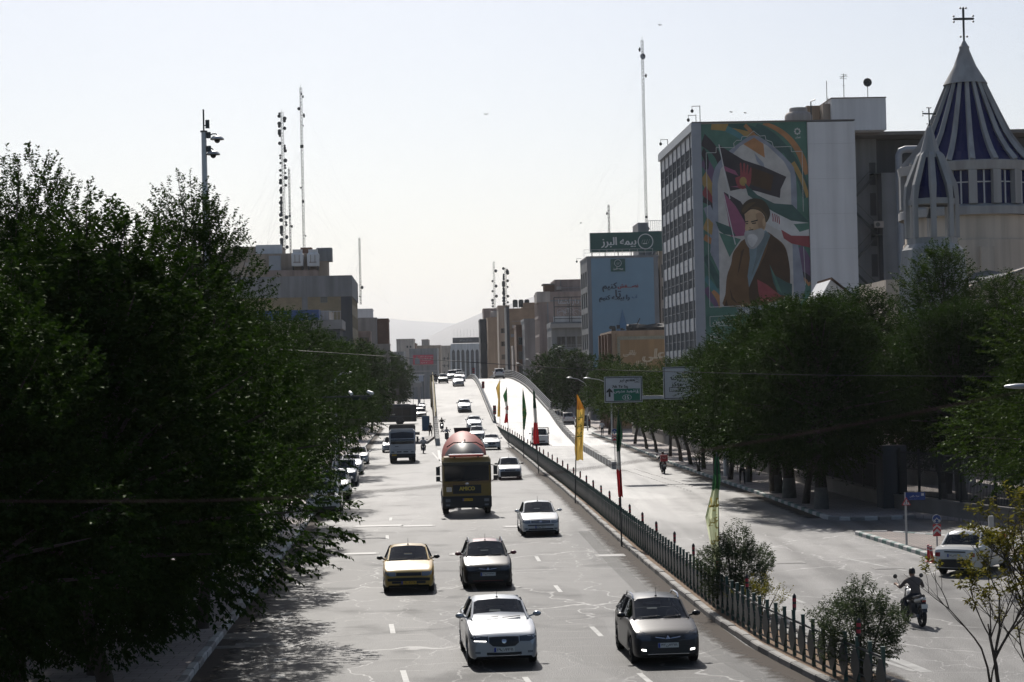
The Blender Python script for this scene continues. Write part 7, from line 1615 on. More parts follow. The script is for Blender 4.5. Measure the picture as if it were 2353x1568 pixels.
tb = building('tan_brick_block', 'tan brick block with rooftop cooling units and a dark clad street face', xat(1172, Y10, 800), Y10, 8, 14, hgt(712, 1190, Y10), BRICKT, end=([(2.2, 3.6), (4.2, 5.6)], storeys(3, 1.2, 3.4, .8, 2.5)), parapet=.3)
MB().box(-.02 - .6, -.1, -.05, -.02, 12, hgt(705, 1165, Y10)).build('cladding', DKG, tb); MB().box(3.2, 2, hgt(712, 1190, Y10), 8.2, 12, hgt(695, 1210, Y10)).build('upper_wall', BRICKT, tb)
MB().box(.2, -1.2, hgt(775, 1190, Y10), 2.6, -.01, hgt(768, 1190, Y10)).build('balcony', CONC, tb); lettering('کتاب قدیانی', BRWN, tb, (1.6, -.08, hgt(757, 1185, Y10)), w=3.4, persian=True, depth=.02)
ac_ = MB().box(0, 0, 0, 1.1, 1.1, 1.5); acm = ac_.mesh('case', DARKSTEEL)
for k in range(3):
    t = thing('cooling_unit', ['left','middle','right'][k] + ' one of three dark cooling units on the tan brick roof', 'air conditioner', (xat(1172, Y10, 700) + .6 + k * 1.3, Y10 + 3, hgt(710, 1190, Y10) + .5), 0, 'cooling units on the tan roof'); link('case', acm, t); MB().lathe([(.42, 1.5), (.42, 1.66), (0, 1.66)], 10, c=(.55, .55, 0)).build('fan', BLACK, t); MB().cbox(.1, .1, -.2, .08, .08, .4).cbox(1, .1, -.2, .08, .08, .4).build('leg', DARKSTEEL, t)
building('green_glass_house', 'narrow shop building with green glass steps below the tan brick block', xat(1180, 425, 850), 425, 4.6, 8, hgt(800, 1180, 425), PALE, end=([(.4, 1.9), (2.4, 4.1)], storeys(3, .3, 3.1, .7, 2.6), 2))
building('tan_tower', 'slim tan tower with a water tank at the far right side of the street', xat(1122, 500, 800), 500, 4.6, 12, hgt(733, 1130, 500), TAN, street=(cols(3, .5, 11, .4), storeys(6, .8, 3.1, .8, 2.4)), parapet=.4)
building('grey_tower', 'slim dark grey tower next to the slim tan tower', xat(1104, 510, 800), 510, 2.3, 12, hgt(738, 1106, 510), DKG, street=(cols(3, .5, 11, .4), storeys(6, .8, 3.1, .8, 2.4)))
building('brown_tower', 'slim brown tower with a rail on its roof behind the slim tan tower', xat(1113, 520, 800), 520, 6.2, 10, hgt(716, 1120, 520), PINKB, parapet=.8)
building('dark_tower', 'slim dark tower between the tan tower and the tan brick block', xat(1147, 470, 800), 470, 2.6, 10, hgt(708, 1150, 470), BEIGE, parapet=.6, end=([(.5, 1.9)], storeys(6, .8, 3.1, 1, 2.2)))
q = at(1137, 725, 503); wt2 = thing('water_tank', 'white tank on a stand on the slim tan tower', 'water tank', (q.x, 503, hgt(733, 1130, 500) + .4)); MB().lathe([(0, 1.6), (.9, 1.6), (1.1, 1.4), (1.1, .2), (.9, 0)], 14).build('tank', PALE, wt2, 40); MB().cbox(-.6, 0, -.2, .1, .1, .4).cbox(.6, 0, -.2, .1, .1, .4).build('leg', DARKSTEEL, wt2)
# --- office with tall arches at the far end of the street
Ya = 900.0; ax0, ax1 = xat(1034, Ya), xat(1110, Ya); aw = ax1 - ax0; azt = hgt(790, 1065, Ya)
ab = thing('arched_office', 'grey office with tall pointed arches closing the far end of the street', 'building', (ax0, Ya, 0)); ARW = wallmat('wall_arch', (.46, .48, .50), .06)
MB().box(0, .6, -.05, aw, 14, azt).build('wall', DKG, ab); MB().box(-.1, 0, azt - 2.2, aw, .59, azt).build('frieze', ARW, ab); pw = aw / 7
for i in range(8): MB().box(i * pw - .35, 0, -.05, i * pw + .35, .59, azt - 2.21).build('pier', ARW, ab)
for i in range(7):
    b = MB(); x0, x1 = i * pw + .36, (i + 1) * pw - .36; xm = (x0 + x1) / 2
    b.slabxz([(x0, azt - 2.22), (x0, azt - 3.8), (x0 + .15, azt - 3.2), (xm, azt - 2.5), (x1 - .15, azt - 3.2), (x1, azt - 3.8), (x1, azt - 2.22)], .02, .57); b.build('arch', ARW, ab)
    for k in range(5): window(ab, xm, 3 + k * 3.5, x1 - x0, 2.6, lambda x, d, z: (x, .595 - .0, z), 0, frame=FRAME)
MB().box(.8, .5, hgt(788, 1060, Ya), aw, 10, hgt(776, 1060, Ya)).build('roof_sign', DKG, ab); lettering('سازمان مرکزی', ALU, ab, (aw * .45, .48, hgt(782, 1060, Ya)), w=aw * .4, persian=True, depth=.02)
for k in range(9): MB().cbox(1.4 + k * 1.5, 4, azt + 4.4, .09, .09, 4.2).build('flagpole', GALV, ab)
def simple(name, label, x0, x1, yt, Y, m, d=14, end=None, parapet=.5, side=1): return building(name, label, xat(x0, Y), Y, (x1 - x0) * Y / FPX, d, hgt(yt, (x0 + x1) / 2, Y), m, end=end, parapet=parapet, rz=0)
simple('far_beige_block', 'pale block with steel scaffolding left of the arched office', 1000, 1036, 797, 950, STONEB, end=(cols(3, 1, 6.5, .4), storeys(5, 1, 3.4, 1, 2.4)))
fs = thing('scaffold', 'dark steel scaffold standing before the far pale block', 'scaffold', (xat(1012, 930), 930, 0)); b = MB()
for x in (0, 3.2): b.bar((x, 0, 0), (x, 0, hgt(812, 1010, 930)), .3)
for z in (2.5, 6, 9.5, 13, 16): b.bar((-2.5, 0, z), (3.6, 0, z), .25)
b.build('frame', DARKSTEEL, fs)
rbld = simple('billboard_building', 'grey block carrying a red billboard and an unfinished concrete frame below', 938, 1002, 804, 700, GREYW, parapet=.4)
for k in range(5): MB().box(.5 + k * 2.2, -.3, -.05, .9 + k * 2.2, -.01, hgt(868, 960, 700)).build('pillar', CONC, rbld)
for z in (840, 855): MB().box(.2, -.35, hgt(z, 960, 700), 9.6, -.31, hgt(z, 960, 700) + .4).build('beam', CONC, rbld)
rbb = thing('billboard', 'red billboard with white Persian lettering on the far grey block', 'billboard', (xat(946.5, 699), 698.8, 0)); z0_, z1_ = hgt(838, 970, 699), hgt(816, 970, 699); w_ = (993 - 946.5) * 699 / FPX; MB().box(0, 0, z0_, w_, .25, z1_).build('panel', mat('billboard_red', (.42, .025, .06), .5, var=.05), rbb)
for s_, z_, wd in (('تعمیر ماشین های ساختمان', .82, .62), ('گـــارانتی', .6, .5), ('کیان پلاست', .42, .42), ('۰۹۰۳ ۲۰۰ ۰۰۰۰', .16, .58)): lettering(s_, LET, rbb, (w_ * .66, -.01, z0_ + (z1_ - z0_) * z_), w=w_ * wd, h=(z1_ - z0_) * .15, persian=s_[0] != '۰', depth=.01)
MB().slabxz([(w_ * .08, z0_ + .1), (w_ * .34, z0_ + .1), (w_ * .32, z0_ + 1.9), (w_ * .22, z0_ + 2.4), (w_ * .22, z0_ + 3.0), (w_ * .17, z0_ + 3.1), (w_ * .16, z0_ + 2.4), (w_ * .08, z0_ + 2.0)], -.03, -.012).build('printed_figure', BLUEG, rbb)
simple('far_grey_block', 'plain grey block rising behind the red billboard building', 909, 948, 782, 760, PALE, end=(cols(2, 3.5, 6, .5), [(hgt(800, 930, 760), hgt(795, 930, 760))]))
simple('far_brick_tip', 'brick topped block just right of the plain grey block', 940, 953, 792, 770, BRICKR)
simple('far_low_block', 'low grey block at the far left of the street end', 895, 925, 812, 640, GREYW, end=(cols(3, .3, 3.8, .5), storeys(4, 1, 3.2, 1, 2.3)))
simple('far_roofline_block', 'long roofline with water tanks behind the red billboard', 948, 1010, 797, 800, BEIGE); simple('far_stair_head', 'pale stair head above the long roofline', 967, 982, 783, 805, PALE)
# --- left side
YL = 282.0; lx_ = xat(808, YL, 700); lh = hgt(640, 770, YL)
lb = building('brown_office', 'brown brick office with grey bands and a row of small windows', lx_, YL, 17, 26, lh, BRICKY, -1, end=([(12.6, 13.6)], storeys(6, .8, 3.3, .8, 2.2), 0), street=(cols(6, .8, 25.4, .55), storeys(6, .8, 3.3, .6, 2.4), 1), parapet=0)
MB().box(-17.1, -.12, lh - 2.6, .12, 26.1, lh + .4).build('parapet', GREYW, lb); MB().box(-7.0, -.08, -.05, -6.2, -.003, lh - 2.61).build('band', GREYW, lb); MB().box(-17, -.08, lh - 8.0, -7.01, -.003, lh - 7.2).build('band', GREYW, lb); MB().box(-1.5, -.08, -.05, .06, -.003, lh - 2.61).build('band', DKG, lb)
Y1 = 325.0; x1_ = xat(746, Y1, 600); h1 = hgt(585, 690, Y1)
l1 = building('tall_beige_office', 'tall beige building with rooftop cooling towers behind the brown office', x1_, Y1, 22, 16, h1, BEIGE, -1, parapet=.2); zA = hgt(577, 740, Y1); MB().box(-1.5, -.1, h1 - 5, .5, 3, zA + .3).build('corner_block', BEIGE, l1); MB().box(-1.3, -.3, h1 - 1.2, 1.2, 3, zA + .5).build('cornice', GREYW, l1); MB().box(-9.2, -1.4, h1 - 6.0, -1.0, -.02, h1 - 2.6).build('lower_wall', PINKB, l1)
MB().box(-17, 2, h1, -7, 10, hgt(566, 640, Y1 + 2)).build('penthouse', BEIGE, l1); MB().box(-11.3, 1.6, h1, -7.0, 1.98, hgt(563, 648, Y1 + 2)).build('screen', WHITEW, l1); MB().box(-9.0, -.02 - .9, h1 - 2.58, -7.1, -.03, h1 - .2).build('duct_housing', ALU, l1)
for k, px in enumerate((684, 720)):
    q = at(px, 612, Y1 - 1.6); t = thing('cooling_tower', ('left' if k == 0 else 'right') + ' one of two white cooling towers on the beige office roof', 'cooling tower', (q.x, Y1 - 1.3, q.z), 0, 'white cooling towers on the beige office'); h_ = 2.7
    b = MB(); b.loft([[(-s, -s, z), (s, -s, z), (s, s, z), (-s, s, z)] for s, z in ((.9, 0), (.95, 1.9), (.72, 2.2), (.72, 2.6), (.75, 2.7))], closed=True); b.add([(-.75, -.75, 2.7), (.75, -.75, 2.7), (.75, .75, 2.7), (-.75, .75, 2.7)], [(0, 1, 2, 3)]); b.build('casing', WHITEW, t); MB().bar((-.35, -1.0, .5), (-.35, -.96, 1.8), .06).bar((.35, -1.0, .5), (.35, -.96, 1.8), .06).bar((-.6, -1.0, .6), (.6, -1.0, .6), .08).build('pipe', BRWN, t); MB().box(-.8, -.8, -.6, -.7, .8, -.01).box(.7, -.8, -.6, .8, .8, -.01).build('leg', DARKSTEEL, t)
q = at(703, 577, Y1 + 2); rc = thing('roof_tank', 'red housing between the white cooling towers', 'roof tank', (q.x, Y1 + 2, h1 + .15)); b = MB().box(-.9, 0, 0, .9, 2, 1.1); b.build('housing', BRICKR, rc)
b2 = building('pale_balcony_building', 'pale low building with a rounded balcony in front of the brown office', xat(757, 240, 750), 240, 12, 12, hgt(716, 740, 240), PALE, -1, parapet=.1, street=(cols(3, 1, 11, .5), storeys(3, 1, 3.3, .8, 2.5)))
zb3 = hgt(757, 760, 240); MB().slabxz([(-3.0, zb3), (1.6, zb3), (1.6, zb3 + 1.1), (-3.0, zb3 + 1.1)], -1.5, 9).build('balcony', CONC, b2); MB().box(-3, -1.3, zb3 - 3, 1.3, 8, zb3 - .01).build('shop_front', DKG, b2); rl = MB()
for k in range(12): rl.bar((-3 + k * .4, -1.4, zb3 + 1.1), (-3 + k * .4, -1.4, zb3 + 2.1), .05)
rl.bar((-3, -1.4, zb3 + 2.1), (1.5, -1.4, zb3 + 2.1), .06); rl.build('railing', GALV, b2)
q = at(665, 725, 236); bs = thing('blue_awning', 'dark blue roof sheet showing through the left trees', 'awning', (q.x, 236, 0)); MB().box(-4, 0, q.z - .6, 3.5, 2, q.z + .6).build('sheet', mat('sheet_blue', (.02, .06, .2), .5), bs); MB().cbox(-3.6, 1, (q.z - .6) / 2, .12, .12, q.z - .6).cbox(3.2, 1, (q.z - .6) / 2, .12, .12, q.z - .6).build('post', DARKSTEEL, bs)
YE = 365.0
le = building('dark_office', 'dark grey and brown office at the end of the left row of buildings', xat(893, YE, 780), YE, 2.2, 12, hgt(736, 880, YE), BRICKR, -1, parapet=.3, street=(cols(3, .5, 11, .5), storeys(5, 1, 3.2, .6, 2.5)))
le2 = building('grey_office', 'grey office with stepped balconies beside the brown office', xat(866, 360, 780), 360, 5, 12, hgt(734, 850, 360), GREYW, -1, end=([(2.9, 4.6)], storeys(4, .8, 3.2, .7, 2.7), 1), parapet=.3)
building('step_block', 'lower block with a red brown band in front of the grey office', xat(852, 345, 800), 345, 4.5, 8, hgt(765, 840, 345), PINKB, -1, end=([(2.6, 4.2)], [(hgt(785, 840, 345) - .8, hgt(775, 840, 345))], 1), parapet=.3)
building('white_upper_block', 'white stepped block rising behind the grey office', xat(855, 395, 720), 395, 5, 10, hgt(712, 840, 395), WHITEW, -1, parapet=.2)
building('white_balcony_block', 'white block with balconies at the end of the left row', xat(897, 352, 850), 352, 2.4, 6, hgt(793, 890, 352), PALE, -1, end=([(.4, 2.0)], storeys(3, .6, 3.2, .6, 2.4)), parapet=.2)
# wall clutter: air conditioners, downpipes and ledges
acl = MB().box(-.45, -.34, 0, .45, -.01, .62).mesh('air_conditioner', PALE); rnw = random.Random(77)
for par, x0, x1, z0, z1, n in ((b8, 2.4, 8.6, 5, h8 - 3, 5), (b9, .6, 6.5, 14, 24, 4), (tb, .5, 7.5, 6, 20, 5), (lb, -16, -9, 6, 17, 3), (le2, -4.8, -2.4, 4, 16, 3), (l1, -20, -10, h1 - 8, h1 - 1.5, 3), (an, .3, 6, 4, 20, 3)):
    for k in range(n): link('air_conditioner', acl, par, (rnw.uniform(x0, x1), -.005, rnw.uniform(z0, z1)))
    for k in range(2): x = rnw.uniform(x0, x1); MB().tube([(x, -.08, .2), (x, -.08, z1 + 1.5)], .06, 5).build('downpipe', GREYW, par)
    z = z0
    while z < z1: MB().box(x0, -.035, z, x1, -.003, z + .09).build('ledge', CONC, par); z += 3.3
# hazy mountains
def ridge(name, Y, pts, seed):
    b = MB(); rs = random.Random(seed); secs = []; 
    P_ = []
    for i in range(181):
        px = -1400 + 5200 * i / 180; py = lerp(pts, px) + 2.5 * mnoise.noise(Vector((px * .011, seed, 0))) * 3
        P_.append(at(px, py, Y))
    for f, dz in ((0, -.2), (.35, .45), (.7, .8), (1, 1)):
        secs.append([(p.x * (.93 + .07 * f), Y - 3000 * (1 - f) + 500 * mnoise.noise(Vector((p.x * .0005, f * 3, seed))) * (1 - f) * 2, max(-20, p.z) * dz + (1 - f) * 60 * mnoise.noise(Vector((p.x * .0013, f * 5, seed)))) for p in P_])
    secs.append([(p.x * 1.06, Y + 3500, -30) for p in P_]); b.loft(secs[::1]); tag(b.build(name, HILL, None, 60), kind='structure')
ridge('hills', 24000, [(-1400, 770), (300, 752), (800, 722), (900, 733), (1000, 741), (1060, 747), (1200, 752), (1700, 760), (3800, 790)], 2)
ridge('hills', 17000, [(-1400, 860), (900, 850), (960, 785), (1020, 757), (1100, 722), (1180, 697), (1260, 668), (1400, 640), (1700, 640), (2600, 690), (3800, 760)], 5)

# ------------------------------------------------------------------ flags on the median
def clothmat(n, c, tw=.45):
    m = bpy.data.materials.new(n); m.use_nodes = True; nt = m.node_tree; b = nt.nodes['Principled BSDF']; b.inputs['Base Color'].default_value = (*c, 1); b.inputs['Roughness'].default_value = .8
    t = nt.nodes.new('ShaderNodeBsdfTranslucent'); t.inputs['Color'].default_value = (*c, 1); ms = nt.nodes.new('ShaderNodeMixShader'); ms.inputs[0].default_value = tw
    nt.links.new(b.outputs[0], ms.inputs[1]); nt.links.new(t.outputs[0], ms.inputs[2]); nt.links.new(ms.outputs[0], nt.nodes['Material Output'].inputs['Surface']); return m
FY = clothmat('flag_yellow', (.62, .44, .12), .55); FO = clothmat('flag_yellow_shaded', (.45, .20, .03)); FG = clothmat('flag_green', (.05, .16, .06)); FGL = clothmat('flag_light_green', (.62, .66, .46), .6); FW = clothmat('flag_white', (.6, .6, .58)); FR_ = clothmat('flag_red', (.42, .02, .025)); FDG = clothmat('flag_dark_green', (.015, .06, .03))
def flag(label, px, Y, pybase, pytop, pyflag, prof, bands, emblem=None, tilt=0.0):
    p = at(px, pybase, Y); s = FPX / Y; zt_ = at(px, pytop, Y).z; z1 = at(px, pyflag, Y).z; zb = max(deck(Y) - .05, 0)
    t = thing('flag', label, 'flag', (p.x, Y, zb), 0, 'flags hanging from poles along the median')
    top = Vector((tilt / s, 0, zt_ - zb)); MB().tube([(0, 0, 0), tuple(top)], [.035, .025], 7).build('pole', DARKSTEEL, t, 50)
    N, K = 40, 8; f0 = .03; b = MB(); rows = []; sd = px * .1
    for i in range(N + 1):
        f = i / N; z = (zt_ - zb) * (1 - f0) + (z1 - zb - (zt_ - zb) * (1 - f0)) * f; pxx = top.x * z / top.z; x0 = lerp([(a, b_) for a, b_, c in prof], f) / s; x1 = lerp([(a, c) for a, b_, c in prof], f) / s
        rows.append([(pxx + x0 + (x1 - x0) * k / K, -.03 + .16 * math.sin(k / K * 9.5 + f * 3 + sd) * min(1, f * 4) - .02 * math.sin(f * 25 + k), z + .03 * math.sin(k + f * 9)) for k in range(K + 1)])
    b.loft(rows)
    ms = []; 
    for i in range(N):
        f = (i + .5) / N; mi = next((j for j, (e, m) in enumerate(bands) if f <= e), len(bands) - 1)
        for k in range(K): b.m[i * K + k] = mi
    b.build('cloth', [m for _, m in bands], t, 60)
    if emblem:
        for s_, f, w, m in emblem:
            z = (zt_ - zb) + (z1 - zt_) * f; x0 = lerp([(a, b_) for a, b_, c in prof], f) / s; x1 = lerp([(a, c) for a, b_, c in prof], f) / s
            o = lettering(s_, m, t, (top.x * z / top.z + (x0 + x1) / 2, -.24, z), w=w, h=w * 1.5, persian=True, depth=0, name='flag_lettering', bold=.012)
    return t
FI = clothmat('flag_ink_green', (.10, .20, .05)); FI2 = clothmat('flag_ink_gold', (.48, .36, .10)); FI3 = clothmat('flag_ink_red', (.42, .02, .025))
flag('green flag with gold script, tallest and nearest on the median', 1655, 58, 1400, 1040, 1320, [(0, -4, 4), (.18, -9, 8), (.3, -14, 3), (.5, -30, 3), (.68, -23, 3), (.85, -15, 3), (1, -11, 3)], [(.14, FDG), (.27, FG), (1, FGL)], [('عید', .42, .28, FI2), ('غدیر', .56, .28, FI2), ('علی', .70, .24, FI2)])
flag('Iranian flag below the direction sign, dark green above and red below', 1427, 81, 1190, 943, 1142, [(0, -2, 1), (.25, -7, 7.5), (.45, -7, 2), (.7, -8, 3), (1, -5, 5)], [(.44, FDG), (.68, FW), (1, FR_)])
flag('large yellow flag with green script and a top coloured orange for shade', 1322, 109, 1160, 900, 1058, [(0, -1, 2), (.22, 0, 19), (.57, -2, 17), (.85, -3, 16), (1, 0, 17)], [(.22, FO), (1, FY)], [('علی', .36, .28, FI), ('غدیر', .5, .28, FI), ('عید', .64, .28, FI)], 9)  # orange top band paints in the shade of the doubled yellow cloth
flag('dark Iranian flag hanging in front of the pick-up truck', 1238, 143, 1095, 893, 1020, [(0, -2, 2), (.3, -4, 4), (.55, -4, 4), (.8, -7, 5), (1, -8, 6)], [(.33, FDG), (.6, FW), (1, FR_)], None, -7)
flag('narrow green flag with yellow script', 1203, 170, 1040, 893, 988, [(0, -1, 1), (.35, -2, 6), (.6, -2, 8), (1, -1, 3)], [(.12, FDG), (1, FG)], [('غدیر', .5, .3, FI2), ('علی', .66, .3, FI2)], 2)
flag('Iranian flag blown to the left on the median', 1169, 198, 1015, 890, 972, [(0, -1, 1), (.2, -9, 0), (.5, -4, 1), (.75, -5, 1), (1, -9, 0)], [(.38, FG), (.72, FW), (1, FR_)], [('لله', .58, .3, FI3)], -2)
flag('small yellow flag farthest along the median', 1149, 225, 990, 872, 958, [(0, -1, 1), (.2, -9, 0), (.5, -4, 0), (1, -6, 0)], [(1, FY)], None, 2)

# ------------------------------------------------------------------ lattice masts
def mast(label, px, py0, py1, Y, w=.45, dishes=(), guys=True, seed=0, group='guyed lattice masts'):
    p = at(px, py0, Y); h = at(px, py1, Y).z - p.z; t = thing('lattice_mast', label, 'antenna mast', (p.x, Y, p.z), 0); rn = random.Random(seed)
    L3 = [(w * .5 * math.cos(a), w * .5 * math.sin(a)) for a in (R(-90), R(30), R(150))]; b = MB()
    for x, y in L3: b.bar((x, y, 0), (x, y, h * .985), .055)
    b.build('leg_set', GALV, t) if False else b.build('lattice', DARKSTEEL, t)
    b = MB(); n = int(h / .55)
    for i in range(n):
        z0, z1 = h * i / n * .985, h * (i + 1) / n * .985
        for k in range(3): a, c = L3[k], L3[(k + 1) % 3]; (a, c) = (a, c) if i % 2 else (c, a); b.bar((*a, z0), (*c, z1), .022)
    b.bar((0, 0, h * .98), (0, 0, h), .04); b.build('bracing', DARKSTEEL, t)
    dm = {}
    for f, sx, r, kind in dishes:
        key = (r, kind)
        if key not in dm:
            if kind == 'b': m = MB().cbox(0, 0, 0, r * 2, r, r * 2)
            elif kind == 's': m = MB().lathe([(.001, r * .5), (r * .7, r * .2), (r, 0), (r * .6, -r * .15), (.001, -r * .6)], 12, axis='x')
            else: m = MB().lathe([(.001, -r * .35), (r, -r * .28), (r, 0), (r * .5, r * .35), (.001, r * .45)], 12, axis='y')
            dm[key] = m.mesh('dish', DARKSTEEL if kind != 'w' else ALU, 40)
        o = link('dish', dm[key], t, (sx * (w * .5 + r * .6), -.1 + rn.uniform(-.2, .1), h * f), rn.uniform(-.7, .7))
    if guys:
        b = MB()
        for f in (.3, .62, .9):
            for a in (R(20), R(140), R(260), R(200)): b.tube([(0, 0, h * f), (h * .42 * math.cos(a), h * .42 * math.sin(a), .2)], .006, 3, 0, False)
        g = b.build('guy_wire', GALV, t)
    return t
rn = random.Random(9); many = [(f, rn.choice((-1, 1)), rn.choice((.20, .25, .30, .34)), 'd') for f in [.02 + .95 * (i / 54) for i in range(55)] if rn.random() < .9]
mast('lattice mast crowded with dishes above the beige office on the left', 654, 575, 252, 329, .5, many, True, 1)
mast('tall thin lattice mast right of the crowded one', 699, 590, 195, 335, .42, [(.93, 1, .25, 's'), (.945, .4, .2, 'd'), (.86, -1, .28, 'd'), (.82, 1, .42, 's'), (.76, 1, .2, 's'), (.64, 0, .26, 'b'), (.4, -1, .16, 'd'), (.32, 0, .24, 'd'), (.12, 1, .15, 'd')], True, 2)
mast('short thin lattice mast between two taller ones', 668, 585, 385, 332, .3, [(.44, 0, .22, 'd'), (.32, 1, .2, 'b')], True, 3)
mast('slim lattice mast with one dish above the brown office', 829, 700, 545, 366, .35, [(.25, 1, .3, 'd'), (.12, -.5, .15, 'd')], True, 4)
mast('tallest lattice mast rising behind the green rooftop sign', 1486, 535, 85, 316, .42, [(.935, -1, .38, 's'), (.90, 0, .5, 'w'), (.905, .6, .16, 'b'), (.80, 1, .4, 's'), (.08, 0, .2, 'b'), (.02, .6, .3, 'd')], True, 5)
mast('short lattice mast left of the green rooftop sign', 1400, 540, 470, 308, .3, [(.7, -1, .25, 's')], True, 6)
mast('far lattice mast with a few dishes left of the mountain slope', 1137, 716, 600, 505, .5, [(f, rn.choice((-1, 1)), rn.choice((.3, .4)), 'd') for f in (.1, .16, .22, .3, .4, .5, .6, .8)], True, 7)
mast('far lattice mast crowded with dishes on the tan brick block', 1163, 706, 614, 446, .5, [(f / 26, rn.choice((-1, 1)), rn.choice((.25, .32, .38)), 'd') for f in range(2, 26)], True, 8)

# ------------------------------------------------------------------ camera pole above the left trees
Yp = 66.0; q = at(471, 440, Yp); cp = thing('camera_pole', 'grey pole with two dome cameras standing above the left trees', 'camera pole', (q.x, Yp, KH)); z1 = at(467, 303, Yp).z - KH; z2 = at(466, 252, Yp).z - KH
MB().tube([(0, 0, 0), (0, 0, z1)], [.17, .085], 8).build('pole', GALV, cp, 40); MB().tube([(.0, 0, z1 - .1), (.0, 0, z2)], .03, 6).lathe([(.12, z1 - .02), (.12, z1 + .03), (0, z1 + .035)], 8).build('mast', DARKSTEEL, cp); MB().box(.07, -.08, z1 + .1, .2, -.04, z1 + .38).bar((0, 0, z1 + .2), (.1, -.06, z1 + .2), .03).build('antenna_panel', DARKSTEEL, cp)
def dome(zc, x, arm):
    b = MB(); b.tube(arm, .022, 6); b.cbox(.16, 0, arm[0][2], .13, .12, .2); b.build('arm', DARKSTEEL, cp, 40); b = MB(); b.lathe([(.001, .13), (.12, .11), (.2, .05), (.235, 0), (.225, -.02), (.1, -.02)], 16, c=(x, 0, zc)); b.build('housing', GALV, cp, 50); MB().lathe([(.1, 0), (.09, -.06), (.05, -.1), (.001, -.115)], 12, c=(x, 0, zc - .02)).build('dome', BLACK, cp, 50)
dome(z1 - .26, .44, [(.2, 0, z1 - .12), (.3, 0, z1 - .08), (.4, 0, z1 - .08), (.44, 0, z1 - .14)]); dome(z1 - .76, .30, [(.1, 0, z1 - .58), (.26, 0, z1 - .56), (.30, 0, z1 - .62)])
# traffic camera bar poking out of the left trees
Yk_ = 95.0; q = at(831, 911, Yk_); tc = thing('traffic_camera', 'traffic camera bar with two white cameras poking out of the left trees', 'traffic camera', (q.x, Yk_, 0)); z = q.z
MB().box(-.52, -.06, z - .05, .48, .06, z + .05).box(-4.2, .03, z - .04, -.52, .09, z + .04).tube([(-4.1, .06, .1), (-4.1, .06, z + .2)], .09, 8).build('arm', DARKSTEEL, tc)
for x, a in ((-.5, -.2), (.42, .25)): m = MB().tube([(-.10, .12, .16), (.08, -.2, .08)], .075, 10).cbox(0, 0, .03, .05, .05, .12); m.build('camera_head', WHITEP, tc, 40, (x, 0, z + .05), a)
for x in (-.28, .12): MB().box(x - .15, -.08, z - .17, x + .15, .03, z - .07).build('floodlight', LAMPD, tc)
# ------------------------------------------------------------------ street lamps
def lamp(label, px, py, Y, heads, zb=None, r=.08, grp='street lamps on the right'):
    q = at(px, py, Y); zb = KH if zb is None else zb; t = thing('street_lamp', label, 'street lamp', (q.x, Y, zb)); zt_ = q.z - zb
    MB().tube([(0, 0, 0), (0, 0, zt_ * .6), (0, 0, zt_)], [r * 1.2, r, r * .7], 8).build('pole', GALV, t, 40)
    for hx, hy in heads:
        e = at(hx, hy, Y); dx, dz = e.x - q.x, e.z - q.z; MB().tube([(0, 0, zt_ - .05), (dx * .12, 0, zt_ + dz * .35), (dx * .5, 0, zt_ + dz * .8), (dx, 0, zt_ + dz)], r * .55, 6).build('arm', GALV, t, 50)
        b = MB(); b.lathe([(.001, -.42), (.07, -.38), (.14, -.1), (.15, .1), (.10, .3), (.001, .36)], 10, axis='x'); b.v = [(x, y, z * .55) for x, y, z in b.v]; b.build('lamp_head', GALV, t, 50, (dx - math.copysign(.3, -dx) * -1 * 0, 0, zt_ + dz))
    return t
lamp('street lamp with a curved arm above the parked cars on the right', 1348, 887, 246, [(1309, 868)])
lamp('street lamp half hidden behind the direction sign', 1404, 888, 205, [(1349, 869)])
lamp('tall street lamp with two heads before the blue banner', 1316, 812, 305, [(1279, 802), (1286, 798)])
lamp('small far street lamp by the crest rail', 1202, 842, 405, [(1190, 835)]); lamp('far street lamp left of the large dark tree', 1222, 842, 380, [(1212, 826)])
lamp('lamp head reaching in from the right edge of the picture', 2440, 905, 56, [(2341, 888)], r=.07); lamp('pale lamp head showing above the left trees', 770, 868, 120, [(798, 857)])
# ------------------------------------------------------------------ gantry with direction signs
SIGNW = mat('sign_white', (.50, .51, .51), .45, var=.05); SGREEN = mat('sign_direction_green', (.01, .15, .085), .45, var=.04); SBLUE = mat('sign_blue', (.010, .045, .20), .4, var=.04); SRED = mat('sign_red', (.45, .02, .03), .4, var=.04)
Yg = 131.0; sx = lambda px: xat(px, Yg, 890); sz = lambda py: hgt(py, 1432, Yg)
ga = thing('sign_gantry', 'grey steel gantry arm reaching over the right road from behind the trees', 'gantry', (0, 0, 0)); zg_ = sz(915)
MB().tube([(RK(Yg) + 1.0, Yg + .35, 0), (RK(Yg) + 1.0, Yg + .35, zg_ + .6)], [.2, .16], 10).build('pole', GALV, ga, 40); MB().box(sx(1400), Yg + .2, zg_ - .11, RK(Yg) + 1.1, Yg + .45, zg_ + .11).build('beam', GALV, ga)
ds = thing('direction_sign', 'white direction sign with an arrow and a green panel numbered 15', 'road sign', (sx(1388.5), Yg, 0)); w_ = sx(1476) - sx(1388.5); za, zb_ = sz(925), sz(865.5)
def frame_rect(par, x0, z0, x1, z1, t_, y, m, name='border'):
    b = MB(); b.box(x0, y - .004, z0, x0 + t_, y, z1).box(x1 - t_, y - .004, z0, x1, y, z1).box(x0 + t_, y - .004, z0, x1 - t_, y, z0 + t_).box(x0 + t_, y - .004, z1 - t_, x1 - t_, y, z1); return b.build(name, m, par)
MB().box(0, 0, za, w_, .06, zb_).build('panel', SIGNW, ds); frame_rect(ds, .04, za + .05, w_ - .04, zb_ - .04, .05, -.002, INK); H2 = zb_ - za; gx0 = w_ * .245
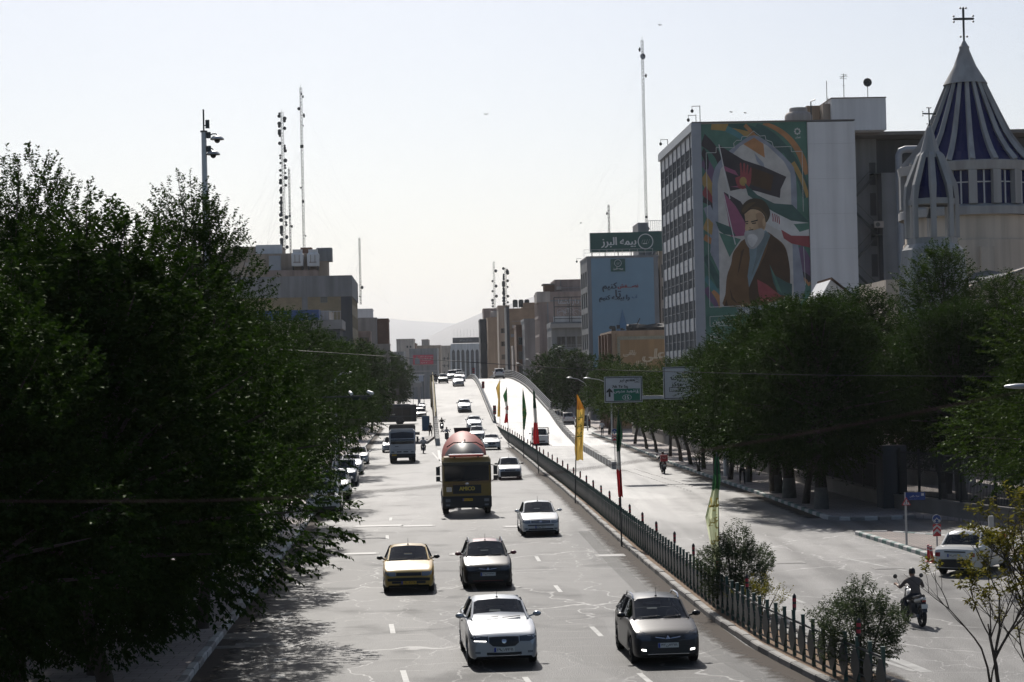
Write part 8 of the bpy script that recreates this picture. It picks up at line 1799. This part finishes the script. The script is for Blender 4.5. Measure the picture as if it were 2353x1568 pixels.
MB().box(gx0, -.008, za + H2 * .07, w_ * .935, -.002, za + H2 * .53).build('green_panel', SGREEN, ds)
lettering('هفتم تیر', INK, ds, (w_ * .60, -.012, za + H2 * .83), w=w_ * .40, persian=True, depth=.003, bold=.014); lettering('7th Tir Sq.', INK, ds, (w_ * .42, -.012, za + H2 * .60), w=w_ * .42, depth=.003, bold=.012); lettering('شهید مدرس', LET, ds, (w_ * .53, -.016, za + H2 * .42), w=w_ * .56, persian=True, depth=.003, bold=.012); lettering('15', LET, ds, (w_ * .59, -.016, za + H2 * .19), h=.24, depth=.003, bold=.012)
MB().lathe([(.20, 0), (.225, 0), (.225, -.01), (.20, -.01)], 20, axis='y').build('number_ring', LET, ds, None, (w_ * .59, -.012, za + H2 * .19)).scale = (1.35, 1, .85)
MB().slabxz([(w_ * .135 + x, za + H2 * .22 + z) for x, z in ((-.06, 0), (.06, 0), (.06, .34), (.2, .26), (.2, .38), (0, .58), (-.2, .38), (-.2, .26), (-.06, .34))], -.01, -.002).build('arrow', INK, ds)
frame_rect(ds, w_ * .80, za + H2 * .75, w_ * .92, za + H2 * .93, .02, -.006, INK, 'symbol_frame'); MB().lathe([(.07, 0), (.10, 0), (.10, -.008), (.07, -.008)], 12, axis='y', a0=R(20), a1=R(160)).lathe([(.07, 0), (.10, 0), (.10, -.008), (.07, -.008)], 12, axis='y', a0=R(200), a1=R(340)).build('roundabout_symbol', INK, ds, None, (w_ * .86, -.004, za + H2 * .84)); frame_rect(ds, w_ * .82, za + H2 * .34, w_ * .915, za + H2 * .51, .014, -.012, LET, 'symbol_frame'); MB().slabxz([(w_ * .84, za + H2 * .36), (w_ * .862, za + H2 * .49), (w_ * .872, za + H2 * .49), (w_ * .895, za + H2 * .36)], -.018, -.012).build('motorway_symbol', LET, ds)
d2_ = thing('direction_sign', 'second white direction sign half hidden by the trees', 'road sign', (sx(1524.5), Yg, 0)); w2 = sx(1612) - sx(1524.5); za2, zb2 = sz(921), sz(846); MB().box(0, 0, za2, w2, .06, zb2).build('panel', SIGNW, d2_); frame_rect(d2_, .04, za2 + .05, w2 - .04, zb2 - .04, .05, -.002, INK); frame_rect(d2_, w2 * .15, za2 + .5, w2 * .42, za2 + .8, .03, -.002, INK, 'symbol_frame'); lettering('فاطمی', INK, d2_, (w2 * .5, -.012, za2 + (zb2 - za2) * .72), w=w2 * .6, persian=True, depth=.003, bold=.006); lettering('مرکز', INK, d2_, (w2 * .35, -.012, za2 + (zb2 - za2) * .45), w=w2 * .3, persian=True, depth=.003, bold=.006)
for t_, x0, x1 in ((ds, .4, w_ - .4), (d2_, .4, w2 - .4)):
    for x in (x0, x1): MB().box(x, .061, zg_ - za * 0 - .2, x + .08, .20, zg_ + .9).build('bracket', GALV, t_)
# ------------------------------------------------------------------ small signs
def sign_post(t, h, r=.03): MB().tube([(0, 0.03, 0), (0, 0.03, h)], r, 7).build('post', GALV, t, 40)
def roundel_sign(label, px, pyb, Y, htop, r, w, hh, zb=0.0):
    q = at(px, pyb, Y); t = thing('keep_side_sign', label, 'road sign', (q.x, Y, zb)); sign_post(t, htop); c = htop - r
    MB().lathe([(0, -.012), (r, -.012), (r, .0), (0, 0)], 24, axis='y').build('roundel', SBLUE, t, None, (0, 0, c)); MB().lathe([(r * .92, -.013), (r, -.015), (r, -.011)], 24, axis='y').build('roundel_rim', SIGNW, t, None, (0, 0, c)); b = MB()
    for s in (-1, 1): b.slabxz([(s * .02 * r * 10 * .2, .32 * r + c), (s * .62 * r, -.38 * r + c), (s * .50 * r, -.5 * r + c), (-s * .04 * r, .14 * r + c)], -.02, -.014).slabxz([(s * .72 * r, -.02 * r + c), (s * .72 * r, -.62 * r + c), (s * .12 * r, -.62 * r + c)], -.024, -.0201) 
    b.build('arrow', SIGNW, t); z0 = c - r - .03 - hh; MB().box(-w / 2, -.012, z0, w / 2, 0, z0 + hh).build('chevron_plate', SRED, t)
    for k in (0, 1): zc_ = z0 + hh * (.12 + k * .42); MB().slabxz([(-w * .46, zc_), (0, zc_ + hh * .30), (w * .46, zc_), (w * .46, zc_ + hh * .22), (0, zc_ + hh * .52 if k == 0 else min(zc_ + hh * .45, z0 + hh * .98)), (-w * .46, zc_ + hh * .22)], -.018, -.0125).build('chevron', SIGNW, t)
    return t
roundel_sign('blue roundel over a red chevron board at the end of the ramp wall', 1414, 1078, 147.2, 3.0, .20, .36, .46); roundel_sign('blue roundel over a red chevron board on the paved island', 2154.5, 1275, 73.6, 1.42, .165, .30, .44, KH - .01)
q = gnd(2085, 1253, KH); t = thing('two_way_sign', 'red bordered triangle sign with two arrows on the paved island', 'road sign', (q.x, q.y, KH - .01)); hT = at(2088, 1142, q.y).z - KH; sign_post(t, hT - .05, .022); a = .36
MB().slabxz([(-a / 2, hT - a * .87), (a / 2, hT - a * .87), (0, hT)], -.012, .0).build('plate', SRED, t); MB().slabxz([(-a * .36, hT - a * .80), (a * .36, hT - a * .80), (0, hT - a * .18)], -.016, -.0125).build('panel', SIGNW, t); b = MB(); z = hT - a * .74
b.slabxz([(-.055, z + .13), (-.035, z + .13), (-.035, z + .05), (-.02, z + .05), (-.045, z), (-.07, z + .05), (-.055, z + .05)], -.02, -.0165); b.slabxz([(.035, z), (.055, z), (.055, z + .08), (.07, z + .08), (.045, z + .13), (.02, z + .08), (.035, z + .08)], -.02, -.0165); b.build('arrow', INK, t)
t = thing('street_name_sign', 'dark blue street name sign above the triangle sign', 'street sign', (q.x + .02, q.y + .3, KH - .01)); hS = at(2110, 1132, q.y).z - KH; sign_post(t, hS, .025); MB().box(.02, -.012, hS - .3, .78, .0, hS).build('plate', SBLUE, t); lettering('نجات الهی', SIGNW, t, (.36, -.016, hS - .15), w=.36, persian=True, depth=0, bold=.003); MB().box(.62, -.016, hS - .14, .73, -.0125, hS - .04).build('panel', SIGNW, t); lettering('نجات الهی', SIGNW, t, (.3, -.016, hS - .26), w=.3, h=.02, persian=True, depth=0)
q = at(2306, 1268, 73.5); t = thing('curve_sign', 'red and white chevron sign among the sapling branches at the right', 'road sign', (q.x, 73.5, KH - .01)); hC = at(2306, 1221, 73.5).z - KH; sign_post(t, hC - .05); MB().box(-.15, -.012, hC - .31, .15, 0, hC).build('plate', SIGNW, t); MB().slabxz([(-.13, hC - .30), (-.02, hC - .30), (.14, hC - .155), (-.02, hC - .01), (-.13, hC - .01), (.02, hC - .155)], -.018, -.0125).build('chevron', SRED, t)
q = at(2279, 1275, 75.5); t = thing('utility_post', 'grey post with a small metal box near the chevron sign', 'post', (q.x, 75.5, 0)); MB().tube([(0, 0, 0), (0, 0, 1.1)], .04, 8).build('post', GALV, t, 40); MB().box(-.09, -.08, .9, .09, .08, 1.32).build('box', GALV, t)
for k, (px, py, tl) in enumerate(((2134, 1292, .0), (2144, 1294, -.13))):
    q = gnd(px, py); t = thing('red_bollard', ('upright' if k == 0 else 'leaning') + ' red traffic bollard with white bands beside the island', 'bollard', (q.x, q.y, 0), 0, 'pair of red bollards'); t.rotation_euler = (0, tl, 0); MB().lathe([(.14, 0), (.14, .03), (.06, .05), (.05, .62), (.0, .63)], 12).build('body', SRED, t, 40)
    for z in (.34, .46, .57): MB().lathe([(.054, z - .025), (.054, z + .025)], 12).build('band', SIGNW, t)
# ------------------------------------------------------------------ walls and iron fence along the right pavement
GW = mat('garden_wall', (.17, .155, .14), .9, var=.25, scale=.8, bump=.3, bscale=8); IRONF = mat('iron_fence', (.016, .018, .02), .6, var=.2)
FP = [(WL(y) + .1, y) for y in (230, 200, 170, 150, 130, 115, 99)] + [(18.75, 97.2), (20.2, 90.4), (21.9, 84.4), (24.4, 75.5), (27.5, 64)]
gw = thing('garden_wall', 'low stone wall topped by a dark iron fence behind the right pavement', 'wall', (0, 0, 0)); i = 0
for (p, q_) in zip(FP, FP[1:]):
    a, c = Vector((*p, 0)), Vector((*q_, 0)); L_ = (c - a).length; n = max(1, round(L_ / 2.6)); d = (c - a) / L_; rz_ = math.atan2(d.y, d.x)
    hi = 1.15 if p[1] > 130 else .62; seg = L_ / n
    for k in range(n):
        o = a + d * seg * k; MB().box(.003, -.16, -.05, seg - .003, .16, KH + hi).box(-.02, -.2, KH + hi + .001, seg - .005, .2, KH + hi + .07).build('wall_block', GW, gw, None, tuple(o), rz_)
        b = MB(); z0 = KH + hi + .12; z1 = KH + hi + (2.1 if hi < 1 else 1.5)
        for z in (z0, z0 + (z1 - z0) * .62, z1): b.box(.06, -.02, z, seg - .06, .02, z + .05)
        for j in range(int(seg / .13)): b.box(.08 + j * .13, -.012, z0 + .05, .105 + j * .13, .012, z1 + .12)
        tag(b.build('fence_panel', IRONF, gw, None, tuple(o), rz_), kind='stuff'); MB().box(-.05, -.05, KH + hi + .07, .05, .05, z1 + .25).build('fence_post', IRONF, gw, None, tuple(o), rz_)
MB().box(-.6, -.6, -.05, .6, .6, 3.2).build('gate_pier', DKG, gw, None, (18.55, 98.2, 0), .1)
# ------------------------------------------------------------------ overhead wires
def wire(label, pts, Y0, Y1, r, m, name='overhead_cable'):
    q = []
    for i in range(41):
        f = i / 40; px = pts[0][0] + (pts[-1][0] - pts[0][0]) * f; q.append(at(px, lerp(pts, px), Y0 + (Y1 - Y0) * f))
    for _ in range(3): q = [q[0]] + [(q[i - 1] + q[i] * 2 + q[i + 1]) / 4 for i in range(1, 40)] + [q[-1]]
    tag(MB().tube(q, r, 6).build(name, m, None, 60), label, 'cable')
wire('thin overhead cable crossing the street above the flyover crest', [(420, 790), (747, 810), (1321, 849), (1838, 862), (2353, 866), (2700, 866)], 62, 72, .011, BLACK)
wire('blurred cable close to the viewer sagging across the whole picture', [(-300, 1150), (0, 1152), (300, 1153), (600, 1149), (826, 1132), (1019, 1118), (1215, 1095), (1388, 1072), (1498, 1057), (1623, 1034), (1838, 1000), (2181, 934), (2353, 899), (2700, 830)], 5.2, 5.2, .0016, mat('cable_red', (.07, .04, .04), .95, var=0, spec=.1))
# ------------------------------------------------------------------ odds and ends round the foot of the flyover
q = at(978, 955, 268); t = thing('blue_cabinet', 'blue cabinet beside the flyover ramp wall', 'cabinet', (q.x, 268, 0)); MB().box(-.5, -.4, .1, .5, .4, 2.0).build('case', mat('cabinet_blue', (.02, .10, .22), .5, var=.1), t); MB().box(-.55, -.45, -.02, .55, .45, .09).build('plinth', CONC, t)
q = at(970, 972, 262); MB().box(-.8, -.5, -.02, .8, .5, .35).build('concrete_block', STONE, None, None, (q.x - .6, 250, 0)); tag(COL.objects[-1], 'low concrete block by the blue cabinet', 'block')
for j, (y0, y1, x) in enumerate(((214, 232, -10.0),)):
    t = thing('concrete_island', 'narrow raised concrete strip left of the pale block wall', 'kerb island', (x, y0, 0)); MB().box(-.7, 0, -.02, .7, y1 - y0, .28).build('slab', CONC, t)
q = at(913, 896, 330); t = thing('traffic_light', 'traffic light hanging over the lower road behind the bus', 'traffic light', (q.x, 330, 0)); MB().tube([(-4, .2, 0), (-4, .2, q.z + .1), (-.2, .2, q.z)], .09, 6).build('pole', DARKSTEEL, t); MB().box(-.25, 0, q.z - .9, .25, .3, q.z + .9).build('case', BLACK, t)
for z in (-.55, 0, .55): MB().lathe([(0, -.02), (.17, -.02), (.17, 0)], 10, axis='y').build('lens', LAMPD, t, None, (0, 0, q.z + z))
q = at(960, 862, 430); t = thing('bus_shelter', 'pale roofed shelter with a white panel far down the lower road', 'shelter', (q.x, 430, 0)); MB().box(-1.3, 0, q.z - .1, 1.3, 2, q.z + .1).build('roof', WHITEP, t); MB().box(.2, .1, q.z - 1.4, 1.2, .2, q.z - .11).build('panel', mat('panel_pale', (.4, .45, .55), .5), t)
for x in (-1.2, 1.15): MB().box(x, .8, 0, x + .1, .9, q.z - .11).build('post', DARKSTEEL, t)
for k, (px, py, Y) in enumerate(((1117, 263, 150), (1517, 58, 160), (1681, 258, 150), (1713, 260, 155), (1335, 513, 200))):
    q = at(px, py, Y); b = MB(); s = .10; b.add([(0, -.1, 0), (0, .12, 0), (-s, .02, .06), (-s * 2, .06, .02), (s, .02, .06), (s * 2, .06, .02)], [(0, 1, 2), (2, 1, 3), (1, 0, 4), (1, 4, 5)]); b.lathe([(.001, -.14), (.035, -.05), (.03, .06), (.001, .14)], 6, axis='y')
    t = tag(b.build('bird', BLACK, None, None, tuple(q), .3 * k), ['bird flying alone above the flyover', 'bird flying high left of the tall mast', 'left bird of the pair above the mural roof', 'right bird of the pair above the mural roof', 'bird flying left of the green rooftop sign'][k], 'bird', 'birds in the sky')

HAZE = 0.6e-4; HZTOP = 1150
# ------------------------------------------------------------------ haze
hm = bpy.data.materials.new('haze'); hm.use_nodes = True; nt = hm.node_tree
nt.nodes.remove(nt.nodes['Principled BSDF'])
pv = nt.nodes.new('ShaderNodeVolumePrincipled'); pv.inputs['Color'].default_value = (.95, .97, 1.0, 1); pv.inputs['Density'].default_value = HAZE; pv.inputs['Anisotropy'].default_value = .35
nt.links.new(pv.outputs[0], nt.nodes['Material Output'].inputs['Volume'])
b = MB(); b.box(-27000, -400, -1.2, 27000, 30000, HZTOP)
tag(b.build('haze', hm), kind='stuff')
